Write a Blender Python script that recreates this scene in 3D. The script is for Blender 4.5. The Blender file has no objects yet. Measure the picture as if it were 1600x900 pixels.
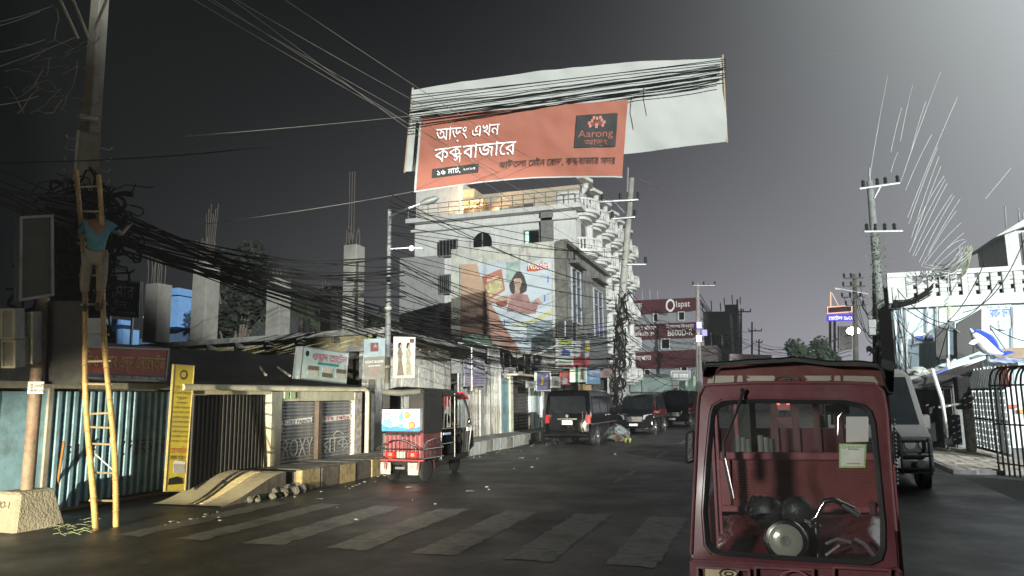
import bpy, bmesh, math, random
from mathutils import Vector, Matrix, noise
from mathutils.geometry import tessellate_polygon
random.seed(7)
C = bpy.context.scene.collection
SC = bpy.context.scene
rad = math.radians
V = Vector

# ---------------------------------------------------------------- camera
CH = 1.8                                   # camera height above the road
F_PX, HOR, VPX, ROLL = 1150.0, 622.0, 1190.0, 0.012
TH = math.atan((HOR-450)/F_PX); PSI = math.atan((VPX-800)/F_PX*math.cos(TH))
cF = V((-math.sin(PSI)*math.cos(TH), math.cos(PSI)*math.cos(TH), math.sin(TH)))
_r = V((math.cos(PSI), math.sin(PSI), 0)); _u = _r.cross(cF)
cR = _r*math.cos(ROLL)-_u*math.sin(ROLL); cU = _u*math.cos(ROLL)+_r*math.sin(ROLL)
cam = bpy.data.cameras.new('camera'); co = bpy.data.objects.new('camera', cam); C.objects.link(co)
cam.sensor_width = 36; cam.lens = 36*F_PX/1600; cam.clip_end = 3000; cam.clip_start = .05
m4 = Matrix((cR, cU, -cF)).transposed().to_4x4(); m4.translation = V((0, 0, CH)); co.matrix_world = m4
SC.camera = co

# ---------------------------------------------------------------- sky and exposure
SC.view_settings.view_transform = 'Standard'; SC.view_settings.look = 'None'
SC.view_settings.exposure = 0; SC.view_settings.gamma = 1
w = bpy.data.worlds.new('World'); SC.world = w; w.use_nodes = True
nt = w.node_tree; nt.nodes.clear()
def glow_sky(nt):
    N = nt.nodes; L = nt.links
    tc = N.new('ShaderNodeTexCoord'); out = N.new('ShaderNodeOutputWorld'); bg = N.new('ShaderNodeBackground')
    def lobe(d, lo, hi, p):                 # town glow in the hazy night air round a direction
        vm = N.new('ShaderNodeVectorMath'); vm.operation = 'DOT_PRODUCT'
        L.new(tc.outputs['Generated'], vm.inputs[0]); vm.inputs[1].default_value = V(d).normalized()
        mr = N.new('ShaderNodeMapRange'); mr.inputs['From Min'].default_value = lo; mr.inputs['From Max'].default_value = hi
        L.new(vm.outputs['Value'], mr.inputs['Value'])
        pw = N.new('ShaderNodeMath'); pw.operation = 'POWER'; pw.inputs[1].default_value = p
        L.new(mr.outputs['Result'], pw.inputs[0]); return pw.outputs[0]
    def mulc(f, c):
        m = N.new('ShaderNodeVectorMath'); m.operation = 'SCALE'; m.inputs[0].default_value = c
        L.new(f, m.inputs['Scale']); return m.outputs[0]
    def add(a, b):
        m = N.new('ShaderNodeVectorMath'); m.operation = 'ADD'; L.new(a, m.inputs[0]); L.new(b, m.inputs[1]); return m.outputs[0]
    a = mulc(lobe((.592, .626, .508), 0, 1.0, 11.55), (1.16, 1.25, 1.26))
    b = mulc(lobe((.064, .8635, -.50), .007, 1.0, 5.73), (.87, .86, .96))
    nz = N.new('ShaderNodeTexNoise'); nz.inputs['Scale'].default_value = 1.7; nz.inputs['Detail'].default_value = 3
    L.new(tc.outputs['Generated'], nz.inputs['Vector'])
    mr = N.new('ShaderNodeMapRange'); mr.inputs['To Min'].default_value = .84; mr.inputs['To Max'].default_value = 1.16
    L.new(nz.outputs['Fac'], mr.inputs['Value'])
    s = add(a, b)
    k = N.new('ShaderNodeVectorMath'); k.operation = 'SCALE'; L.new(s, k.inputs[0]); L.new(mr.outputs[0], k.inputs['Scale'])
    base = N.new('ShaderNodeVectorMath'); base.operation = 'ADD'; L.new(k.outputs[0], base.inputs[0])
    base.inputs[1].default_value = (.0018, .002, .0026)
    L.new(base.outputs[0], bg.inputs['Color']); bg.inputs['Strength'].default_value = 1.0
    L.new(bg.outputs[0], out.inputs['Surface'])
glow_sky(nt)

# ---------------------------------------------------------------- night lamps
def spot(name, loc, tgt, power, half, blend, col, size=.05):
    l = bpy.data.lights.new(name, 'SPOT'); l.energy = power; l.spot_size = rad(half*2); l.spot_blend = blend
    l.color = col; l.shadow_soft_size = size
    o = bpy.data.objects.new(name, l); C.objects.link(o); o.location = loc
    o.rotation_euler = (V(tgt)-V(loc)).to_track_quat('-Z', 'Y').to_euler(); return o
def point(name, loc, power, col, size=.1):
    l = bpy.data.lights.new(name, 'POINT'); l.energy = power; l.color = col; l.shadow_soft_size = size
    o = bpy.data.objects.new(name, l); C.objects.link(o); o.location = loc; return o
# headlights of a vehicle waiting behind, on the left
spot('headlight_beam', (-4.6, -14, 1.2), (-9.6, 14, -5.4), 88000, 17, .25, (1, .87, .60), .07)
# main beam of a high vehicle standing behind the camera
spot('high_beam', (-2.5, -9, 3.2), (-8.8, 28, 3.4), 42000, 10.8, .35, (.98, 1, .92), .12)
# added fill lamp with no real source, brightens the red rickshaw
spot('rickshaw_fill_lamp', (-3.6, -2.4, 3.0), (.12, 4.7, 1.25), 1500, 10, .5, (1, .97, .93), .25)
# flood lamp on a high mast far behind and to the right of the camera
FL = V((60, -60, 25)); _a = rad(34.6); _e = rad(-1)
spot('flood_lamp', FL, FL+V((-math.sin(_a)*math.cos(_e), math.cos(_a)*math.cos(_e), math.sin(_e)))*100, 950000, 13.8, .10, (.95, 1, .97), .35)
# street lamp above the right kerb
spot('street_lamp_beam', (10.5, 6.5, 9.5), (7.5, 27, 2.6), 13000, 24, .10, (.86, .95, 1), .06)

# ---------------------------------------------------------------- helpers
def ray(px, py): return cF+cR*((px-800)/F_PX)+cU*((450-py)/F_PX)
def at(px, py, X=None, Y=None, Z=None, D=None):
    v = ray(px, py)
    t = X/v.x if X is not None else Y/v.y if Y is not None else (Z-CH)/v.z if Z is not None else D
    return V((0, 0, CH))+v*t

_m = {}
def mat(name, col, rough=.65, metal=0, var=.22, scale=4, bump=.15, streak=0, dirt=None, dirt_amt=.45, emit=0, ecol=None, spec=.5, coat=0):
    if name in _m: return _m[name]
    m = bpy.data.materials.new(name); m.use_nodes = True; nt = m.node_tree; N = nt.nodes; L = nt.links
    p = N['Principled BSDF']; tc = N.new('ShaderNodeTexCoord'); mp = N.new('ShaderNodeMapping')
    L.new(tc.outputs['Object'], mp.inputs['Vector'])
    n = N.new('ShaderNodeTexNoise'); n.inputs['Scale'].default_value = scale; n.inputs['Detail'].default_value = 6; n.inputs['Roughness'].default_value = .65
    L.new(mp.outputs[0], n.inputs['Vector'])
    r = N.new('ShaderNodeValToRGB'); r.color_ramp.elements[0].position = .32; r.color_ramp.elements[1].position = .68
    c = V(col[:3])
    r.color_ramp.elements[0].color = (*[max(0, x*(1-var)) for x in c], 1); r.color_ramp.elements[1].color = (*[min(1, x*(1+var)) for x in c], 1)
    L.new(n.outputs['Fac'], r.inputs['Fac']); cout = r.outputs['Color']
    if dirt is not None:
        mp2 = N.new('ShaderNodeMapping'); L.new(tc.outputs['Object'], mp2.inputs['Vector'])
        if streak: mp2.inputs['Scale'].default_value = (1, 1, streak)
        n2 = N.new('ShaderNodeTexNoise'); n2.inputs['Scale'].default_value = 1.6*(3 if streak else 1); n2.inputs['Detail'].default_value = 8; n2.inputs['Roughness'].default_value = .7
        L.new(mp2.outputs[0], n2.inputs['Vector'])
        mr = N.new('ShaderNodeMapRange'); mr.inputs['From Min'].default_value = .5; mr.inputs['From Max'].default_value = .72; mr.inputs['To Max'].default_value = dirt_amt*1.6
        L.new(n2.outputs['Fac'], mr.inputs['Value'])
        mx = N.new('ShaderNodeMix'); mx.data_type = 'RGBA'; L.new(mr.outputs[0], mx.inputs['Factor']); L.new(cout, mx.inputs['A']); mx.inputs['B'].default_value = (*dirt, 1)
        cout = mx.outputs['Result']
    L.new(cout, p.inputs['Base Color'])
    p.inputs['Roughness'].default_value = rough; p.inputs['Metallic'].default_value = metal; p.inputs['Specular IOR Level'].default_value = spec
    if coat: p.inputs['Coat Weight'].default_value = coat; p.inputs['Coat Roughness'].default_value = .12
    if emit: p.inputs['Emission Color'].default_value = (*(ecol or col), 1); p.inputs['Emission Strength'].default_value = emit
    if bump:
        nb = N.new('ShaderNodeTexNoise'); nb.inputs['Scale'].default_value = scale*7; nb.inputs['Detail'].default_value = 5; L.new(tc.outputs['Object'], nb.inputs['Vector'])
        b = N.new('ShaderNodeBump'); b.inputs['Strength'].default_value = bump; b.inputs['Distance'].default_value = .02; L.new(nb.outputs['Fac'], b.inputs['Height'])
        L.new(b.outputs[0], p.inputs['Normal'])
        mr = N.new('ShaderNodeMapRange'); mr.inputs['To Min'].default_value = max(0, rough-.12); mr.inputs['To Max'].default_value = min(1, rough+.12)
        L.new(n.outputs['Fac'], mr.inputs['Value']); L.new(mr.outputs[0], p.inputs['Roughness'])
    _m[name] = m; return m
def glass(name, tint=(.9, .95, .95), dusty=.06, ior=1.45):
    if name in _m: return _m[name]
    m = bpy.data.materials.new(name); m.use_nodes = True; nt = m.node_tree; N = nt.nodes; L = nt.links; N.clear()
    o = N.new('ShaderNodeOutputMaterial'); t = N.new('ShaderNodeBsdfTransparent'); t.inputs[0].default_value = (*tint, 1)
    g = N.new('ShaderNodeBsdfGlossy'); g.inputs['Roughness'].default_value = .03; f = N.new('ShaderNodeFresnel'); f.inputs[0].default_value = ior
    m1 = N.new('ShaderNodeMixShader'); L.new(f.outputs[0], m1.inputs[0]); L.new(t.outputs[0], m1.inputs[1]); L.new(g.outputs[0], m1.inputs[2])
    d = N.new('ShaderNodeBsdfDiffuse'); d.inputs[0].default_value = (.5, .52, .5, 1); m2 = N.new('ShaderNodeMixShader')
    tc = N.new('ShaderNodeTexCoord'); n = N.new('ShaderNodeTexNoise'); n.inputs['Scale'].default_value = 3; n.inputs['Detail'].default_value = 6
    L.new(tc.outputs['Object'], n.inputs['Vector']); mr = N.new('ShaderNodeMapRange'); mr.inputs['From Min'].default_value = .3; mr.inputs['To Max'].default_value = dusty*2
    L.new(n.outputs[0], mr.inputs[0]); L.new(mr.outputs[0], m2.inputs[0]); L.new(m1.outputs[0], m2.inputs[1]); L.new(d.outputs[0], m2.inputs[2])
    L.new(m2.outputs[0], o.inputs[0]); _m[name] = m; return m

class MB:
    def __init__(s): s.v = []; s.f = []
    def quad(s, *p):
        n = len(s.v); s.v += [V(x) for x in p]; s.f.append(tuple(range(n, n+len(p)))); return s
    def prism(s, pts, ext):
        n = len(s.v); k = len(pts); pts = [V(p) for p in pts]; ext = V(ext)
        s.v += pts+[p+ext for p in pts]
        s.f.append(tuple(range(n+k-1, n-1, -1))); s.f.append(tuple(range(n+k, n+2*k)))
        for i in range(k): j = (i+1) % k; s.f.append((n+i, n+j, n+k+j, n+k+i))
        return s
    def box(s, a, b, m=None):
        a = V(a); b = V(b); P = [V((x, y, z)) for x, y, z in ((a.x, a.y, a.z), (b.x, a.y, a.z), (b.x, b.y, a.z), (a.x, b.y, a.z), (a.x, a.y, b.z), (b.x, a.y, b.z), (b.x, b.y, b.z), (a.x, b.y, b.z))]
        if m is not None: P = [m @ p for p in P]
        n = len(s.v); s.v += P
        s.f += [tuple(n+i for i in q) for q in ((3, 2, 1, 0), (4, 5, 6, 7), (0, 1, 5, 4), (1, 2, 6, 5), (2, 3, 7, 6), (3, 0, 4, 7))]; return s
    def tube(s, pts, r, n=8, cap=True):
        pts = [V(p) for p in pts]; base = len(s.v); prev = None; k = len(pts)
        for i, p in enumerate(pts):
            t = (pts[min(i+1, k-1)]-pts[max(i-1, 0)]).normalized()
            if prev is None: a = t.orthogonal().normalized()
            else:
                a = prev-t*prev.dot(t); a = a.normalized() if a.length > 1e-6 else t.orthogonal().normalized()
            prev = a; b = t.cross(a); rr = r[i] if isinstance(r, (list, tuple)) else r
            for j in range(n): q = 2*math.pi*j/n; s.v.append(p+(a*math.cos(q)+b*math.sin(q))*rr)
        for i in range(k-1):
            for j in range(n): j2 = (j+1) % n; s.f.append((base+i*n+j, base+i*n+j2, base+(i+1)*n+j2, base+(i+1)*n+j))
        if cap: s.f.append(tuple(base+j for j in range(n-1, -1, -1))); s.f.append(tuple(base+(k-1)*n+j for j in range(n)))
        return s
    def lathe(s, c, axis, prof, n=20):      # prof: (distance along axis, radius)
        axis = V(axis).normalized(); a = axis.orthogonal().normalized(); b = axis.cross(a); base = len(s.v); c = V(c)
        for d, r in prof:
            for j in range(n): q = 2*math.pi*j/n; s.v.append(c+axis*d+(a*math.cos(q)+b*math.sin(q))*max(r, 1e-4))
        for i in range(len(prof)-1):
            for j in range(n): j2 = (j+1) % n; s.f.append((base+i*n+j, base+i*n+j2, base+(i+1)*n+j2, base+(i+1)*n+j))
        s.f.append(tuple(base+j for j in range(n-1, -1, -1))); s.f.append(tuple(base+(len(prof)-1)*n+j for j in range(n))); return s
    def ball(s, c, r, nu=12, nv=8, m=None):
        c = V(c); r = V(r) if not isinstance(r, (int, float)) else V((r, r, r)); base = len(s.v)
        for i in range(nv+1):
            t = math.pi*i/nv
            for j in range(nu):
                q = 2*math.pi*j/nu; p = V((r.x*math.sin(t)*math.cos(q), r.y*math.sin(t)*math.sin(q), r.z*math.cos(t)))
                s.v.append(c+(m @ p if m is not None else p))
        for i in range(nv):
            for j in range(nu): j2 = (j+1) % nu; s.f.append((base+i*nu+j, base+(i+1)*nu+j, base+(i+1)*nu+j2, base+i*nu+j2))
        return s
    def grid(s, fn, nu, nv, thick=None):
        base = len(s.v)
        for i in range(nv+1):
            for j in range(nu+1): s.v.append(V(fn(j/nu, i/nv)))
        for i in range(nv):
            for j in range(nu): a = base+i*(nu+1)+j; s.f.append((a, a+1, a+nu+2, a+nu+1))
        return s
    def mesh(s, name, smooth=False, off=V((0, 0, 0)), inv=None, bevel=0, weld=False, seg=1):
        me = bpy.data.meshes.new(name)
        vs = [(inv @ v if inv is not None else v)-off for v in s.v]
        me.from_pydata([tuple(v) for v in vs], [], s.f)
        bm = bmesh.new(); bm.from_mesh(me)
        if weld: bmesh.ops.remove_doubles(bm, verts=bm.verts, dist=1e-4)
        bmesh.ops.recalc_face_normals(bm, faces=bm.faces)
        if bevel:
            bmesh.ops.bevel(bm, geom=[e for e in bm.edges if e.is_manifold and e.calc_face_angle(0) > .35], offset=bevel, segments=seg, affect='EDGES', clamp_overlap=True)
        bm.to_mesh(me); bm.free()
        if smooth:
            for p in me.polygons: p.use_smooth = True
            if smooth != 'all':
                me.set_sharp_from_angle(angle=rad(40))
        return me
    def build(s, name, m, parent=None, world=True, smooth=False, bevel=0, weld=False, seg=1, label=None, **tags):
        off = V((0, 0, 0))
        if parent is None:
            if s.v:
                off = V((sum(v.x for v in s.v)/len(s.v), sum(v.y for v in s.v)/len(s.v), min(v.z for v in s.v)))
            me = s.mesh(name, smooth, off, None, bevel, weld, seg)
            o = bpy.data.objects.new(name, me); o.location = off; WM[o.name] = Matrix.Translation(off)
        else:
            inv = WM[parent.name].inverted() if world else None
            me = s.mesh(name, smooth, off, inv, bevel, weld, seg); o = bpy.data.objects.new(name, me); o.parent = parent; WM[o.name] = WM[parent.name]
        me.materials.append(m); C.objects.link(o)
        if label: o['label'] = label
        for k, v in tags.items(): o[k] = v
        return o
WM = {}
def thing(name, label, cat, loc=(0, 0, 0), rz=0, group=None):
    o = bpy.data.objects.new(name, None); C.objects.link(o); o.location = loc; o.rotation_euler = (0, 0, rz); o.empty_display_size = .3
    WM[o.name] = Matrix.Translation(V(loc)) @ Matrix.Rotation(rz, 4, 'Z')
    o['label'] = label; o['category'] = cat
    if group: o['group'] = group
    return o
def tag(o, label, cat, group=None):
    o['label'] = label; o['category'] = cat
    if group: o['group'] = group
    return o
def kids(o): return [c for c in C.objects if c.parent == o]
def dup(root, loc=None, rz=None, label=None, group=None, parent=None):
    c = root.copy(); C.objects.link(c)
    if parent is not None: c.parent = parent
    if loc is not None: c.location = loc
    if rz is not None: c.rotation_euler = (0, 0, rz)
    if label: c['label'] = label
    if group: c['group'] = group
    for k in kids(root): dup(k, parent=c)
    return c
def piece(src, name, parent, loc, mat3=None):   # alike piece sharing mesh data, at a place in its parent's frame
    o = bpy.data.objects.new(name, src); C.objects.link(o); o.parent = parent
    o.matrix_basis = Matrix.Translation(V(loc)) @ (mat3.to_4x4() if mat3 is not None else Matrix()); WM[o.name] = WM[parent.name]; return o

# lettering -----------------------------------------------------------------
_g = {}
def glyph(ch):
    if ch in _g: return _g[ch]
    def curve(t):
        c = bpy.data.curves.new('t', 'FONT'); c.body = t; c.size = 1; o = bpy.data.objects.new('t', c); C.objects.link(o)
        bpy.context.view_layer.update(); dg = bpy.context.evaluated_depsgraph_get()
        k = o.evaluated_get(dg).to_curve(dg); S = []
        for sp in k.splines:
            pts = []; b = sp.bezier_points; n = len(b)
            if n:
                for i in range(n):
                    p0 = b[i].co; h0 = b[i].handle_right; h1 = b[(i+1) % n].handle_left; p1 = b[(i+1) % n].co
                    st = 1 if (h0-p0).cross(p1-p0).length < 1e-4 and (h1-p0).cross(p1-p0).length < 1e-4 else 3
                    for q in range(st):
                        t_ = q/st; u = 1-t_
                        pts.append((p0*u**3+h0*3*u*u*t_+h1*3*u*t_*t_+p1*t_**3).to_2d())
            else: pts = [V(p.co[:2]) for p in sp.points]
            if len(pts) > 2: S.append(pts)
        o.evaluated_get(dg).to_curve_clear(); bpy.data.objects.remove(o); bpy.data.curves.remove(c); return S
    def area(p): return sum(p[i].x*p[(i+1) % len(p)].y-p[(i+1) % len(p)].x*p[i].y for i in range(len(p)))/2
    def inside(q, p):
        r = False
        for i in range(len(p)):
            a = p[i]; b = p[i-1]
            if (a.y > q.y) != (b.y > q.y) and q.x < (b.x-a.x)*(q.y-a.y)/(b.y-a.y)+a.x: r = not r
        return r
    S = curve(ch) if ch.strip() else []
    Ibar = min(p.x for s in curve('I') for p in s); adv = min(p.x for p in curve(ch+'I')[-1])-Ibar
    if ch == ' ': adv = .3
    polys = []
    if S:
        big = max(S, key=lambda p: abs(area(p))); sg = 1 if area(big) > 0 else -1
        outs = [p for p in S if area(p)*sg > 0]; holes = [p for p in S if area(p)*sg <= 0]; H = [[] for _ in outs]
        for h in holes:
            c = [i for i, o in enumerate(outs) if inside(h[0], o)]
            if c: H[min(c, key=lambda i: abs(area(outs[i])))].append(h)
        for o, hs in zip(outs, H):
            loops = [[V((p.x, p.y, 0)) for p in l] for l in [o]+hs]
            polys.append(([p for l in loops for p in l], tessellate_polygon(loops)))
    _g[ch] = (polys, adv); return _g[ch]
def visual(s):                             # Bengali vowel signs in the order they are drawn
    cl = []; i = 0
    while i < len(s):
        if s[i] == '{': j = s.index('}', i)+1; cl.append(s[i:j]); i = j
        else: cl.append(s[i]); i += 1
    out = []
    for c in cl:
        if c in ('\u09bf', '\u09c7', '\u09c8') and out: out.insert(len(out)-1, c)
        elif c == '\u09cb' and out: out.insert(len(out)-1, '\u09c7'); out.append('\u09be')
        else: out.append(c)
    return ''.join(out)
def layout(s):
    s = visual(s)
    out = []; x = 0; i = 0                 # (char, x, y, sx, sy)
    while i < len(s):
        c = s[i]
        if c == '{':
            j = s.index('}', i); a, b = s[i+1], s[i+2]; wa = glyph(a)[1]
            out.append((a, x, .12, .82, .82)); out.append((b, x+wa*.34, -.12, .66, .66)); x += wa*.98; i = j+1; continue
        if c == '^': out.append(('/', x-.34, .52, .55, .42)); i += 1; continue
        out.append((c, x, 0, 1, 1)); x += glyph(c)[1]; i += 1
    return out, x
class Sheet:
    def __init__(s, BL, BR, TR, TL, fn=None):
        s.q = [V(p) for p in (BL, BR, TR, TL)]; BL, BR, TR, TL = s.q
        s.W = ((BR-BL).length+(TR-TL).length)/2; s.H = ((TL-BL).length+(TR-BR).length)/2
        s.n = (BR-BL).cross(TL-BL).normalized(); s.fn = fn
        c = (BL+BR+TR+TL)/4
        if s.n.dot(V((0, 0, CH))-c) < 0: s.n = -s.n
    def pt(s, u, v, off=0):
        BL, BR, TR, TL = s.q; p = (BL*(1-u)+BR*u)*(1-v)+(TL*(1-u)+TR*u)*v
        if s.fn: p = p+s.fn(u, v)
        return p+s.n*off
    def board(s, name, m, parent=None, t=.05, off=0, u0=0, v0=0, u1=1, v1=1, **k):
        return MB().prism([s.pt(u0, v0, off), s.pt(u1, v0, off), s.pt(u1, v1, off), s.pt(u0, v1, off)], -s.n*t).build(name, m, parent, **k)
    def frame(s, name, m, parent, wd=.04, t=.06, off=.02):
        mb = MB(); a = wd/s.W; b = wd/s.H
        for u0, v0, u1, v1 in ((0, 0, 1, b), (0, 1-b, 1, 1), (0, b, a, 1-b), (1-a, b, 1, 1-b)):
            mb.prism([s.pt(u0, v0, off), s.pt(u1, v0, off), s.pt(u1, v1, off), s.pt(u0, v1, off)], -s.n*t)
        return mb.build(name, m, parent)
    def poly(s, name, m, parent, uv, off=.01, t=.004, nu=0):
        if s.fn:                           # follow the cloth: a fine strip over a quad
            a, b, c, d = uv
            return MB().grid(lambda u, v: s.pt((a[0]*(1-u)+b[0]*u)*(1-v)+(d[0]*(1-u)+c[0]*u)*v, (a[1]*(1-u)+b[1]*u)*(1-v)+(d[1]*(1-u)+c[1]*u)*v, off), 24, 10).build(name, m, parent, smooth=True)
        return MB().prism([s.pt(u, v, off) for u, v in uv], -s.n*t).build(name, m, parent)
    def text(s, txt, m, parent, u, v, h, w=None, off=.02, name='lettering', jit=.0005):
        """txt with its left foot at (u,v); h = letter height in metres, w = width in metres"""
        lay, tot = layout(txt); sx = (w/tot) if w else h/.72; sy = h/.72; mb = MB(); k = 0
        for ch, x, y, a, b in lay:
            for P, T in glyph(ch)[0]:
                n = len(mb.v); k += 1
                for p in P:
                    X = (x+p.x*a)*sx/s.W; Y = (y+p.y*b)*sy/s.H; mb.v.append(s.pt(u+X, v+Y, off+jit*(k % 5)))
                mb.f += [tuple(n+i for i in t) for t in T]
        return mb.build(name, m, parent)
def ring(cu, cv, r, S, n=20, asp=None):
    return [(cu+r*math.cos(2*math.pi*i/n)/S.W, cv+r*math.sin(2*math.pi*i/n)/S.H) for i in range(n)]

def skin(name, J, E, R, m, parent, sub=2):
    """one continuous surface grown round a skeleton"""
    me = bpy.data.meshes.new(name); names = list(J); idx = {n: i for i, n in enumerate(names)}
    me.from_pydata([tuple(J[n]) for n in names], [(idx[a], idx[b]) for a, b in E], [])
    o = bpy.data.objects.new(name, me); C.objects.link(o)
    o.modifiers.new('s', 'SKIN').use_smooth_shade = True
    sv = me.skin_vertices[0].data if me.skin_vertices else None
    if sv is None:
        bm = bmesh.new(); bm.from_mesh(me); bm.verts.layers.skin.verify(); bm.to_mesh(me); bm.free(); sv = me.skin_vertices[0].data
    for i, n in enumerate(names):
        r = R[n]; sv[i].radius = (r, r) if not isinstance(r, tuple) else r; sv[i].use_root = (i == 0)
    md = o.modifiers.new('d', 'SUBSURF'); md.levels = sub; md.render_levels = sub
    bpy.context.view_layer.update(); dg = bpy.context.evaluated_depsgraph_get(); ev = bpy.data.meshes.new_from_object(o.evaluated_get(dg))
    bpy.data.objects.remove(o); ev.name = name; q = bpy.data.objects.new(name, ev); C.objects.link(q); q.parent = parent; WM[q.name] = WM[parent.name]
    ev.materials.clear(); ev.materials.append(m)
    for p in ev.polygons: p.use_smooth = True
    return q

# materials ------------------------------------------------------------------
def asphalt():
    m = bpy.data.materials.new('asphalt'); m.use_nodes = True; nt = m.node_tree; N = nt.nodes; L = nt.links; p = N['Principled BSDF']
    tc = N.new('ShaderNodeTexCoord')
    def nz(sc, det, mapsc=(1, 1, 1), ro=.6):
        mp = N.new('ShaderNodeMapping'); mp.inputs['Scale'].default_value = mapsc; L.new(tc.outputs['Object'], mp.inputs[0])
        n = N.new('ShaderNodeTexNoise'); n.inputs['Scale'].default_value = sc; n.inputs['Detail'].default_value = det; n.inputs['Roughness'].default_value = ro; L.new(mp.outputs[0], n.inputs[0]); return n.outputs['Fac']
    def mix(f, a, b):
        x = N.new('ShaderNodeMix'); x.data_type = 'RGBA'; L.new(f, x.inputs['Factor'])
        for s_, v in (('A', a), ('B', b)):
            if isinstance(v, tuple): x.inputs[s_].default_value = (*v, 1)
            else: L.new(v, x.inputs[s_])
        return x.outputs['Result']
    def rng(f, a, b, c=0, d=1):
        r = N.new('ShaderNodeMapRange'); r.inputs[1].default_value = a; r.inputs[2].default_value = b; r.inputs[3].default_value = c; r.inputs[4].default_value = d; L.new(f, r.inputs[0]); return r.outputs[0]
    base = mix(rng(nz(.45, 7), .35, .65), (.017, .017, .017), (.038, .036, .033))            # worn and newer patches
    base = mix(rng(nz(1.1, 5, (1, .07, 1)), .52, .72, 0, .55), base, (.095, .088, .076))      # dusty tracks along the street
    base = mix(rng(nz(2.2, 8, ro=.75), .56, .70, 0, .7), base, (.11, .10, .085))              # dust
    base = mix(rng(nz(60, 2), .55, .75, 0, .6), base, (.14, .135, .125))                       # stone chips
    v = N.new('ShaderNodeTexVoronoi'); v.feature = 'DISTANCE_TO_EDGE'; v.inputs['Scale'].default_value = .55
    wv = N.new('ShaderNodeVectorMath'); wv.operation = 'ADD'; n3 = N.new('ShaderNodeTexNoise'); n3.inputs['Scale'].default_value = 1.5; n3.inputs['Detail'].default_value = 6
    L.new(tc.outputs['Object'], n3.inputs[0]); L.new(tc.outputs['Object'], wv.inputs[0]); L.new(n3.outputs['Color'], wv.inputs[1]); L.new(wv.outputs[0], v.inputs['Vector'])
    crack = rng(v.outputs['Distance'], .0, .012, 1, 0); base = mix(crack, base, (.012, .012, .012))
    L.new(base, p.inputs['Base Color']); L.new(rng(nz(.8, 6), .3, .7, .34, .62), p.inputs['Roughness']); p.inputs['Specular IOR Level'].default_value = .38
    b = N.new('ShaderNodeBump'); b.inputs['Strength'].default_value = .55; b.inputs['Distance'].default_value = .012; L.new(nz(45, 4), b.inputs['Height'])
    b2 = N.new('ShaderNodeBump'); b2.inputs['Strength'].default_value = .5; b2.inputs['Distance'].default_value = .02; L.new(nz(2.5, 4), b2.inputs['Height']); L.new(b.outputs[0], b2.inputs['Normal']); L.new(b2.outputs[0], p.inputs['Normal'])
    return m
asph = asphalt()
conc = mat('concrete', (.30, .29, .26), .85, var=.25, scale=3, bump=.4, streak=.15, dirt=(.09, .085, .075))
conc_d = mat('dark_concrete', (.13, .125, .11), .9, var=.35, scale=3, bump=.4, streak=.2, dirt=(.04, .04, .035))
steel = mat('galvanised_steel', (.42, .43, .43), .45, .7, var=.2, scale=6, bump=.1, streak=.1, dirt=(.16, .12, .09))
black = mat('black_paint', (.018, .018, .02), .35, var=.3, scale=8, bump=.05)
rubber = mat('black_rubber', (.02, .02, .02), .8, var=.3, scale=9, bump=.2)
cablem = mat('cable_sheath', (.012, .012, .012), .9, var=.4, scale=2, bump=0, spec=.15)
cablel = mat('pale_cable_sheath', (.42, .44, .42), .5, var=.2, scale=2, bump=0)  # on the sky cables this paleness is light put into the colour
white = mat('white_paint', (.74, .75, .73), .6, var=.08, scale=2, bump=.1, streak=.15, dirt=(.35, .34, .30), dirt_amt=.3)
plain_white = mat('white_ink', (.8, .8, .78), .6, var=.04, bump=0)
bamboo = mat('bamboo', (.44, .30, .11), .5, var=.35, scale=6, bump=.3, dirt=(.20, .13, .06), dirt_amt=.6)
chrome = mat('chrome', (.62, .62, .62), .18, 1, var=.08, bump=0)
redp = mat('red_paint', (.135, .040, .046), .48, 0, var=.25, scale=5, bump=.06, dirt=(.15, .085, .075), dirt_amt=.55, coat=.1)
pinkp = mat('faded_pink_paint', (.32, .10, .115), .45, var=.15, scale=5, bump=.05)
darkglass = mat('dark_glass', (.012, .014, .016), .06, var=.2, bump=0, spec=.6)
clear = glass('clear_glass', (.9, .93, .92), .05)
ink = mat('black_ink', (.007, .007, .007), .7, var=.1, bump=0)
redi = mat('red_ink', (.45, .035, .04), .6, var=.1, bump=0)
yeli = mat('yellow_ink', (.62, .42, .04), .6, var=.1, bump=0)
bluei = mat('blue_ink', (.04, .10, .42), .6, var=.1, bump=0)
greeni = mat('green_ink', (.06, .30, .10), .6, var=.1, bump=0)
skinm = mat('skin', (.20, .11, .07), .55, var=.08, bump=0)
hairm = mat('hair', (.012, .011, .01), .6, var=.3, scale=30, bump=.3)

# ================================================================ THE SETTING
def ground_sheet(name, x0, y0, x1, y1, z, m, nx=1, ny=1, amp=0):
    mb = MB().grid(lambda u, v: V((x0+(x1-x0)*u, y0+(y1-y0)*v, z+(amp*noise.noise(V((u*nx*.3, v*ny*.3, 1))) if amp else 0))), nx, ny)
    o = mb.build(name, m); o['kind'] = 'structure'; return o
soil = mat('bare_ground', (.10, .09, .075), .95, var=.35, scale=2, bump=.6, dirt=(.05, .045, .04))
ground_sheet('ground', -900, -300, 900, 1500, -.03, soil)
ground_sheet('road', -11.5, -22, 3.95, 400, 0, asph)
ground_sheet('road_shoulder', 3.95, -22, 5.6, 19.2, -.004, mat('worn_asphalt', (.06, .058, .055), .75, var=.35, scale=3, bump=.6))
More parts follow.
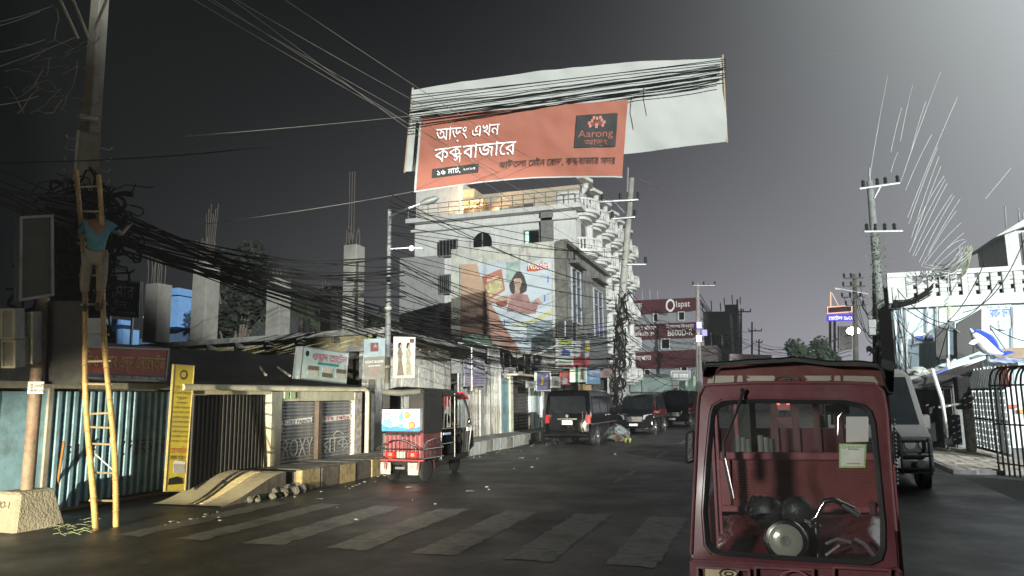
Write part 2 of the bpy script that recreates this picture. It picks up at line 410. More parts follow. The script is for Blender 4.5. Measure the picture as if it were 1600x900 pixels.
# faded zebra stripes
zeb = mat('worn_road_paint', (.15, .15, .135), .5, var=.6, scale=7, bump=.4, dirt=(.035, .034, .032), dirt_amt=.9)
for x in (-1.47, -2.62, -3.78, -4.95, -6.15, -7.3, -8.35):
    wd = .26 if x > -7 else .2
    ed = [(x-wd, 8.2+3.4*k/34) for k in range(35)]+[(x-wd+2*wd*k/8, 11.6) for k in range(1, 8)]+[(x+wd+.03, 11.6-3.4*k/34) for k in range(35)]+[(x+wd-2*wd*k/8, 8.2) for k in range(1, 8)]
    ed = [V((a+.04*noise.noise(V((a*4, b*4, 2)))+.05*noise.noise(V((a*15, b*15, 7))), b+.06*noise.noise(V((a*4, b*4, 5)))+.05*noise.noise(V((a*15, b*15, 9))), .005)) for a, b in ed]
    mb = MB(); mb.v = ed; mb.f = [tuple(t) for t in tessellate_polygon([ed])]; o = mb.build('zebra_stripe', zeb); o['kind'] = 'structure'
for i in range(9):
    y = 16+i*6.5
    o = MB().quad((-3.15, y, .005), (-3.02, y, .005), (-3.02, y+2.6, .005), (-3.15, y+2.6, .005)).build('lane_dash', zeb); o['kind'] = 'structure'
# raised footpath on the left with painted kerb blocks
FZ = .38
pav = MB().box((-13, 13.0, 0), (-8.98, 120, FZ)).build('footpath', conc_d); pav['kind'] = 'structure'
kerb_mats = [mat('kerb_yellow', (.30, .24, .12), .85, var=.4, scale=6, bump=.5, streak=.3, dirt=(.08, .07, .055), dirt_amt=.9), mat('kerb_black', (.075, .07, .058), .85, var=.5, scale=6, bump=.5, dirt=(.16, .14, .11), dirt_amt=.4), conc, mat('kerb_grime', (.2, .19, .15), .9, var=.35, bump=.5, dirt=(.06, .06, .05), dirt_amt=.6)]
kb = MB().box((0, 0, 0), (.16, .66, FZ+.035)).mesh('kerb_block', bevel=.018)
kms = []
for km in kerb_mats:
    k = kb.copy(); k.materials.append(km); kms.append(k)
for i in range(72):
    y = 13.0+i*.70
    if y < 19.5: k = kms[[0, 1, 0, 1, 0, 1, 3, 0, 3][i % 9]]
    else: k = kms[2 if i % 3 else 3]
    R = Matrix.Rotation(random.uniform(-.02, .02), 3, 'Z')
    piece(k, 'kerb_block', pav, V((-9.0+random.uniform(-.012, .012), y, random.uniform(-.02, .01)))-WM[pav.name].translation, R)
# footpath slabs near the camera
sl = MB().box((0, 0, 0), (.56, .6, .03)).mesh('paving_slab', bevel=.008); sl.materials.append(mat('paving_slab', (.17, .165, .15), .85, var=.35, scale=5, bump=.4, dirt=(.07, .065, .05)))
for i in range(30):
    for j in range(2):
        piece(sl, 'paving_slab', pav, V((-10.15+j*.575, 13.2+i*.615, FZ-.004+random.uniform(0, .012)))-WM[pav.name].translation, Matrix.Rotation(random.uniform(-.01, .01), 3, 'Z'))
# broken end of the kerb: rubble
rub = MB()
for i in range(70):
    x = random.uniform(-9.35, -8.75); y = random.uniform(11.3, 13.2); r = random.uniform(.03, .15)*(1 if y > 12 else .6)
    rub.ball((x, y, r*.5), (r*random.uniform(.7, 1.3), r, r*.8), 6, 4, Matrix.Rotation(random.uniform(0, 3), 3, 'X'))
o = rub.build('rubble', conc_d); o['kind'] = 'stuff'; o['label'] = 'broken concrete rubble at the end of the kerb'
lit = MB()
for i in range(120):
    y = random.uniform(9, 34); x = -8.75+abs(random.gauss(0, .35)) if random.random() < .75 else random.uniform(-9, 3); r = random.uniform(.008, .035)
    lit.box((x-r, y-r, .003), (x+r*random.uniform(.5, 1.5), y+r, .006+r*.5))
o = lit.build('road_grit', mat('grit', (.13, .125, .11), .9, var=.5, scale=1, bump=0)); o['kind'] = 'stuff'; o['label'] = 'grit and scraps of litter along the kerb'
pale = mat('litter_paper', (.3, .3, .28), .8, bump=0)
for i, (px, py) in enumerate([(735, 768), (815, 716), (640, 762), (500, 780)]):
    p = at(px, py, Z=.004)
    b = MB().grid(lambda u, v: p+V(((u-.5)*.16, (v-.5)*.11, .01+.02*noise.noise(V((u*4, v*4, i*3.3))))), 4, 3).build('paper_scrap', pale)
    tag(b, 'small crumpled paper scrap lying on the dark road', 'litter', 'paper scraps on the road')
# steel ramp up to the black gate
rt = thing('access_ramp', 'pale chequered steel ramp from the road up to the black gate', 'ramp', (-10, 11, 0))
a, b, c, d = at(238, 787, Z=.02), at(345, 791, Z=.02), at(447, 737, Z=.42), at(352, 734, Z=.42)
rm = mat('ramp_plate', (.47, .43, .30), .6, .1, var=.15, scale=7, bump=.3, dirt=(.22, .19, .13), dirt_amt=.4)
mb = MB()
def rp_(u, v):
    p = (a*(1-u)+b*u)*(1-v)+(d*(1-u)+c*u)*v; s = v*v*(3-2*v); return V((p.x, p.y, .02+.40*s+.002))
mb.grid(rp_, 6, 12); n = len(mb.v); mb.build('deck', rm, rt, smooth=True)
mb = MB(); N = 40
for i in range(N):
    v = .06+.86*i/N; t = .012
    mb.prism([rp_(.52, v)+V((0, 0, .012)), rp_(.68, v)+V((0, 0, .012)), rp_(.68, v+t)+V((0, 0, .012)), rp_(.52, v+t)+V((0, 0, .012))], (0, 0, -.02))
mb.build('tread_cleats', mat('ramp_cleat', (.5, .43, .24), .6, bump=.1), rt, kind='stuff')
mb = MB(); k = 12
for i in range(k):
    v0, v1 = i/k, (i+1)/k; p, q = rp_(1, v0), rp_(1, v1); mb.quad(V((p.x, p.y, 0)), V((q.x, q.y, 0)), q, p)
mb.build('side_plate', conc_d, rt)

# right-hand sidewalk (bricks where they can be told apart)
sw = MB().prism([(3.95, 19.2, -.02), (9, 19.2, -.02), (9, 70, -.02), (4.6, 70, -.02)], (0, 0, .11)).build('sidewalk', mat('sidewalk_bed', (.26, .25, .23), .9, var=.3, bump=.4)); sw['kind'] = 'structure'
bk = MB().box((0, 0, 0), (.23, .48, .03)).mesh('paving_brick', bevel=.006); bk.materials.append(mat('paving_brick', (.38, .34, .28), .85, var=.35, scale=5, bump=.4, dirt=(.2, .17, .14)))
for i in range(24):
    for j in range(8):
        piece(bk, 'paving_brick', sw, V((4.02+j*.245+(i*.018), 19.3+i*.5, .067+random.uniform(0, .012)))-WM[sw.name].translation, Matrix.Rotation(random.uniform(-.02, .02), 3, 'Z'))

# ================================================================ LEFT SIDE
corr = mat('blue_corrugated_sheet', (.24, .40, .50), .5, .25, var=.25, scale=5, bump=.1, streak=.1, dirt=(.07, .11, .13), dirt_amt=.5)
corr_b = mat('black_corrugated_sheet', (.006, .006, .0065), .6, .1, var=.4, scale=5, bump=.2)
corr_g = mat('grey_corrugated_sheet', (.30, .30, .28), .5, .5, var=.3, scale=4, bump=.15, streak=.08, dirt=(.10, .08, .06), dirt_amt=.8)
def corrugated(p0, p1, z0, z1, pitch, depth, nrm, z0b=None):
    """a corrugated sheet standing from p0 to p1"""
    p0 = V(p0); p1 = V(p1); L = (p1-p0).length; n = max(1, round(L/pitch)); nrm = V(nrm); mb = MB(); P = []
    for i in range(n):
        for f, h in ((0, 0), (.42, 0), (.5, 1), (.88, 1)): P.append((p0.lerp(p1, (i+f)/n), h))
    P.append((p1, 0))
    for (a, ha), (b, hb) in zip(P, P[1:]):
        A = a+nrm*depth*ha; B = b+nrm*depth*hb
        mb.quad((A.x, A.y, z0+(a.z)), (B.x, B.y, z0+b.z), (B.x, B.y, z1), (A.x, A.y, z1))
    return mb
BX = -11.3
# blue shop ---------------------------------------------------------------
blue = thing('blue_shop', 'low shop closed with blue corrugated shutters behind the ladder', 'shop', (-12, 10, 0))
MB().box((-15.5, 5.6, 0), (BX-.12, 12.05, 2.9)).build('wall', conc_d, blue)
for i in range(4):
    y0 = 9.36+i*.645; y1 = y0+.63
    corrugated((BX, y0, 0), (BX, y1, 0), .12 if i else .04, 2.0, .155, .065, (1, 0, 0)).build('shutter_panel', corr, blue)
for i in range(2):
    y0 = 6.5+i*.88; corrugated((BX+.02, y0, 0), (BX+.02, y0+.84, 0), .25, 2.02, .22, .03, (1, 0, 0)).build('shutter_panel', mat('pale_blue_sheet', (.28, .46, .55), .5, .2, var=.2, dirt=(.12, .17, .18), dirt_amt=.4, streak=.1), blue)
for y in (8.28, 9.3, 11.98): MB().box((BX-.1, y-.04, 0), (BX+.06, y+.04, 2.05)).build('door_post', conc, blue)
MB().box((BX-.1, 8.3, .05), (BX+.01, 9.28, 2.0)).build('side_door', mat('pale_blue_door', (.25, .44, .55), .5, var=.2, dirt=(.1, .12, .12)), blue)
MB().box((BX-.12, 6, 2.05), (BX+.14, 12.1, 2.16)).build('lintel', mat('old_cream_beam', (.36, .35, .27), .8, bump=.3, dirt=(.12, .11, .09)), blue)
MB().box((BX-.1, 9.35, .02), (BX+.07, 11.95, .07)).build('bottom_rail', mat('rusty_rail', (.16, .10, .06), .8), blue)
# posters / letters painted on the sheets
S = Sheet((BX+.055, 9.5, .8), (BX+.055, 11.9, .8), (BX+.055, 11.9, 1.2), (BX+.055, 9.5, 1.2))
S.text('শে ^ট', ink, blue, .02, .1, .28, off=.004, name='painted_lettering'); S.text('দোকান', ink, blue, .52, .1, .3, w=1.1, off=.004, name='painted_lettering')
# fascia sign
sg = thing('fascia_sign', 'dark red sign with yellow Bengali lettering above the blue shutters', 'sign', (-10.9, 11, 2.2))
S = Sheet(at(122, 591, X=-11.02), at(259, 597, X=-11.02), at(264, 545, X=-11.02), at(124, 540, X=-11.02))
S.board('panel', mat('sign_red', (.36, .075, .05), .5, bump=.02), sg, t=.06)
S.frame('frame', mat('sign_frame_tin', (.33, .33, .32), .5, .5), sg, wd=.03, t=.08, off=.015)
S.text('ডিও ল্যাব এন্ড এ{নট}ার{পর}াইজ', mat('sign_gold', (.55, .40, .10), .5, bump=0), sg, .06, .36, .24, w=S.W*.9, off=.014)
S.poly('number_strip', mat('sign_blue_strip', (.06, .07, .16), .5, bump=0), sg, [(.0, .02), (1, .02), (1, .17), (0, .17)], off=.006)
S.text('CELL: 01819-024404, 01825-024404, 01840 720240', plain_white, sg, .30, .04, .06, w=S.W*.67, off=.012)
# pale boxes beside sign
mb = MB(); p = at(405/3+10, 545, X=-11.1)
bx = MB().prism([at(128, 497, X=-11.3), at(166, 497, X=-11.3), at(166, 545, X=-11.3), at(128, 545, X=-11.3)], (-.25, 0, 0)).build('meter_cabinet', mat('grey_cabinet', (.33, .34, .31), .6)); tag(bx, 'pale grey metal cabinet on the wall behind the ladder', 'cabinet')
# yellow banner ------------------------------------------------------------
yb = thing('upright_banner', 'tall yellow banner leaning between the blue shutters and the black gate', 'banner', (-11, 12, 0))
S = Sheet(at(257, 768, X=-10.1), at(289, 768, X=-10.1), at(304, 571, X=-10.1), at(271, 569, X=-10.1))
S.board('panel', mat('banner_yellow', (.62, .50, .05), .5, var=.1, bump=.05, dirt=(.4, .36, .12), dirt_amt=.35), yb, t=.02)
S.frame('frame', mat('banner_frame', (.5, .42, .2), .5), yb, wd=.018, t=.04, off=.01)
S.poly('emblem', mat('banner_dark', (.10, .09, .05), .6, bump=0), yb, ring(.5, .92, .09, S), off=.006)
S.poly('emblem_centre', yeli, yb, ring(.5, .92, .055, S), off=.012)
bd = mat('banner_dark', (0, 0, 0))
for i, (t, h) in enumerate([('শুভ মুক্তি', .085), ('ও সেবা কেন্দ্র', .06), ('শুভ', .05), ('সকল প্রকার', .04), ('মোটর সাইকেল', .04), ('ফ্যান ওয়াশিং মেশিন', .04), ('ফ্রিজ মেরামত', .04), ('জেনারেটর পাম্প', .04), ('ব্লেন্ডার ওভেন', .04), ('রাইস কুকার', .04), ('ইলেকট্রিক কাজ', .04), ('করা হয়', .04)]):
    S.text(t, bd, yb, .1+(.12 if i in (2, 3) else 0), .80-i*.038, h*.85, w=S.W*(.78 if i not in (2, 3) else .5), off=.012)
S.text('হোম সার্ভিস', redi, yb, .1, .295, .1, w=S.W*.78, off=.012); S.text('করা হয়।', ink, yb, .12, .245, .08, w=S.W*.7, off=.012)
S.poly('appliance_picture', mat('picture_grey', (.45, .45, .42), .6, bump=0), yb, [(.35, .14), (.9, .14), (.86, .21), (.3, .215)], off=.012)
S.poly('appliance_picture', plain_white, yb, [(.3, .215), (.86, .21), (.9, .23), (.4, .24)], off=.012)
S.poly('motor_picture', ink, yb, [(.12, .05), (.85, .06), (.8, .1), (.5, .115), (.15, .1)], off=.012)
# cream shop with black gate and grey shutters -------------------------------
CX = -10.15
cs = thing('cream_shop', 'cream fronted shop with a black gate and two grey roller shutters', 'shop', (-11, 14, 0))
cream = mat('cream_plaster', (.48, .47, .36), .75, var=.15, scale=3, bump=.25, streak=.2, dirt=(.22, .20, .14), dirt_amt=.5)
MB().box((-15, 12.1, 0), (CX-.35, 18.2, 2.08)).build('wall', conc_d, cs)
corrugated((CX-.2, 11.5, 0), (CX-.2, 12.68, 0), .1, 1.93, .12, .03, (1, 0, 0)).build('gate_leaf', corr_b, cs)
corrugated((CX-.2, 12.70, 0), (CX-.2, 13.72, 0), .1, 1.93, .12, .03, (1, 0, 0)).build('gate_leaf', corr_b, cs)
for y0, y1 in ((13.72, 14.08),): MB().box((CX-.3, y0, .2), (CX, y1, 2.0)).build('pillar', cream, cs)
MB().box((CX-.3, 17.2, .36), (CX, 17.55, 2.0)).build('pillar', mat('poster_worn_plaster', (.42, .38, .36), .8, var=.5, scale=9, dirt=(.15, .12, .12), dirt_amt=.6), cs)
MB().box((CX-.12, 15.52, .38), (CX+.01, 15.66, 1.78)).build('mullion', mat('rusty_steel', (.10, .075, .06), .7, .3), cs)
for y0, y1 in ((14.10, 15.5), (15.68, 17.18)):
    mb = MB(); n = 17; z0 = .40; h = (1.78-z0)/n
    sm = mat('shutter_slats', (.33, .345, .35), .5, .35, var=.2, scale=4, bump=.05, streak=.2, dirt=(.10, .10, .095), dirt_amt=.5)
    sh = MB().box((CX-.16, y0, .38), (CX-.13, y1, 1.78)).build('roller_shutter', sm, cs)
    src = MB().prism([(0, 0, 0), (.035, 0, h*.35), (.035, 0, h*.75), (0, 0, h*.98)], (0, y1-y0, 0)).mesh('slat'); src.materials.append(sm)
    for i in range(n): piece(src, 'slat', sh, V((CX-.13, y0, z0+i*h))-WM[sh.name].translation)
MB().box((CX-.3, 14.08, 1.79), (CX-.02, 17.2, 2.02)).build('beam', cream, cs)
MB().box((CX-.3, 11.5, 1.94), (CX-.03, 13.72, 2.02)).build('gate_lintel', cream, cs)
mb = MB().tube([(CX+.05, 11.0, 2.07), (CX+.05, 17.62, 2.09), (CX+.06, 17.72, 2.02), (CX+.06, 17.74, 1.9), (CX+.06, 17.74, .4)], .062, 12); mb.build('rain_pipe', cream, cs, smooth=True)
MB().box((CX-.01, 14.13, 1.85), (CX+.03, 14.28, 2.0)).build('switch_box', mat('pale_green_box', (.30, .40, .25), .6), cs); MB().box((CX-.01, 14.34, 1.85), (CX+.03, 14.52, 2.0)).build('switch_box', mat('pale_green_box', (0, 0, 0)), cs)
S = Sheet((CX-.085, 14.1, .4), (CX-.085, 15.5, .4), (CX-.085, 15.5, 1.78), (CX-.085, 14.1, 1.78))
S.poly('sticker', plain_white, cs, [(.05, .62), (.92, .64), (.92, .73), (.05, .70)], off=0); S.text('ROXY PAINTS', ink, cs, .1, .635, .09, w=S.W*.78, off=.006)
pg = mat('worn_white_paint', (.42, .43, .42), .6, var=.3, scale=12, dirt=(.2, .2, .2)); S.text('ROXY', pg, cs, .1, .1, .42, w=S.W*.85, off=.004)
S = Sheet((CX-.085, 15.68, .4), (CX-.085, 17.18, .4), (CX-.085, 17.18, 1.78), (CX-.085, 15.68, 1.78))
S.poly('sticker', plain_white, cs, [(.02, .63), (.98, .66), (.98, .75), (.02, .72)], off=0); S.text('ক{কস}ি পেই{নট}', redi, cs, .08, .66, .09, w=S.W*.84, off=.006)
S.text('র{কস}ি', pg, cs, .1, .1, .40, w=S.W*.85, off=.004)
# black tarpaulin rising from the beam to the wall
tarp = mat('black_tarpaulin', (.02, .02, .02), .5, var=.4, scale=3, bump=.4)
q = [V((CX+.1, 11.0, 2.1)), V((CX+.1, 17.6, 2.14)), V((-12.4, 17.9, 3.05)), V((-12.6, 12.0, 3.0))]
def tp(u, v):
    p = (q[0]*(1-u)+q[1]*u)*(1-v)+(q[3]*(1-u)+q[2]*u)*v; return p+V((0, 0, .10*noise.noise(V((u*6, v*3, 2)))-.25*math.sin(math.pi*v)))
o = MB().grid(tp, 30, 12).build('tarpaulin_awning', tarp, smooth=True); tag(o, 'black tarpaulin roof sagging over the cream shop', 'tarpaulin')
for k in range(5):
    y = 14+k*.9; o = MB().tube([(CX-.4, y, 2.38), (CX-1.2, y+.7+random.uniform(-.2, .2), 2.62)], .03, 6).build('bamboo_pole', mat('grey_timber', (.22, .20, .17), .9)); tag(o, 'loose grey pole lying on the black tarpaulin roof', 'pole', 'poles on the tarpaulin roof')
# hotel sign (light box)
hs = thing('hotel_sign', 'tilted white light box with pink Bengali lettering over the grey shutters', 'sign', (-10, 16, 2.2))
S = Sheet(at(467, 592, X=-10.2), at(541, 600, X=-10.2), at(545, 551, X=-10.2), at(473, 541, X=-10.2))
S.board('box', mat('sign_cyan', (.40, .52, .50), .4, var=.15, bump=0), hs, t=.18); S.frame('frame', mat('grey_tin', (.30, .30, .30), .5, .4), hs, wd=.03, t=.2, off=.01)
pink = mat('pink_ink', (.50, .05, .13), .5, bump=0)
S.text('ও{সত}াদ হোটেল', pink, hs, .2, .62, .2, w=S.W*.76, off=.014); S.poly('emblem', ink, hs, ring(.1, .80, .07, S), off=.012)
S.poly('strap_line', mat('teal_ink', (.04, .22, .2), .5, bump=0), hs, [(.33, .5), (.78, .5), (.78, .58), (.33, .58)], off=.012)
for i in range(3):
    for j in range(2):
        u = .14+i*.30; v = .14+j*.17; S.poly('dish_picture', mat('dish_brown', (.15, .10, .06), .6, var=.6, scale=30, bump=0) if (i+j) % 2 else mat('dish_white', (.5, .48, .42), .6, var=.4, scale=30, bump=0), hs, [(u, v), (u+.22, v), (u+.22, v+.13), (u, v+.13)], off=.012)
# unfinished building: slab, beam and columns with rebar ----------------------
ub = thing('unfinished_building', 'unfinished concrete building with bare columns and starter bars above the shops', 'building', (-14, 21, 0))
P1 = at(600, 511, Z=3.9); P0 = at(150, 543, Z=3.9); P2 = at(760, 546, Z=3.9)
back = V((-2, 12, 0))
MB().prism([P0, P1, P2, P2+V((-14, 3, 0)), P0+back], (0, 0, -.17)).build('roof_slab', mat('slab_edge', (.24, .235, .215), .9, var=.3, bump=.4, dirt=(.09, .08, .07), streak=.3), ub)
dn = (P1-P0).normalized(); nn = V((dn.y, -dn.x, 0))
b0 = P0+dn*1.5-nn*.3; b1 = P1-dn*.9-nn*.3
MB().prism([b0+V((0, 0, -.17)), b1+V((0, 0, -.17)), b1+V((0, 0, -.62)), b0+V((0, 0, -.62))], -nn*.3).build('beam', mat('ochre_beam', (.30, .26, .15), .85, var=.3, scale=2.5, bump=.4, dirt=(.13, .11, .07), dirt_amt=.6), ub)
MB().prism([b0+V((0, 0, -.64)), b1+V((0, 0, -.64)), b1+V((0, 0, -3.4)), b0+V((0, 0, -3.4))], -nn*.2).build('back_wall', mat('dark_back_wall', (.035, .035, .033), .9, var=.4), ub)  # one very dark tone below the beam
for k in range(6):
    p = P0.lerp(P1, .35+k*.1); MB().prism([p+V((0, 0, -.18)), p+dn*.12+V((0, 0, -.18)), p+dn*.2+V((0, 0, -.36)), p+dn*.08+V((0, 0, -.36))], -nn*.25).build('bracket', conc_d, ub)
b2 = P2.lerp(P1, 1)-V((.3, 0, 0))
MB().prism([P1+V((-.4, .3, -.17)), P2+V((-.4, 0, -.17)), P2+V((-.4, 0, -.5)), P1+V((-.4, .3, -.5))], (-.3, 0, 0)).build('beam', mat('ochre_beam', (0, 0, 0)), ub)
MB().box((P1.x-.55, P1.y+.3, 0), (P1.x-.15, P1.y+.7, 3.73)).build('column', conc, ub)
rb = mat('rusty_rebar', (.09, .075, .06), .7, .4, var=.3)
def rebar_column(px0, px1, pyb, pyt, Y, bars, hb):
    a = at(px0, pyb, Y=Y); b = at(px1, pyb, Y=Y); t = at((px0+px1)/2, pyt, Y=Y); wd = (b.x-a.x)/1.25; zb = 3.9; x0 = a.x; h = t.z
    cm = mat('column_concrete', (.19, .185, .165), .85, var=.2, scale=2.5, bump=.35, streak=.4, dirt=(.16, .15, .13), dirt_amt=.5)
    col = MB().box((x0, Y, zb), (x0+wd, Y+wd*1.1, h)).build('column', cm, ub, bevel=.012)
    n = bars
    for i in range(n):
        x = x0+.05+(wd-.1)*(i % 4)/3; y = Y+.05+(wd-.05)*(i//4)/2; l = hb*random.uniform(.6, .9)
        MB().tube([(x, y, h-.1), (x+random.uniform(-.03, .03), y, h+l*.5), (x+random.uniform(-.08, .08), y+random.uniform(-.05, .05), h+l)], .014, 6).build('starter_bar', rb, col)
    return col
rebar_column(296, 324, 527, 409, 20.6, 8, 1.0); rebar_column(414, 441, 520, 433, 20.2, 8, .45); rebar_column(534, 560, 513, 382, 19.9, 8, .75)
rebar_column(500, 520, 513, 454, 23.5, 6, .5); rebar_column(222, 248, 530, 443, 20.4, 8, 1.6)
for i in range(6):
    p = at(322+i*2, 410, Y=22.5); MB().tube([p, p+V((.05*i-.1, 0, 1.9+.2*(i % 3)))], .014, 5).build('starter_bar', rb, ub)
for (px, Y) in ((548, 26), (544, 26.2), (552, 26.1)):
    p = at(px, 400, Y=Y); MB().tube([(p.x, p.y, 3.9), p+V((0, 0, 3.6))], .016, 5).build('starter_bar', rb, ub)
# green hotel sign behind the ladder
gs = thing('hotel_sign', 'dark green board with white Bengali hotel name beside the man on the ladder', 'sign', (-20, 18, 4))
S = Sheet(at(150, 492, Y=18), at(218, 497, Y=18), at(220, 440, Y=18), at(152, 436, Y=18))
S.board('panel', mat('board_green', (.03, .055, .048), .5, bump=0), gs, t=.08); S.frame('frame', mat('grey_tin', (0, 0, 0)), gs, wd=.05, t=.12, off=.02)
S.text('জমীর', plain_white, gs, .16, .52, .42, w=S.W*.72, off=.03); S.text('হোটেল', plain_white, gs, .1, .2, .28, w=S.W*.62, off=.03); S.text('আবাসিক কক্সবাজার', plain_white, gs, .2, .07, .1, w=S.W*.72, off=.03)
mb = MB()
for px in (170, 205): p = at(px, 496, Y=18.1); mb.box((p.x-.03, 18.12, 3.4), (p.x+.03, 18.18, p.z+1))
mb.build('post', steel, gs)
# pale blue houses beyond
bw = mat('blue_house_paint', (.16, .33, .62), .6, var=.12, bump=.1)
def bluehouse(name, label, px0, px1, py0, py1, Y, emi):
    t = thing(name, label, 'house', (at((px0+px1)/2, py1, Y=Y).x, Y, 0))
    a = at(px0, py1, Y=Y); b = at(px1, py0, Y=Y)
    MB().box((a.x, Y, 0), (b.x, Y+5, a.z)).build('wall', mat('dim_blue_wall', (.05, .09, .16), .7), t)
    return t, a, b
t, a, b = bluehouse('blue_house', 'light blue house with a white railed balcony between the bare columns', 248, 300, 455, 500, 34, 1)
W_, H_ = b.x-a.x, b.z-a.z
MB().box((a.x, 32.9, b.z-H_*.52), (b.x, 33.6, b.z-H_*.26)).build('parapet', bw, t); MB().box((a.x+W_*.55, 32.8, a.z-.6), (b.x+.2, 34, b.z-H_*.28)).build('stair_tower', bw, t)
MB().box((a.x+W_*.55, 32.6, b.z-H_*.25), (b.x+.3, 34.2, b.z)).build('roof_tank_room', bw, t); MB().box((a.x+W_*.70, 32.78, b.z-H_*.62), (a.x+W_*.78, 32.9, b.z-H_*.42)).build('window', darkglass, t)
for i in range(13): MB().box((a.x+.1+i*.12, 32.9, a.z+.1), (a.x+.15+i*.12, 32.95, b.z-H_*.53)).build('baluster', plain_white, t)
MB().box((a.x, 32.85, a.z), (a.x+W_*.6, 33.0, a.z+.1)).build('balcony_rail', plain_white, t)
t, a, b = bluehouse('blue_house', 'light blue house with white shutters just right of the ladder', 160, 219, 500, 532, 30, 1)
W_, H_ = b.x-a.x, b.z-a.z
MB().prism([(a.x, 28.8, a.z+H_*.55), (a.x+W_*.6, 28.8, b.z), (b.x, 28.8, b.z-H_*.1), (b.x, 28.8, b.z-H_*.35), (a.x, 28.8, a.z+H_*.4)], (0, .8, 0)).build('eave', bw, t)
MB().box((a.x, 29, a.z-.4), (b.x, 30, a.z+H_*.45)).build('balcony_front', bw, t)
for i in range(5): MB().box((a.x+.3+i*.33, 28.9, a.z+.05), (a.x+.52+i*.33, 29.02, a.z+H_*.42)).build('shutter', plain_white, t)
# dark palms and bushes behind the slab
leafd = mat('dark_leaves', (.045, .06, .03), .7, var=.5, scale=3, bump=0); barkm = mat('bark', (.10, .08, .06), .9, var=.3, bump=.4)
def palm(loc, h, R, n, label):
    t = thing('palm_tree', label, 'tree', loc); loc = V(loc)
    MB().tube([loc, loc+V((.1, 0, h*.5)), loc+V((.25, 0, h))], [.2, .15, .12], 8).build('trunk', barkm, t, smooth=True)
    mb = MB(); top = loc+V((.25, 0, h))
    for i in range(n):
        az = random.uniform(0, 6.28); el = random.uniform(-.5, 1.2); L = R*random.uniform(.7, 1.1); pts = []
        for k in range(9):
            s = k/8*L; pts.append(top+V((math.cos(az)*s*math.cos(el*.6), math.sin(az)*s*math.cos(el*.6), s*math.sin(el)-(s/R)**2*R*.75)))
        mb.tube(pts, [.02]*9, 4)
        for k in range(1, 9):
            for q in range(3):
                p = pts[k-1].lerp(pts[k], q/3); d = (pts[k]-pts[k-1]).normalized(); sd = d.cross(V((0, 0, 1))).normalized(); l = R*.24*(1-k/14)
                for s_ in (1, -1): e = p+sd*l*s_+d*l*.5-V((0, 0, l*.5)); mb.quad(p, p+d*.06, e)
    mb.build('crown', leafd, t)
palm((-20.2, 29, 0), 6.3, 3.2, 34, 'dark shaggy palm tree behind the two nearest bare columns')
palm((-16.8, 33, 0), 3.5, 1.9, 22, 'low dark palm behind the unfinished building')
def tree(name, label, loc, h, rx, rz, n, lm, seed=0, ls=.16, group=None):
    t = thing(name, label, 'tree', loc, group=group); loc = V(loc); rnd = random.Random(seed)
    mb = MB().tube([loc, loc+V((.1, 0, h*.35)), loc+V((0, .1, h*.62))], [.22*h/6, .16*h/6, .07*h/6], 8)
    cl = []
    for i in range(11):
        az = rnd.uniform(0, 6.28); r = rnd.uniform(.2, .8); c = loc+V((math.cos(az)*r*rx, math.sin(az)*r*rx, h-rz+rnd.uniform(-.6, .7)*rz)); cl.append((c, rnd.uniform(.3, .55)*rx))
        mb.tube([loc+V((0, 0, h*.4)), loc.lerp(c, .6)+V((0, 0, h*.1)), c], [.07*h/6, .05*h/6, .02], 5)
    mb.build('trunk', barkm, t); mb = MB()
    for i in range(n):
        c, r = rnd.choice(cl); d = V((rnd.gauss(0, 1), rnd.gauss(0, 1), rnd.gauss(0, .8))).normalized()*r*rnd.uniform(.5, 1.05); p = c+d
        a = V((rnd.uniform(-1, 1), rnd.uniform(-1, 1), rnd.uniform(-.6, .6))).normalized(); b = a.orthogonal().normalized(); s = ls*rnd.uniform(.6, 1.4)
        mb.quad(p-a*s, p-b*s*.5, p+a*s, p+b*s*.5)
    mb.build('crown', lm, t); return t
tree('tree', 'large nearly black tree looming behind the two nearest bare columns', V((*at(372, 520, D=33).xy, 0)), at(372, 372, D=33).z, 1.7, 2.4, 2600, mat('night_leaves', (.012, .016, .010), .8, var=.5, scale=2, bump=0), 5, ls=.2)
tree('bush', 'dark bush behind the slab beside the small square column', (-14.6, 26.5, 0), 5.2, 1.4, 1.0, 900, leafd, 3)
#@@LEFTPOLE
# ---------------------------------------------------------------- utility pole with cable tangle, ladder and man
PB = at(97, 782, Z=0)
lp = thing('utility_pole', 'tall square utility pole on the left carrying a box and cable tangle', 'utility pole', PB)
pm = mat('pole_concrete', (.15, .14, .115), .85, var=.25, scale=3, bump=.3, streak=.2, dirt=(.10, .09, .07))
MB().tube([PB, PB+V((0, 0, 5)), PB+V((0, 0, 11))], [.24, .21, .17], 4).build('shaft', pm, lp, bevel=.02)
mb = MB(); 
def polept(py): return at(97+(790-py)*.049, py, D=11.2)
zt = lambda py: at(130, py, D=11.0).z
cy, cx_ = PB.y, PB.x
vd = V((-PB.x, -PB.y, 0)).normalized(); sd = V((-vd.y, vd.x, 0))   # vd: towards camera, sd: sideways (to the right in view)
if sd.dot(cR) < 0: sd = -sd
bz0, bz1 = zt(183), zt(65); c0 = PB+vd*.25
MB().prism([c0-sd*.17+V((0, 0, bz0)), c0+sd*.2+V((0, 0, bz0)), c0+sd*.2+V((0, 0, bz1)), c0-sd*.17+V((0, 0, bz1))], -vd*.12).build('channel_cover', mat('olive_grey_metal', (.22, .21, .16), .6, .2, var=.2, streak=.2, dirt=(.1, .09, .07)), lp)
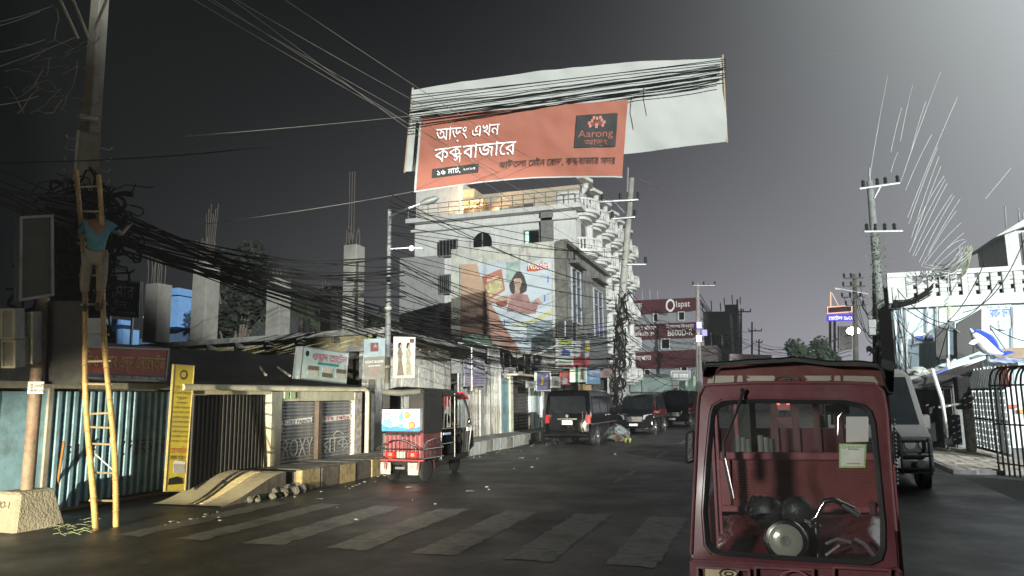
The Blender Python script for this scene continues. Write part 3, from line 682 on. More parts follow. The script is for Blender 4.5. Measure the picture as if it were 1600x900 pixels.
MB().prism([c0-sd*.23+V((0, 0, bz0-.1)), c0-sd*.18+V((0, 0, bz0-.1)), c0-sd*.18+V((0, 0, bz1)), c0-sd*.23+V((0, 0, bz1))], -vd*.2).build('side_plate', mat('pale_bracket', (.42, .40, .30), .6, .2), lp)
for py in (30, 65, 183):
    z = zt(py); MB().prism([c0-sd*.2+V((0, 0, z)), c0+sd*.12+V((0, 0, z)), c0+sd*.12+V((0, 0, z-.08)), c0-sd*.2+V((0, 0, z-.08))], -vd*.5+V((0, 0, .01))).build('clamp', mat('pale_bracket', (0, 0, 0)), lp)
for a_, b_ in (((85, -20), (122, 60)), ((108, -15), (140, 62)), ((170, -10), (148, 45))):
    MB().tube([at(*a_, D=10.9), at(*b_, D=11.0)], .02, 6).build('brace', mat('pale_bracket', (0, 0, 0)), lp)
for i in range(9):
    z = zt(85+i*12); s_ = 1 if i % 2 else -1; mb = MB().tube([c0+sd*.2*s_+V((0, 0, z)), c0+sd*.36*s_+V((0, 0, z-.02)), c0+sd*.40*s_+V((0, 0, z+.05))], .014, 6); mb.build('hook', steel, lp)
MB().prism([PB+vd*.3-sd*.2+V((0, 0, .35)), PB+vd*.3+sd*.12+V((0, 0, .35)), PB+vd*.3+sd*.15+V((0, 0, 2.0)), PB+vd*.3-sd*.2+V((0, 0, 2.0))], -vd*.05).build('peeling_posters', mat('torn_poster', (.42, .44, .43), .8, var=.5, scale=7, bump=.3, dirt=(.12, .10, .09), dirt_amt=.8), lp)
# cable tangle hanging round the pole: nobody could count it
rnd = random.Random(5); mb = MB()
def wander(p, n, step, pull):
    pts = [p]; d = V((rnd.uniform(-1, 1), rnd.uniform(-1, 1), rnd.uniform(-1, .2))).normalized()
    for i in range(n):
        d = (d+V((rnd.gauss(0, .5), rnd.gauss(0, .5), rnd.gauss(0, .5)))+(pull-pts[-1])*.55).normalized(); pts.append(pts[-1]+d*step)
    return pts
for i in range(380):
    z = rnd.choice([rnd.uniform(zt(560), zt(215)), rnd.uniform(zt(330), zt(200))]); c = PB+V((0, 0, z))+vd*rnd.uniform(-.3, .35)+sd*rnd.gauss(-.16, .34)
    mb.tube(wander(c, 12, .14, PB+V((0, 0, z))+vd*.1), rnd.uniform(.010, .032), 5, cap=False)
for i in range(120):      # long droppers down the shaft
    x = rnd.gauss(-.12, .25); pts = []; z1 = rnd.uniform(zt(330), zt(220)); z0 = rnd.uniform(.9, 3.0)
    for k in range(10): t_ = k/9; pts.append(PB+V((0, 0, z1*(1-t_)+z0*t_))+sd*(x+.12*math.sin(t_*6+i))+vd*(.28+.1*math.cos(t_*5+i)))
    mb.tube(pts, rnd.uniform(.012, .022), 5, cap=False)
for i in range(95):      # dense black lump at mid height
    z = rnd.uniform(zt(590), zt(480)); c = PB+V((0, 0, z))+vd*rnd.uniform(.25, .6)+sd*rnd.uniform(-.6, .35); R_ = rnd.uniform(.12, .4); pts = []
    for k in range(15): q_ = 6.28*k/14; pts.append(c+sd*math.cos(q_)*R_+V((0, 0, math.sin(q_)*R_))+vd*.1*math.sin(q_*2+i))
    mb.tube(pts, .016, 5, cap=False)
o = mb.build('cable_tangle', cablem, None, smooth=True); o['kind'] = 'stuff'; o['label'] = 'dense black tangle of cables wrapped round the left pole'; ctangle = o
dk = MB().prism([at(76, 470, D=11.3), at(132, 470, D=11.3), at(132, 600, D=11.3), at(70, 600, D=11.3)], -vd*.3).build('junction_box', black); tag(dk, 'black junction box buried in cables on the left pole', 'junction box')
# thin broken wires jutting at left
mb = []
for i in range(26):
    p = at(rnd.uniform(5, 110), rnd.uniform(60, 180), D=rnd.uniform(10, 12)); pts = [p]; d = (cR*rnd.uniform(.3, 1)+cU*rnd.uniform(-.5, .6)).normalized()
    for k in range(5): d = (d+cR*rnd.gauss(0, .35)+cU*rnd.gauss(0, .35)).normalized(); pts.append(pts[-1]+d*rnd.uniform(.06, .16))
    o = MB().tube(pts, .008, 5).build('wire_end', mat('dull_wire', (.2, .19, .16), .6, .3)); tag(o, 'frayed wire end jutting out left of the utility pole', 'wire', 'frayed wire ends left of the pole')
# coils right of the man
for i, (px, py, r) in enumerate(((178, 320, .16), (176, 340, .2), (172, 325, .13))):
    c = at(px, py, D=10.9); pts = []
    for k in range(40): q_ = 6.28*k/13; pts.append(c+cR*math.cos(q_)*r*(1+.08*math.sin(k))+cU*math.sin(q_)*r*.9+cF*.02*math.cos(k*1.7))
    o = MB().tube(pts, .022, 6).build('cable_coil', cablem, smooth=True); tag(o, 'black cable coil hanging by the hands of the man on the ladder', 'cable coil', 'cable coils at the left pole')
# ladder
ld = thing('bamboo_ladder', 'tall bamboo ladder leaning on the cable pole with a man on it', 'ladder', at(163, 826, Z=0))
def rail(a, b): 
    A = at(*a, Z=0); B = at(*b, D=10.75); pts = []; rr = []
    for k in range(23):
        t_ = k/22; p = A.lerp(B, t_)+cR*(.03*math.sin(t_*9+a[0])); pts.append(p); rr.append(.043-.012*t_)
    mb = MB().tube(pts, rr, 10)
    for k in range(1, 22): mb.lathe(pts[k], B-A, [(-.012, rr[k]), (0, rr[k]+.007), (.012, rr[k])], 10)
    mb.build('rail', bamboo, ld, smooth=True); return A, B
LA, LB = rail((146, 829), (122, 266)); RA, RB = rail((182, 823), (152, 273))
for py in (782, 738, 693, 667, 647, 600, 565, 522, 476, 430, 380, 330, 292):
    tl = (829-py)/(829-266); 
    # fraction by image height is not linear in depth: solve along the rail
    def solve(A, B, y):
        lo, hi = 0, 1
        for _ in range(30):
            m_ = (lo+hi)/2; p = A.lerp(B, m_)-V((0, 0, CH)); yy = 450-F_PX*p.dot(cU)/p.dot(cF)
            if yy > y: lo = m_
            else: hi = m_
        return A.lerp(B, lo)
    a, b = solve(LA, LB, py), solve(RA, RB, py+random.uniform(-2, 2)); e = (b-a).normalized()*.04
    MB().tube([a-e, b+e], .016, 8).build('rung', mat('pale_rung', (.42, .36, .22), .7), ld)
MB().tube([solve(LA, LB, 702), solve(RA, RB, 735)], .009, 6).build('cord', plain_white, ld)
# man on the ladder (seen from behind)
def pose_person(J0, loc, rz, scale):
    return {k: V(v)*scale for k, v in J0.items()}
def hand(J, E, R, wr, dirv, upv, s, pre, curl=.5):
    """palm with five bent fingers"""
    d = V(dirv).normalized(); u = V(upv).normalized(); sde = d.cross(u).normalized()
    J[pre+'palm'] = V(J[wr])+d*.05*s; E.append((wr, pre+'palm')); R[pre+'palm'] = (.022*s, .03*s)
    for i, (o_, l) in enumerate(((-.027, .065), (-.009, .075), (.009, .07), (.026, .055))):
        b = J[pre+'palm']+d*.035*s+sde*o_*s; J[pre+f'k{i}'] = b; J[pre+f'm{i}'] = b+(d*(1-curl*.5)-u*curl*.5)*l*.55*s; J[pre+f't{i}'] = J[pre+f'm{i}']+(d*(1-curl)-u*curl)*l*.5*s
        E += [(pre+'palm', pre+f'k{i}'), (pre+f'k{i}', pre+f'm{i}'), (pre+f'm{i}', pre+f't{i}')]; R[pre+f'k{i}'] = .0095*s; R[pre+f'm{i}'] = .0085*s; R[pre+f't{i}'] = .007*s
    b = J[pre+'palm']-d*.02*s-sde*.025*s; J[pre+'th'] = b-sde*.02*s+d*.02*s; J[pre+'tt'] = J[pre+'th']+d*.035*s-sde*.008*s-u*.01*s; E += [(pre+'palm', pre+'th'), (pre+'th', pre+'tt')]; R[pre+'th'] = .011*s; R[pre+'tt'] = .009*s
def person(name, label, loc, rz, J, shirt, trousers, skin_m, sleeve='elbow', shoes=None, s=1, hands=True, cap=None, short=False, grp=None):
    """J: joints in metres, x right, y the way the person faces, z up"""
    t = thing(name, label, 'person', loc, rz, grp); J = {k: V(v)*s for k, v in J.items()}
    R = dict(pelvis=.115, spine=.105, chest=.13, neck=.052, chin=.066, head=.092, crown=.06, shl=.062, shr=.062, ell=.042, elr=.042, wrl=.03, wrr=.03, hil=.085, hir=.085, knl=.056, knr=.056, anl=.036, anr=.036, tol=.026, tor=.026)
    R = {k: v*s for k, v in R.items()}; E = [('pelvis', 'spine'), ('spine', 'chest'), ('chest', 'neck'), ('neck', 'chin'), ('chin', 'head'), ('head', 'crown')]
    for a in 'lr': E += [('chest', 'sh'+a), ('sh'+a, 'el'+a), ('el'+a, 'wr'+a), ('pelvis', 'hi'+a), ('hi'+a, 'kn'+a), ('kn'+a, 'an'+a), ('an'+a, 'to'+a)]
    J2 = dict(J); E2 = list(E); R2 = dict(R)
    if hands:
        for a in 'lr': d = J['wr'+a]-J['el'+a]; hand(J2, E2, R2, 'wr'+a, d, V((0, 0, 1)) if abs(d.normalized().z) < .8 else V((0, 1, 0)), s, 'h'+a)
    body = skin('body', J2, E2, R2, skin_m, t)
    up = ['pelvis', 'spine', 'chest', 'shl', 'shr', 'nk']; Js = {k: J[k] for k in up[:5]}; Js['nk'] = J['chest'].lerp(J['neck'], .9); Es = [('pelvis', 'spine'), ('spine', 'chest'), ('chest', 'shl'), ('chest', 'shr'), ('chest', 'nk')]
    Rs = {k: R[k]*1.13+.012 for k in up[:5]}; Rs['nk'] = R['neck']*1.32; Rs['pelvis'] = R['pelvis']*1.22
    for a in 'lr':
        e = J['sh'+a].lerp(J['el'+a], .8) if sleeve == 'elbow' else J['el'+a]; Js['s'+a] = e; Es.append(('sh'+a, 's'+a)); Rs['s'+a] = .062*s
        if sleeve == 'long': Js['w'+a] = J['el'+a].lerp(J['wr'+a], .9); Es.append(('s'+a, 'w'+a)); Rs['w'+a] = .042*s
    skin('shirt', Js, Es, Rs, shirt, t)
    Jt = {'pelvis': J['pelvis']}; Et = []; Rt = {'pelvis': R['pelvis']*1.12}
    for a in 'lr':
        Jt['h'+a] = J['hi'+a]; Jt['k'+a] = J['kn'+a]; Jt['a'+a] = J['kn'+a].lerp(J['an'+a], .5 if short else .88); Et += [('pelvis', 'h'+a), ('h'+a, 'k'+a), ('k'+a, 'a'+a)]; Rt['h'+a] = .108*s; Rt['k'+a] = .08*s; Rt['a'+a] = .066*s
    skin('trousers', Jt, Et, Rt, trousers, t)
    hd = J['head']; f = V((0, 1, 0)); mb = MB().ball(hd+V((0, -.012, .022))*s, V((.088, .10, .112))*s, 14, 10)
    for v in range(len(mb.v)):
        p = mb.v[v]-hd
        if p.y > .03*s and p.z < .05*s: mb.v[v] = hd+V((p.x*.7, .03*s, max(p.z, -.03*s)))
        if p.z < -.05*s: mb.v[v].z = hd.z-.05*s
        mb.v[v] += V((noise.noise(p*60), noise.noise(p*60+V((5, 0, 0))), noise.noise(p*60+V((0, 5, 0)))))*.008*s
    mb.build('hair', cap or hairm, t, world=False, smooth=True)
    mb = MB().ball(hd+V((0, .098, -.02))*s, V((.013, .02, .022))*s, 8, 6); mb.build('nose', skin_m, t, world=False, smooth=True)
    for sx in (-1, 1):
        MB().ball(hd+V((sx*.033, .082, .012))*s, .012*s, 8, 6).build('eye', mat('eye_white', (.5, .48, .45), .3, bump=0), t, world=False, smooth=True)
        MB().ball(hd+V((sx*.092, 0, -.005))*s, V((.012, .022, .032))*s, 8, 6).build('ear', skin_m, t, world=False, smooth=True)
    MB().ball(hd+V((0, .085, -.055))*s, V((.024, .01, .006))*s, 8, 5).build('mouth', mat('lips', (.18, .07, .06), .5, bump=0), t, world=False)
    if shoes:
        for a in 'lr':
            an, to = J['an'+a], J['to'+a]; MB().tube([an-(to-an)*.35-V((0, 0, .03))*s, an-V((0, 0, .035))*s, to-V((0, 0, .005))*s, to+(to-an)*.15], [.03*s, .043*s, .04*s, .02*s], 10).build('shoe', shoes, t, world=False, smooth=True)
    return t
mp = at(143, 484, D=10.55)
Jm = dict(pelvis=(0, 0, .86), spine=(0, .02, 1.02), chest=(.0, .05, 1.28), neck=(.01, .08, 1.43), chin=(.03, .12, 1.49), head=(.04, .13, 1.57), crown=(.04, .13, 1.64),
          shl=(-.17, .06, 1.36), shr=(.17, .07, 1.37), ell=(-.25, .16, 1.14), wrl=(-.12, .34, 1.22), elr=(.33, .20, 1.26), wrr=(.42, .36, 1.42),
          hil=(-.09, 0, .83), hir=(.09, .0, .83), knl=(-.12, .08, .45), knr=(.11, .10, .46), anl=(-.09, .0, .07), anr=(.08, .02, .10), tol=(-.09, .13, .02), tor=(.09, .15, .04))
az_ = math.atan2(ray(143, 484).y, ray(143, 484).x)-math.pi/2
person('person', 'man in a blue shirt and khaki trousers standing on the ladder handling cables', mp, az_, Jm, mat('blue_shirt', (.07, .20, .27), .85, var=.2, scale=9, bump=.2), mat('khaki_cloth', (.22, .20, .16), .9, var=.15, scale=9, bump=.2), skinm, s=.93, short=True, shoes=mat('sandal', (.05, .04, .035), .7))
# steel post with block foot and the framed board it carries
ps = at(42, 775, Z=.45); bp = V((ps.x, ps.y, 0)); top = at(38, 470, D=(ps-V((0, 0, CH))).dot(cF)+.05)
sp = thing('sign_post', 'rusty steel sign post standing in a rough concrete block on the left', 'post', bp)
MB().tube([bp+V((0, 0, .4)), bp+V((0, 0, top.z+.1))], .09, 14).build('tube', mat('rusty_post', (.24, .185, .14), .7, .2, var=.35, scale=6, bump=.3, dirt=(.14, .07, .05), dirt_amt=.7), sp, smooth=True)
mb = MB(); h = .52; b_ = [(-.42, -.38), (.34, -.42), (.40, .36), (-.36, .40)]; t_ = [(-.30, -.28), (.22, -.3), (.25, .25), (-.28, .27)]
bb = [bp+V((x, y, 0)) for x, y in b_]; tt = [bp+V((x, y, h+.04*random.random())) for x, y in t_]
for i in range(4): j = (i+1) % 4; mb.quad(bb[i], bb[j], tt[j], tt[i])
mb.quad(*tt); blk = mb.build('block', mat('rough_concrete', (.30, .285, .225), .9, var=.2, scale=4, bump=1.0, dirt=(.25, .22, .16)), sp, bevel=.04, weld=True)
S = Sheet(at(0, 795, D=9.3), at(60, 795, D=9.3), at(60, 775, D=9.3), at(0, 775, D=9.3))
nrm = (bb[1]-bb[0]).cross(tt[0]-bb[0]).normalized(); S = Sheet(bb[0].lerp(tt[0], .1), bb[1].lerp(tt[1], .1), bb[1].lerp(tt[1], .95), bb[0].lerp(tt[0], .95)); S.text('CHO-1', mat('scratched_mark', (.14, .11, .08), .8), sp, .1, .58, .10, off=.012)
S = Sheet(bp+vd*.1-sd*.10+V((0, 0, 1.95)), bp+vd*.1+sd*.10+V((0, 0, 1.95)), bp+vd*.1+sd*.10+V((0, 0, 2.13)), bp+vd*.1-sd*.10+V((0, 0, 2.13))); S.board('paper_notice', plain_white, sp, t=.01); S.text('টু লেট', ink, sp, .15, .5, .05, off=.006); S.text('বাসা ভাড়া', ink, sp, .12, .15, .04, off=.006)
fb = thing('framed_board', 'blank dark grey notice board with a pale metal frame on the left post', 'notice board', at(60, 468, D=9.7))
S = Sheet(at(29, 471, D=9.8), at(84, 462, D=10.1), at(83, 335, D=10.1), at(30, 338, D=9.8))
S.board('panel', mat('board_grey', (.055, .055, .05), .5, bump=.03), fb, t=.22); S.frame('frame', mat('board_frame', (.33, .34, .35), .4, .5), fb, wd=.035, t=.26, off=.03)
for i, (x0, x1, y0, y1, D) in enumerate(((2, 24, 482, 530, 10.6), (3, 25, 531, 575, 10.6), (44, 52, 487, 568, 10.9))):
    S = Sheet(at(x0, y1, D=D), at(x1, y1, D=D), at(x1, y0, D=D), at(x0, y0, D=D)); b = thing('metal_cabinet', ['upper grey louvred cabinet at the left edge above the post', 'lower grey louvred cabinet at the left edge above the post', 'narrow grey cabinet between the sign post and the cables'][i], 'cabinet', S.pt(.5, 0))
    S.board('case', mat('cabinet_grey', (.24, .24, .22), .6, .2), b, t=.2); S.frame('frame', mat('pale_bracket', (0, 0, 0)), b, wd=.03, t=.05)
o = MB().tube([at(85, 790, Z=.1), at(100, 690, X=-11.0)], .02, 6).build('timber_stick', mat('orange_stick', (.35, .16, .04), .7)); tag(o, 'thin orange brown stick leaning on the blue shutter', 'stick')
# straw on the ground
mb = MB()
for i in range(30):
    p = at(random.uniform(60, 140), random.uniform(812, 835), Z=.012); a_ = random.uniform(-.6, .9); l = random.uniform(.1, .35); mb.tube([p, p+V((math.cos(a_)*l*.5, math.sin(a_)*l*.5, .03)), p+V((math.cos(a_)*l, math.sin(a_)*l, 0))], .005, 4)
o = mb.build('straw', mat('straw', (.17, .20, .11), .8, bump=0)); o['kind'] = 'stuff'; o['label'] = 'cut green wire and straw at the foot of the ladder'
#@@CENTRE
# ================================================================ CENTRE: street lamp, hoardings, walls and shops along the footpath
sl_ = thing('street_lamp', 'grey street lamp post with an unlit head reaching over the left rickshaw', 'street lamp', (-9.05, 16.9, FZ))
mb = MB().tube([(-9.05, 16.9, FZ), (-9.05, 16.9, 3.5), (-9.05, 16.9, 6.75)], [.085, .075, .05], 12); mb.build('pole', mat('dull_lamp_post', (.16, .165, .16), .7, .2, var=.3, scale=5, streak=.3, dirt=(.07, .065, .06)), sl_, smooth=True)
a0 = V((-9.05, 16.9, 6.55)); a1 = at(640, 325, D=17.2); a2 = at(658, 318, D=17.2); a3 = at(686, 309, D=17.2)
MB().tube([a0, a0.lerp(a1, .5)+V((0, 0, .03)), a1, a2], .028, 8).build('arm', steel, sl_, smooth=True)
MB().tube([a2-(a3-a2)*.05, a2.lerp(a3, .3), a2.lerp(a3, .75), a3], [.04, .085, .08, .02], 10).build('lamp_head', mat('lamp_head_grey', (.16, .17, .16), .5, .3), sl_, smooth=True)
MB().tube([at(608, 389, D=17.3), at(640, 387, D=17.3), at(660, 388, D=17.3)], .018, 6).build('cross_arm', steel, sl_)
MB().ball(at(643, 388, D=17.25), .07, 8, 6).build('insulator', plain_white, sl_, smooth=True)
for z in (1.2, 2.6, 4.1): MB().lathe((-9.05, 16.9, z), (0, 0, 1), [(0, .095), (.06, .095)], 12).build('band', mat('pale_bracket', (0, 0, 0)), sl_)
# two hoardings tied to the lamp post
h1 = thing('poster_board', 'dark poster with white seaside town lettering left of the lamp post', 'poster', at(587, 590, D=17))
S = Sheet(at(568, 593, D=17), at(601, 591, D=17.1), at(602, 528, D=17.1), at(569, 530, D=17))
S.board('panel', mat('poster_dark', (.13, .13, .12), .5, var=.5, scale=2, bump=0), h1, t=.03)
S.poly('sky_print', mat('poster_sky', (.22, .28, .30), .5, var=.3, bump=0), h1, [(0, .55), (1, .55), (1, 1), (0, 1)], off=.004); S.poly('logo_plate', mat('logo_maroon', (.10, .02, .02), .5, bump=0), h1, [(.3, .68), (.68, .68), (.68, .9), (.3, .9)], off=.01)
S.text('★', mat('logo_rose', (.45, .12, .12), .5, bump=0), h1, .40, .76, .1, off=.016); S.text("COX'S BAZAR", plain_white, h1, .06, .40, .055, w=S.W*.88, off=.012)
S.text('NOW OPEN', plain_white, h1, .2, .31, .03, w=S.W*.6, off=.012); S.text('16 MARCH', mat('logo_rose', (0, 0, 0)), h1, .24, .18, .05, w=S.W*.5, off=.012)
h2 = thing('poster_board', 'pale poster of two women in long dresses right of the lamp post', 'poster', at(630, 590, D=17))
S = Sheet(at(614, 591, D=17.1), at(648, 590, D=17.3), at(649, 527, D=17.3), at(615, 526, D=17.1))
S.board('panel', mat('poster_cream', (.50, .50, .40), .5, var=.08, bump=0), h2, t=.03)
S.poly('logo_plate', mat('logo_maroon', (0, 0, 0)), h2, [(.74, .86), (.94, .86), (.94, .96), (.74, .96)], off=.008)
pd = mat('print_grey_brown', (.16, .13, .10), .6, var=.4, scale=20, bump=0); pf = mat('print_skin', (.34, .22, .15), .6, bump=0); pl_ = mat('print_dress', (.28, .27, .20), .6, var=.4, scale=25, bump=0)
for x, m_, dr in ((.3, pd, pd), (.68, pl_, pl_)):
    S.poly('printed_dress', m_, h2, [(x-.06, .74), (x+.06, .74), (x+.11, .6), (x+.08, .45), (x+.2, .06), (x-.12, .06), (x-.07, .45), (x-.12, .6)], off=.008)
    S.poly('printed_face', pf, h2, ring(x+.02, .79, .045, S, 12), off=.010); S.poly('printed_hair', ink, h2, [(x-.1, .74), (x-.08, .85), (x+.03, .87), (x+.06, .83), (x-.02, .8), (x-.03, .72)], off=.013)
    S.poly('printed_arm', pf, h2, [(x+.07, .7), (x+.16, .56), (x+.13, .54), (x+.05, .64)], off=.013)
# old grey wall behind the rickshaw
ow = thing('old_wall', 'stained pale concrete wall with torn bills behind the left rickshaw', 'wall', (-10.6, 19, 0))
ob = mat('old_plaster', (.30, .29, .26), .85, var=.35, scale=4, bump=.4, streak=.3, dirt=(.10, .095, .085), dirt_amt=.7)
MB().box((-10.75, 18.4, 0), (-10.45, 24.2, 3.15)).build('wall', ob, ow)
for y, z, w_, h_ in ((19.4, 2.1, .7, .9), (20.4, 2.0, .9, .85), (21.6, 2.15, .8, .75), (22.8, 2.0, .8, .9), (21, 1.2, .6, .5)):
    MB().box((-10.46, y, z), (-10.44+random.uniform(0, .005), y+w_, z+h_)).build('torn_bill', mat('torn_bill', (.36, .35, .32), .8, var=.4, scale=9, bump=.1), ow)
rl = MB().box((-11.1, 18.2, 3.15), (-10.2, 23.6, 3.3)).build('canopy_slab', conc_d, ow)
mb = MB()
for i in range(7):
    y = 18.6+i*.7; q_ = MB().tube([(-10.3, y, 3.36), (-10.6, y+1.6, 3.42+.05*(i % 3))], .04, 5).build('timber', mat('grey_timber', (0, 0, 0)), ow)
# corrugated hoarding wall
cw = thing('sheet_metal_wall', 'tall rusty grey corrugated sheet wall along the footpath', 'wall', (-10.2, 26, 0))
y = 24.2
for i in range(8):
    wd = random.uniform(.52, .66); top_ = 3.0+random.uniform(-.25, .25)+(.85 if i in (5, 6) else 0)-(.4 if i < 2 else 0)
    corrugated((-10.2+random.uniform(-.04, .04), y, 0), (-10.2+random.uniform(-.04, .04), y+wd-.02, 0), FZ, top_, .13, .05, (1, 0, 0)).build('sheet', corr_g, cw); y += wd
for yy in (24.3, 26.1, 28.4): MB().box((-10.12, yy, FZ), (-10.04, yy+.07, 3.2)).build('post', steel, cw)
MB().box((-10.1, 28.55, FZ), (-10.05, 29.4, 2.6)).build('blue_door', mat('blue_tin_door', (.20, .33, .36), .5, .3, var=.25, dirt=(.1, .12, .12)), cw)
MB().box((-10.15, 29.4, FZ), (-9.98, 29.75, 2.7)).build('pillar', mat('cream_pillar', (.46, .44, .33), .8, var=.2, bump=.2, dirt=(.2, .18, .13)), cw)
# sign with tree canopy shape above
um = thing('canopy_sign', 'small green domed sign on a grey post above the sheet wall', 'sign', at(737, 600, X=-9.9))
MB().tube([at(737, 610, X=-9.9), at(737, 536, X=-9.9)], .05, 8).build('post', steel, um)
S = Sheet(at(722, 536, X=-9.85), at(769, 540, X=-9.85), at(769, 522, X=-9.85), at(722, 518, X=-9.85))
pts = [(0, .1), (.1, .55), (.3, .85), (.5, .97), (.75, .85), (.92, .5), (1, .05), (.5, .2)]
S.poly('dome', mat('dome_green', (.12, .20, .14), .6, var=.5, scale=8), um, pts, t=.12, off=.05); S.poly('dome_frame', plain_white, um, [(0, -.02), (1, -.08), (1, .1), (.5, .22), (0, .12)], t=.2, off=.04)
pb = thing('poster_board', 'purple and white notice board hung on the corrugated sheet wall', 'notice board', at(745, 605, X=-9.95))
S = Sheet(at(726, 604, X=-9.95), at(759, 603, X=-9.95), at(757, 559, X=-9.95), at(727, 559, X=-9.95))
S.board('panel', mat('board_purple', (.26, .24, .29), .6, var=.15, bump=.05, dirt=(.12, .11, .12)), pb, t=.05)
for i in range(5): S.poly('text_line', mat('purple_print', (.12, .09, .2), .6, bump=0), pb, [(.05, .08+i*.09), (.93, .08+i*.09), (.93, .11+i*.09), (.05, .11+i*.09)], off=.01)
for u, v in ((.08, .62), (.38, .6), (.68, .62), (.15, .82), (.5, .84)): S.poly('small_picture', mat('bill_white', (.42, .4, .42), .7, var=.3, scale=20, bump=0), pb, [(u, v), (u+.24, v), (u+.22, v+.13), (u+.02, v+.14)], off=.01)
# row of low shops between hoarding and corner building
ls = thing('low_shops', 'row of low shuttered shops with a rusty tin roof beyond the sheet wall', 'shop', (-10.5, 33, 0))
MB().box((-14, 29.8, 0), (-10.5, 38.3, 2.9)).build('wall', mat('dark_wall', (.10, .10, .09), .9, var=.3), ls)  # one even dark grey base colour
MB().box((-10.9, 29.8, 2.75), (-9.75, 38.2, 2.83)).build('roof_sheet', mat('pale_rusty_roof', (.38, .35, .27), .8, var=.4, scale=6, dirt=(.2, .14, .09), dirt_amt=.6), ls)
for i, (y0, y1, m_) in enumerate(((30.0, 31.4, 's'), (31.5, 32.9, 's'), (35.2, 36.6, 'd'), (36.7, 38.0, 'd'))):
    sm2 = mat('brown_grey_shutter', (.10, .09, .08), .6, .3, var=.3, streak=.2, dirt=(.05, .045, .04)); sh = MB().box((-10.4, y0, FZ), (-10.33, y1, 2.45)).build('roller_shutter', sm2, ls)
    if m_ == 's':
        src = MB().prism([(0, 0, 0), (.03, 0, .05), (.03, 0, .1), (0, 0, .137)], (0, y1-y0, 0)).mesh('slat'); src.materials.append(sm2)
        for k in range(14): piece(src, 'slat', sh, V((-10.33, y0, FZ+.05+k*.14))-WM[sh.name].translation)
for y0, wd, m_ in ((29.85, .14, conc), (32.95, .5, white), (33.6, .55, mat('pale_green_pillar', (.30, .40, .37), .7, var=.15)), (34.3, .12, steel), (34.95, .2, white)):
    MB().box((-10.42, y0, FZ), (-10.22, y0+wd, 2.6)).build('pillar', m_, ls)
MB().box((-10.3, 29.8, 2.45), (-10.2, 33, 2.75)).build('fascia', conc_d, ls)
# things on the roof of the low shops
mb = MB()
for i in range(5):
    y = 30.3+i*1.0; MB().tube([(-10.6, y, 2.85), (-10.6, y+random.uniform(-.3, .3), 4.0)], .03, 6).build('roof_post', conc_d, ls)
tarp2 = MB().grid(lambda u, v: V((-10.3-2.5*v, 29.9+u*4.2, 3.85-.9*u+.5*v+.12*noise.noise(V((u*7, v*4, 0))))), 16, 6).build('tarpaulin', mat('grey_tarpaulin', (.10, .11, .10), .6, var=.4, bump=.4), smooth=True); tag(tarp2, 'grey torn tarpaulin sloping over the low shops', 'tarpaulin')
def sign(label, q, X, base, items=(), t=.08, frame=None, name='shop_sign', cat='sign', post=None):
    (x0, y0, x1, y1) = q; r = thing(name, label, cat, at((x0+x1)/2, y1, X=X))
    S = Sheet(at(x0, y1, X=X), at(x1, y1, X=X), at(x1, y0, X=X), at(x0, y0, X=X)); S.board('panel', base, r, t=t)
    if frame: S.frame('frame', frame, r, wd=.05, t=t+.04)
    for k in items: k(S, r)
    if post: MB().tube([at((x0+x1)/2, post[0], X=X-.1), at((x0+x1)/2, post[1], X=X-.1)], .04, 6).build('post', steel, r)
    return r
P_ = lambda n, m_, uv, off=.012: (lambda S, r: S.poly(n, m_, r, uv, off=off))
T_ = lambda t, m_, u, v, h, w: (lambda S, r: S.text(t, m_, r, u, v, h*S.H, w=w*S.W, off=.022))
sign('white framed portrait poster over the low shops, left of the blue poster', (790, 574, 806, 596), -10.3, mat('bill_white', (.4, .4, .4)), [P_('portrait', pd, [(.2, .2), (.8, .15), (.7, .8), (.3, .85)])], name='poster_board', cat='poster')
sign('blue poster with yellow figures on a post left of the first black van', (838, 580, 860, 611), -9.6, mat('poster_blue', (.15, .15, .32), .5, var=.2, bump=0), [P_('printed_figure', yeli, [(.3, .3), (.45, .3), (.5, .65), (.35, .75)]), P_('printed_figure', pf, [(.62, .2), (.8, .2), (.85, .5), (.65, .55)]), P_('printed_moon', plain_white, [(.66, .7), (.8, .75), (.75, .85)])], frame=mat('white_tin', (.6, .6, .58), .5), post=(680, 575), name='poster_board', cat='poster')
lbx = mat('light_box_white', (.62, .66, .55), .5, bump=0, emit=.25, ecol=(.8, .9, .75))
sign('white and green light box sign above the first black van', (899, 571, 917, 597), -9.2, lbx, [P_('green_band', greeni, [(0, .0), (.2, 0), (.2, 1), (0, 1)]), P_('printed_figure', mat('print_dress', (0, 0, 0)), [(.4, .15), (.7, .15), (.65, .8), (.45, .8)])], t=.3)
sign('blue tilted shop sign beside the white and green light box', (918, 572, 938, 600), -9.3, mat('sign_blue', (.12, .25, .42), .5, bump=0), [T_('টেলিকম', plain_white, .1, .55, .2, .8), T_('SERVICE', plain_white, .1, .25, .12, .8)], t=.1)
sign('small red and white shop sign left of the light box', (877, 580, 892, 602), -9.6, mat('sign_crimson', (.4, .05, .05), .5, bump=0), [P_('white_panel', mat('bill_white', (0, 0, 0)), [(.1, .1), (.6, .1), (.6, .5), (.1, .5)])])
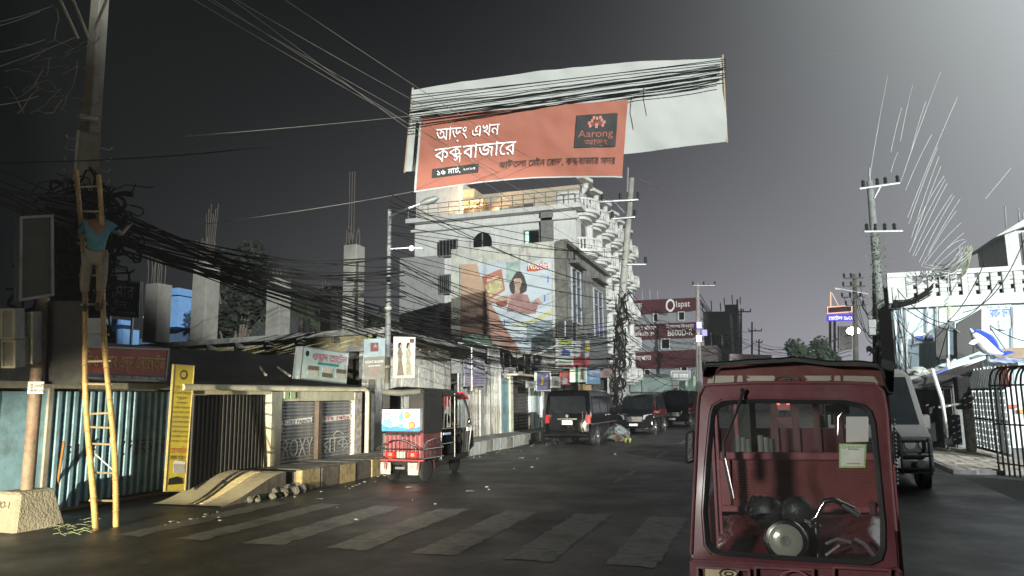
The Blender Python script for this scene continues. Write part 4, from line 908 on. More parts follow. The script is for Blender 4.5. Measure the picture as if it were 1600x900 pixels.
for i, (q, c, lab) in enumerate((((862, 588, 876, 606), (.35, .35, .33), 'pale grey shop board behind the red sign'), ((906, 600, 924, 610), (.45, .30, .14), 'orange strip sign just above the roof of the first black van'), ((940, 574, 956, 590), (.30, .20, .18), 'faded pink shop board left of the leaning pole'), ((951, 588, 969, 618), (.42, .42, .42), 'white poster with dark figures at the foot of the leaning pole'), ((824, 596, 836, 606), (.3, .32, .3), 'small pale board left of the blue poster'))):
    sign(lab, q, -9.4-.05*i, mat('board_tint_'+str(i), c, .6, var=.35, scale=7, bump=0), [P_('dark_print', pd, [(.2, .2), (.75, .15), (.7, .6), (.3, .7)])] if i != 1 else ())
# ---------------------------------------------------------------- corner building with the noodle billboard
cb = thing('corner_building', 'stained two storey corner building carrying the painted noodle billboard', 'building', (-10.1, 38.5, 0))
hotelw = mat('white_hotel_wall', (.70, .70, .67), .75, var=.08, scale=1.0, bump=.12, streak=.25, dirt=(.30, .30, .28), dirt_amt=.35)
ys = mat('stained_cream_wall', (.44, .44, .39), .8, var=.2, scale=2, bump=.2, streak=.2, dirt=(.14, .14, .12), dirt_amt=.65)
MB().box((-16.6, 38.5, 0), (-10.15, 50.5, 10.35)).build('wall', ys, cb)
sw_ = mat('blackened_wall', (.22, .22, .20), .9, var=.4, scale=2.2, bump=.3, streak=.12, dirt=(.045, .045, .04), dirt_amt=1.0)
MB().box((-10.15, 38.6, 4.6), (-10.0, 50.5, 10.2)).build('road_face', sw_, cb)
MB().box((-10.1, 38.5, 10.2), (-9.7, 50.6, 10.42)).build('cornice', mat('grimy_cornice', (.16, .16, .14), .9, var=.3), cb); MB().box((-10.3, 38.3, 4.6), (-9.75, 38.6, 10.3)).build('corner_pier', conc_d, cb)
MB().box((-10.0, 38.7, 4.3), (-9.3, 50.4, 4.6)).build('floor_ledge', conc_d, cb)
def win(parent, X0, y0, y1, z0, z1, n=2, fm=white, gm=darkglass, nm='window'):
    f = MB()
    for a, b, c, d in ((y0, z0, y1, z0+.09), (y0, z1-.09, y1, z1), (y0, z0+.09, y0+.08, z1-.09), (y1-.08, z0+.09, y1, z1-.09)): f.box((X0, a, b), (X0+.09, c, d))
    for k in range(1, n): y = y0+(y1-y0)*k/n; f.box((X0, y-.035, z0+.09), (X0+.085, y+.035, z1-.09))
    f.box((X0+.01, y0+.08, z0+(z1-z0)*.68), (X0+.08, y1-.08, z0+(z1-z0)*.68+.06))
    w_ = f.build(nm, fm, parent); MB().box((X0-.02, y0+.05, z0+.05), (X0+.03, y1-.05, z1-.05)).build('pane', gm, w_); return w_
wfm = mat('window_frame_grey', (.36, .37, .38), .6, var=.1, bump=0); wgl = mat('blue_dark_glass', (.02, .03, .07), .15, bump=0)
win(cb, -10.0, 40.4, 42.6, 6.0, 9.2, 2, wfm, wgl); win(cb, -10.0, 46.2, 49.0, 5.4, 8.8, 2, wfm, wgl)
for y0, y1 in ((40, 43), (45.8, 49.5)): MB().box((-10.0, y0, 9.35), (-9.6, y1, 9.47)).build('window_hood', conc_d, cb)
# lower: shop front with dark opening, box signs
MB().box((-10.1, 38.7, 0), (-10.0, 50.4, 4.3)).build('ground_floor_face', mat('dark_wall', (0, 0, 0)), cb)
sign('green and white vertical shop banner on the corner building', (872, 529, 894, 576), -9.25, mat('banner_mint', (.55, .60, .52), .5, var=.1, bump=0), [P_('yellow_head', mat('lime_ink', (.45, .55, .08), .5, bump=0), [(0, .82), (1, .82), (1, 1), (0, 1)]), P_('red_foot', redi, [(0, 0), (1, 0), (1, .1), (0, .1)]), P_('printed_camera', bluei, [(.2, .42), (.85, .42), (.8, .6), (.3, .66)]), T_('FOTO', ink, .25, .70, .06, .5)], t=.1, frame=mat('white_tin', (0, 0, 0)))
sign('red and white patterned signboard right of the green banner', (896, 532, 921, 573), -9.2, mat('banner_grey', (.40, .43, .44), .5, var=.15, bump=0), [P_('red_hill', redi, [(0, 0), (1, 0), (1, .45), (.75, .30), (.5, .55), (.25, .35), (0, .42)]), P_('yellow_mark', yeli, [(.7, .6), (1, .55), (1, .85), (.75, .9)]), P_('white_panel', plain_white, [(.05, .6), (.6, .5), (.6, .8), (.05, .9)])], t=.1)
o = sign('dark grey blank signboard beside the patterned signboard', (922, 526, 948, 576), -9.2, mat('blank_grey_board', (.11, .12, .12), .6, var=.3), t=.08)
sign('dark framed window box above the green banner', (871, 500, 894, 527), -9.5, darkglass, [P_('centre_bar', white, [(.46, 0), (.54, 0), (.54, 1), (.46, 1)])], t=.1, frame=conc_d, name='bay_window', cat='window')
# AC unit
ac = thing('air_conditioner', 'white outdoor air conditioner unit under the noodle billboard', 'air conditioner', at(850, 572, Y=38.2))
a = at(832, 571, Y=38.1); b = at(856, 553, Y=38.1)
MB().box((a.x, 37.7, a.z), (b.x+.5, 38.2, b.z)).build('case', white, ac, bevel=.02); MB().box((a.x-.45, 37.8, a.z), (a.x-.05, 38.2, b.z)).build('side_grille', black, ac)
c_ = V(((a.x+b.x)/2-.05, 37.7, (a.z+b.z)/2)); MB().lathe(c_, (0, -1, 0), [(0, .26), (.03, .26)], 20).build('fan_guard', mat('fan_grey', (.14, .14, .14), .6), ac); MB().lathe(c_-V((0, .03, 0)), (0, -1, 0), [(0, .07), (.02, .07)], 12).build('fan_hub', white, ac)
mb = MB().box((a.x-.6, 37.6, a.z-.1), (b.x+.6, 38.45, a.z-.04)).build('bracket', steel, ac)
# noodle billboard
nb = thing('billboard', 'large painted noodle advertisement with a lying girl on the side wall', 'billboard', at(795, 552, Y=38.4))
Yb = 38.35
S = Sheet(at(719, 551, Y=Yb), at(863, 549, Y=Yb), at(862, 404, Y=Yb), at(719, 414, Y=Yb))
def U(px, py):                              # photo point to sheet coordinates
    p = at(px, py, Y=Yb); u = (p.x-S.q[0].x)/(S.q[1].x-S.q[0].x); zb = S.q[0].z*(1-u)+S.q[1].z*u; zt_ = S.q[3].z*(1-u)+S.q[2].z*u; return (u, (p.z-zb)/(zt_-zb))
S.board('board', mat('print_sky', (.44, .49, .53), .6, var=.1, scale=.6, bump=.03), nb, t=.1)
def NP(n, m_, pts, off): S.poly(n, m_, nb, [U(*p) for p in pts], off=off)
NP('orange_field', mat('print_orange', (.40, .27, .19), .6, var=.15, scale=.8, bump=.03), [(719.5, 413.5), (745, 412), (750, 432), (765, 470), (785, 505), (814, 550), (719.5, 551)], .012)
NP('brown_field', mat('print_brown', (.31, .18, .14), .6, var=.15, scale=.8, bump=.03), [(719.5, 463), (763, 470), (785, 505), (814, 549.5), (719.5, 550.5)], .024)
NP('pale_green_column', mat('print_mint', (.30, .38, .34), .6, bump=0), [(790, 409.5), (812, 408), (812, 430), (800, 445), (790, 440)], .012)
NP('printed_window', mat('print_teal', (.20, .25, .28), .6, var=.3, bump=0), [(823, 505), (862, 500), (862, 535), (823, 535)], .012)
NP('yellow_swoosh', mat('print_lime', (.42, .43, .22), .6, bump=0), [(800, 508), (830, 500), (862, 482), (862, 492), (832, 505), (805, 512)], .018)
NP('noodle_packet', redi_ := mat('print_packet_red', (.38, .15, .10), .6, bump=0), [(752, 433), (783, 420), (789, 453), (764, 470)], .036)
NP('packet_window', mat('print_noodle', (.42, .37, .20), .6, var=.4, scale=6, bump=0), [(757, 446), (783, 435), (786, 452), (765, 464)], .048)
NP('packet_band', mat('print_cream', (.5, .45, .35), .6, bump=0), [(760, 437), (778, 431), (779, 435), (761, 441)], .048)
hair_ = mat('print_hair', (.05, .045, .04), .6, bump=0); face_ = mat('print_face', (.42, .30, .23), .6, bump=0); shirt_ = mat('print_shirt', (.30, .17, .16), .6, var=.2, bump=0)
NP('printed_hair', hair_, [(797, 455), (795, 445), (801, 433), (806, 425), (812, 424), (818, 431), (823, 447), (822, 455), (812, 461), (800, 459)], .030)
NP('printed_shirt', shirt_, [(796, 462), (806, 458), (824, 461), (829, 475), (838, 480), (837, 490), (824, 491), (805, 486), (792, 487)], .036)
NP('printed_face', face_, [(802, 437), (806, 432), (812, 433), (815, 440), (813, 448), (809, 452), (804, 448)], .048)
NP('printed_neck', face_, [(804, 449), (811, 450), (812, 458), (804, 459)], .042)
NP('printed_fringe', hair_, [(801, 437), (804, 430), (812, 430), (816, 437), (812, 435), (806, 435)], .056)
for e in ((805, 441), (811, 441)): NP('printed_eye', hair_, [(e[0]-1.3, e[1]), (e[0], e[1]-.8), (e[0]+1.3, e[1]), (e[0], e[1]+.8)], .056)
NP('printed_mouth', redi, [(805.5, 447), (810.5, 446.6), (808.5, 448.2)], .056)
NP('printed_arm', face_, [(797, 463), (788, 462), (766, 468), (762, 471), (768, 474), (790, 471), (799, 470)], .048)
NP('printed_bowl', mat('print_bowl', (.24, .07, .05), .6, bump=0), [(775, 472), (793, 469), (792, 477), (784, 480), (777, 478)], .056)
NP('printed_leg', shirt_, [(824, 478), (832, 472), (838, 467), (842, 474), (836, 488), (826, 490)], .042); NP('printed_foot', face_, [(837, 468), (841, 466), (847, 474), (843, 477)], .050)
for k, (x_, y_) in enumerate(((853, 433), (848, 462), (786, 500))): NP('printed_music_note', bluei, [(x_, y_), (x_+3, y_-1), (x_+3, y_+8), (x_+1, y_+9), (x_+2, y_+1)], .02)
u0, v0 = U(824, 421.5); S.text('Noodles', redi, nb, u0-.004, v0-.012, .55, w=4.9*.25, off=.05); 
mbw = U(823, 421); S.poly('logo_halo', mat('print_rust', (.42, .12, .05), .6, bump=0), nb, [U(822, 424), (U(823, 415)), U(850, 411), U(856, 412), U(855, 419), U(836, 424)], off=.03)
S.text('Noodles', plain_white, nb, u0, v0, .42, w=4.6*.27, off=.07); S.poly('logo_cap', yeli, nb, ring(*U(832, 412.5), .1, S, 10), off=.06)
for k, (t_, x_, y_) in enumerate((('স্বাদে', 720, 478), ('মজাদার', 724, 490), ('নুডলস', 736, 492))): u1, v1 = U(x_+3, y_); S.text(t_, mat('print_cream', (0, 0, 0)), nb, u1, v1, .3, w=.9, off=.04)

# ---------------------------------------------------------------- white hotel behind
hb = thing('white_hotel', 'tall white hotel with rows of rounded balconies and a lit roof terrace', 'hotel', (-13, 52, 0))
HX, HY = -12.4, 52.0; hl = at(648, 400, Y=HY).x; hz = at(770, 345, Y=HY).z
MB().box((hl, HY, 0), (HX, 76, 15.6)).build('wall', hotelw, hb)
l2 = at(624, 520, Y=HY-.3).x; MB().box((l2, HY-.35, 0), (hl+2.6, 60, at(640, 404, Y=HY).z)).build('low_wing', mat('grey_wing_wall', (.36, .36, .35), .8, var=.12, streak=.3, dirt=(.2, .2, .19)), hb)
MB().box((hl-.5, HY-.7, 15.6), (HX+.6, 76.5, 15.95)).build('cornice', hotelw, hb); MB().box((hl-.2, HY-.35, 14.9), (HX+.3, HY-.02, 15.1)).build('moulding', hotelw, hb)
MB().box((HX-2.6, HY-.35, 9.5), (HX-1.7, HY-.02, 16.0)).build('pilaster', mat('grey_pilaster', (.20, .20, .19), .8), hb)
for (a_, b_, c_, d_) in ((688, 375, 714, 400), (688, 430, 703, 458), (688, 487, 703, 515)):
    p = at(a_, d_, Y=HY-.4); q_ = at(b_ and c_, b_, Y=HY-.4); f = MB().box((p.x-.08, HY-.5, p.z-.08), (q_.x+.08, HY-.36, q_.z+.08)).build('window_frame', mat('grey_pilaster', (0, 0, 0)), hb); MB().box((p.x, HY-.53, p.z), (q_.x, HY-.49, q_.z)).build('pane', darkglass, f)
    for k in range(6): x = p.x+(q_.x-p.x)*k/5; MB().box((x-.02, HY-.58, p.z), (x+.02, HY-.55, q_.z)).build('bar', steel, f)
p = at(821, 388, Y=HY-.1); q_ = at(842, 360, Y=HY-.1)
f = MB().box((p.x-.1, HY-.1, p.z-.1), (q_.x+.1, HY-.02, q_.z+.1)).build('window_frame', mat('grey_pilaster', (0, 0, 0)), hb); MB().box((p.x, HY-.14, p.z), (q_.x, HY-.09, q_.z)).build('pane', darkglass, f)
MB().box((p.x+.02, HY-.17, p.z+.03), (p.x+.3, HY-.145, q_.z-.03)).build('lit_curtain', mat('lit_curtain', (.5, .8, .65), .6, bump=0, emit=.55, ecol=(.5, .95, .75)), f)
# arch window
p = at(741, 400, Y=HY-.1); q_ = at(769, 362, Y=HY-.1); cxw = (p.x+q_.x)/2; rw = (q_.x-p.x)/2; zs = q_.z-rw
def arch(r, zb, zs): return [(cxw-r, zb), (cxw+r, zb)]+[(cxw+r*math.cos(math.pi*k/14), zs+r*math.sin(math.pi*k/14)) for k in range(15)]
f = MB().prism([(x, HY-.02, z) for x, z in arch(rw+.3, p.z, zs)], (0, -.14, 0)).build('arch_surround', hotelw, hb); MB().prism([(x, HY-.17, z) for x, z in arch(rw, p.z+.05, zs)], (0, -.06, 0)).build('pane', darkglass, f)
MB().box((cxw-.05, HY-.27, p.z), (cxw+.05, HY-.24, zs+rw-.1)).build('mullion', mat('grey_pilaster', (0, 0, 0)), f); MB().box((cxw-.8, HY-.6, p.z-1.1), (cxw+.9, HY-.24, p.z-.1)).build('air_conditioner_box', mat('dark_ac_box', (.05, .05, .05), .6), hb)
# stair tower and terrace
x0_ = at(650, 320, Y=HY+2).x; x1_ = at(716, 320, Y=HY+2).x; MB().box((x0_, HY+2, 15.9), (x1_, HY+7, 19.6)).build('stair_tower', hotelw, hb)
MB().box((x1_, HY+3, 15.9), (x1_+1.0, HY+5.2, 19.0)).build('lit_door_jamb', mat('cream_wall', (.5, .42, .3), .7), hb)
# rear terrace wall
ta = at(720, 322, Y=HY+9); tb = at(870, 303, Y=HY+9)
MB().box((ta.x+1.6, HY+5, 15.9), (HX-.3, HY+5.3, 19.0)).build('terrace_wall', mat('terrace_wall', (.5, .44, .34), .7, var=.1), hb)
MB().box((ta.x+.8, HY+2.6, 17.75), (ta.x+4.6, HY+4.9, 17.9)).build('terrace_roof', mat('terrace_roof', (.45, .4, .3), .7), hb)
for i in range(17):
    x = hl-.3+i*(HX+.5-hl+.3)/16; MB().box((x-.03, HY-.62, 15.95), (x+.03, HY-.56, 17.0)).build('railing_post', steel, hb)
for z in (16.25, 16.6, 17.0): MB().box((hl-.35, HY-.63, z-.025), (HX+.5, HY-.57, z+.025)).build('railing_rail', steel, hb)
warm = mat('terrace_lamp_glow', (1, .62, .25), .5, bump=0, emit=9, ecol=(1, .58, .22))
for k, (px, py) in enumerate(((724, 325), (742, 322), (752, 320))): 
    p = at(px, py, Y=HY+2.2); MB().ball(p, .10, 10, 8).build('lamp_bulb', warm, hb, smooth=True)
point('terrace_lamp', at(738, 326, Y=HY+1.6), 900, (1, .60, .25), .3); point('terrace_lamp', at(775, 326, Y=HY+2), 120, (1, .75, .45), .3)
for k, (px, w_, c) in enumerate(((736, 1.3, (.12, .09, .06)), (756, 1.0, (.06, .05, .04)), (770, 1.1, (.15, .1, .07)), (788, 1.2, (.10, .12, .12)), (806, 1.2, (.13, .12, .1)), (826, .8, (.08, .08, .08)), (850, 1.0, (.06, .06, .06)))):
    p = at(px, 332, Y=HY+1.5+k*.4); b = MB().box((p.x-w_/2, p.y, 15.96), (p.x+w_/2, p.y+.08, 17.0+.2*(k % 3))); b.box((p.x-w_/2+.1, p.y+.08, 15.96), (p.x+w_/2-.1, p.y+.7, 16.7)); o = b.build('terrace_furniture', mat('furniture_tint_'+str(k), c, .7)); 
    tag(o, ['brown seat with high back on the roof terrace by the brightest lamp', 'dark chair on the roof terrace right of the brightest lamp', 'reddish brown chair third along the roof terrace', 'grey green counter midway along the roof terrace', 'pale brown cabinet on the roof terrace right of the counter', 'small dark cabinet on the roof terrace near its end', 'black tank at the corner end of the roof terrace'][k], 'furniture')
# balconies along the road face
def balcony_mesh():
    mb = MB(); n = 9; w_, dpt = 1.72, 1.35; P = [(math.sin(math.pi*k/(n-1))*dpt, -w_*math.cos(math.pi*k/(n-1))) for k in range(n)]
    mb.prism([(x, y, 0) for x, y in P], (0, 0, .22)); mb.prism([(x*.8, y*.9, -.22) for x, y in P], (0, 0, .22)); mb.prism([(x*.5, y*.7, -.45) for x, y in P], (0, 0, .23))
    for (x, y), (x2, y2) in zip(P, P[1:]):
        q = [(x, y, .95), (x2, y2, .95), (x2*.9, y2*.93, .95), (x*.9, y*.93, .95)]; mb.prism(q, (0, 0, .14))
        for t_ in (.2, .7): cx0, cy0 = (x+(x2-x)*t_)*.96, (y+(y2-y)*t_)*.96; mb.tube([(cx0, cy0, .2), (cx0, cy0, .6), (cx0, cy0, .97)], [.05, .085, .05], 6)
    return mb
bmsh = balcony_mesh().mesh('balcony'); bmsh.materials.append(hotelw)
dm = MB().box((0, -.62, 0), (.06, .62, 2.2)).mesh('balcony_door'); dm.materials.append(mat('dim_door', (.10, .10, .10), .4, var=.5, scale=2))
sc_ = MB().prism([(0, -1.6, 0), (.5, -1.6, 0), (.9, 0, 0), (.5, 1.6, 0), (0, 1.6, 0)], (0, 0, .25)).mesh('roof_hood'); sc_.materials.append(hotelw)
pil = MB().box((0, -.2, 0), (.35, .2, 13)).mesh('pilaster_strip'); pil.materials.append(hotelw)
org = WM[hb.name].translation
for i in range(6):
    y = 54.3+i*3.75
    for f_ in range(5):
        z = 3.4+f_*3.05; b = piece(bmsh, 'balcony', hb, V((HX, y, z))-org); piece(dm, 'balcony_door', hb, V((HX+.01, y, z+.2))-org)
    piece(sc_, 'roof_hood', hb, V((HX, y, 18.2))-org)
    piece(pil, 'pilaster_strip', hb, V((HX, y+1.88, 3))-org)
MB().box((HX-1.5, 52.3, 15.95), (HX+.25, 76, 17.1)).build('parapet', hotelw, hb)
for i in range(6): MB().tube([(HX-.4, 54.3+i*3.75, 17.1), (HX+.3, 54.3+i*3.75, 17.9), (HX+.3, 54.3+i*3.75, 18.3)], .25, 10).build('roof_urn', hotelw, hb)
# second low wall of building between hotel and corner building (dim)
#@@BANNER
# ================================================================ BANNERS over the road
def fold(seed, a):
    return lambda u, v: cF*(-a*(noise.noise(V((u*5+seed, v*2.2, 0)))*1.0+.5*noise.noise(V((u*14+seed, v*5+u*9, 3)))))
bn = thing('white_banner', 'long blank white cloth banner stretched on cables across the road', 'banner', at(885, 240, D=19.6))
S = Sheet(at(633, 268, D=19.6), at(1136, 221, D=20.2), at(1129, 90, D=20.2), at(644, 141, D=19.6))
sagf = fold(1, .12); S.fn = lambda u, v: sagf(u, v)+V((0, 0, -.16*math.sin(math.pi*u)*(.6-v)+.0))+V((0, 0, (.10*math.sin(math.pi*u))*v))
clothw = mat('white_cloth', (.33, .34, .325), .8, var=.06, scale=.8, bump=.1)
MB().grid(lambda u, v: S.pt(u, v), 90, 22).build('cloth', clothw, bn, smooth=True)
wood = mat('banner_batten', (.35, .27, .17), .8)
MB().tube([at(632, 270, D=19.6), at(645, 137, D=19.6)], .025, 6).build('batten', wood, bn); MB().tube([at(1136, 223, D=20.2), at(1129, 86, D=20.2)], .025, 6).build('batten', wood, bn)
ob_ = thing('orange_banner', 'orange cloth banner with white Bengali lettering hung before the white banner', 'banner', at(812, 290, D=19))
S = Sheet(at(647, 301, D=19.3), at(972, 278, D=19.65), at(981, 156, D=19.65), at(656, 181, D=19.3))
f2 = fold(7, .07); S.fn = lambda u, v: f2(u, v)+V((0, 0, .16*math.sin(math.pi*u)*(1-v)))
clotho = mat('orange_cloth', (.27, .085, .052), .75, var=.06, scale=.8, bump=.1)
MB().grid(lambda u, v: S.pt(u, v), 70, 24).build('cloth', clotho, ob_, smooth=True)
for a_, b_ in (((0, 0), (1, .018)), ((0, 0), (.01, 1))):
    S.poly('hem', clothw, ob_, [(a_[0], a_[1]), (b_[0], a_[1]), (b_[0], b_[1]), (a_[0], b_[1])], off=.02)
S.text('আড়ং এখন', plain_white, ob_, .085, .645, .36, w=S.W*.30, off=.045); S.text('ক{কস}বাজারে', plain_white, ob_, .085, .36, .42, w=S.W*.385, off=.045)
S.text('ঝাউতলা মেইন রোড, ক{কস}বাজার সদর', ink, ob_, .40, .175, .20, w=S.W*.56, off=.045)
S.poly('date_plate', ink, ob_, [(.08, .155), (.30, .155), (.30, .275), (.08, .275)], off=.035); S.text('১৬ মাচ^,', plain_white, ob_, .10, .18, .15, w=S.W*.115, off=.055); S.text('২০২৫', plain_white, ob_, .225, .20, .07, w=S.W*.06, off=.055)
S.poly('logo_plate', ink, ob_, [(.755, .40), (.955, .40), (.955, .84), (.755, .84)], off=.035)
S.text('Aarong', clotho, ob_, .768, .535, .21, w=S.W*.17, off=.055); S.text('আড়ং', clotho, ob_, .80, .43, .15, w=S.W*.115, off=.055)
rose = mat('logo_salmon', (.42, .15, .11), .7, bump=0)
for k in range(9):
    a_ = math.pi*(-.05+1.1*k/8) if k < 9 else 0; r_ = .21 if k % 2 else .17; cu, cv = .855, .70
    S.poly('logo_petal', rose, ob_, None or [(x, y) for x, y in [(cu+math.cos(a_)*r_/S.W-.006, cv+math.sin(a_)*r_/S.H-.02), (cu+math.cos(a_)*r_/S.W+.006, cv+math.sin(a_)*r_/S.H-.02), (cu+math.cos(a_)*r_/S.W+.006, cv+math.sin(a_)*r_/S.H+.02), (cu+math.cos(a_)*r_/S.W-.006, cv+math.sin(a_)*r_/S.H+.02)]], off=.055)
    MB().tube([S.pt(cu, cv, .05), S.pt(cu+math.cos(a_)*r_/S.W, cv+math.sin(a_)*r_/S.H, .05)], .008, 4).build('logo_stem', rose, ob_)
S.poly('logo_petal', rose, ob_, [(.848, .655), (.862, .655), (.862, .715), (.848, .715)], off=.056)
o = MB().tube([at(1006, 132, D=19.4), at(1005, 155, D=19.4), at(1010, 181, D=19.4)], .012, 5).build('hook_wire', cablem); tag(o, 'thin dark wire hanging in front of the white banner', 'wire')
# ================================================================ CABLES
def cable(a, b, sag, r=.011, m_=cablem, lab=None, grp=None, n=16, name='overhead_cable'):
    pts = [a.lerp(b, k/n)-V((0, 0, sag*4*(k/n)*(1-k/n))) for k in range(n+1)]
    o = MB().tube(pts, r, 5, cap=False).build(name, m_, None, smooth=True); tag(o, lab, 'cable', grp); return o
R2 = random.Random(11)
# across the banner
for i in range(11):
    y0 = 150+i*5+R2.uniform(-3, 3); y1 = 92+i*3+R2.uniform(-2, 2)
    cable(at(634, y0, D=19.15), at(1134, y1, D=19.95), R2.uniform(-.04, .06), R2.uniform(.009, .016), lab='black cable lying across the front of the white banner', grp='cables across the banner')
for (y0, x1, y1) in ((181, 1130, 118), (187, 1130, 124), (192, 1131, 130), (176, 1130, 108)):
    cable(at(638, y0, D=19.12), at(x1, y1, D=19.93), .02, .013, lab='black cable lying across the front of the white banner', grp='cables across the banner')
# thin lines going left from the banner
cable(at(-60, 255, D=9), at(640, 182, D=19.4), .3, .010, cablem, 'thin line running from the left edge up to the top of the orange banner', None)
cable(at(290, 213, D=13), at(652, 180, D=18.7), .02, .008, mat('dull_wire', (0, 0, 0)), 'thin pale line running left from the orange banner top corner')
cable(at(236, 360, D=14), at(647, 299, D=18.9), .06, .008, mat('dull_wire', (0, 0, 0)), 'thin pale line from the bare columns to the banner lower corner')
cable(at(1000, 280, D=19.6), at(1075, 315, D=36), .0, .008, mat('dull_wire', (0, 0, 0)), 'thin pale line trailing right from the banner bottom')
cable(at(1268, 92, D=20), at(1320, 81, D=20), .0, .006, mat('dull_wire', (0, 0, 0)), 'faint short wire in the sky right of the banner')
# thick sagging bundle from the left pole to the leaning pole
for i in range(26):
    s0 = R2.gauss(0, 1); a = PB+V((0, 0, zt(232+R2.uniform(-30, 45))))+sd*.15+vd*R2.uniform(-.2, .2); b = at(962+R2.uniform(-8, 8), R2.uniform(500, 580), D=36)
    cable(a, b, R2.uniform(.95, 1.35), R2.uniform(.010, .018), lab='black cable of the sagging bundle between the left pole and the leaning pole', grp='sagging bundle of black cables', n=24)
for i in range(16):
    a = PB+V((0, 0, zt(235+R2.uniform(-10, 60))))+sd*.15; b = at(625+R2.uniform(-22, 10), 425+R2.uniform(-25, 40), D=18)
    cable(a, b, R2.uniform(.15, .55), R2.uniform(.012, .022), lab='black cable running from the left pole to the street lamp post', grp='cables from the left pole to the lamp post')
for i in range(15):
    a = at(608+R2.uniform(-3, 3), R2.uniform(395, 500), D=17.2); b = at(958+R2.uniform(-8, 8), R2.uniform(470, 585), D=36)
    cable(a, b, R2.uniform(.0, .8), R2.uniform(.007, .013), lab='thin black cable crossing in front of the noodle billboard', grp='cables in front of the billboard')
for i in range(11):
    a = at(608, R2.uniform(300, 420), D=17.2)+V((0, 0, .0)); b = at(975+R2.uniform(-6, 6), R2.uniform(380, 480), D=36)
    cable(a, b, R2.uniform(.05, .5), R2.uniform(.007, .012), lab='thin black cable crossing in front of the white hotel wall', grp='cables in front of the hotel')
# cables going to the left out of the frame
for i in range(12):
    a = PB+V((0, 0, zt(215+R2.uniform(-20, 60)))); b = at(-120, 190+R2.uniform(-10, 90), D=7.5)
    cable(a, b, .1, R2.uniform(.012, .022), lab='black cable running from the left pole out of the left edge', grp='cables leaving the left edge')
# high lines overhead
for k, ((x0, y0), (x1, y1)) in enumerate((((278, -15), (975, 355)), ((300, -15), (985, 345)), ((352, -10), (958, 300)), ((430, -10), (1000, 330)), ((350, -10), (985, 420)), ((318, -10), (996, 385)), ((62, 18), (-20, 45)), ((80, 10), (-20, 38)), ((118, 58), (-20, 110)), ((70, 62), (-20, 85)), ((60, 150), (-10, 165)))):
    D0 = 9 if x1 > 100 else 10.5; cable(at(x0, y0, D=D0), at(x1, y1, D=36 if x1 > 100 else 9), .35 if x1 > 100 else .02, .0055, mat('dull_wire', (0, 0, 0)), lab='high thin power line rising to the upper left' if x1 > 100 else 'thin wire from the left pole top out of the left edge', grp='high power lines' if x1 > 100 else 'thin wires at the upper left')
# ---------------------------------------------------------------- leaning pole by the corner building
def power_pole(name_lab, base, top, r0, r1, arms, cat='utility pole', m_=conc):
    t = thing('utility_pole', name_lab, cat, base); MB().tube([base, base.lerp(top, .5), top], [r0, (r0+r1)/2, r1], 10).build('shaft', m_, t, smooth=True)
    return t
D3 = 36.0; base = at(955, 668, D=D3); base.z = 0; top = at(987, 278, D=D3)
lp2 = power_pole('tall grey utility pole leaning beside the black vans, hung with cables', base, top, .24, .13, [])
def arm(parent, a, b, D, r=.06, ins=(0, .5, 1), m_=None):
    A = at(*a, D=D); B = at(*b, D=D); c = MB().tube([A, B], r, 6).build('cross_arm', m_ or steel, parent)
    for f_ in ins: p = A.lerp(B, f_); MB().lathe(p+V((0, 0, r)), (0, 0, 1), [(0, .06), (.1, .09), (.16, .06), (.25, .09), (.32, .03)], 8).build('insulator', black, c)
arm(lp2, (941, 315), (997, 312), D3-.2); arm(lp2, (957, 342), (992, 339), D3-.2, ins=(0, 1)); arm(lp2, (980, 413), (1009, 413), D3-.2, ins=(1,))
MB().tube([at(960, 316, D=D3-.2), at(976, 333, D=D3-.1)], .04, 6).build('brace', steel, lp2); MB().tube([at(980, 300, D=D3), at(981, 262, D=D3)], .05, 6).build('tip', steel, lp2)
mb = MB()
for i in range(70):
    f_ = R2.random(); p = base.lerp(top, .05+.5*f_); mb.tube([p+cR*R2.uniform(-.35, .35)+cU*.4-cF*.25, p+cR*R2.uniform(-.4, .4)-cF*.35, p+cR*R2.uniform(-.35, .35)-cU*R2.uniform(.3, 1.2)-cF*.25], R2.uniform(.015, .04), 5)
for i in range(18):
    c = base.lerp(top, R2.choice((.12, .2, .28, .45)))+cR*R2.uniform(-.1, .3)-cF*.3; r_ = R2.uniform(.2, .42); mb.tube([c+cR*math.cos(q_)*r_+cU*math.sin(q_)*r_ for q_ in [6.28*k/12 for k in range(13)]], .025, 5)
o = mb.build('cable_tangle', cablem, None, smooth=True); o['kind'] = 'stuff'; o['label'] = 'black cables and coils wound round the leaning pole'
# wires from leaning pole onwards down the street
for i in range(14):
    a = at(965+R2.uniform(-5, 8), R2.uniform(430, 560), D=D3); b = at(1090, R2.uniform(500, 575), D=76)
    cable(a, b, R2.uniform(.5, 2.2), .018, lab='thin black cable from the leaning pole towards the red fronted building', grp='cables running on down the street')

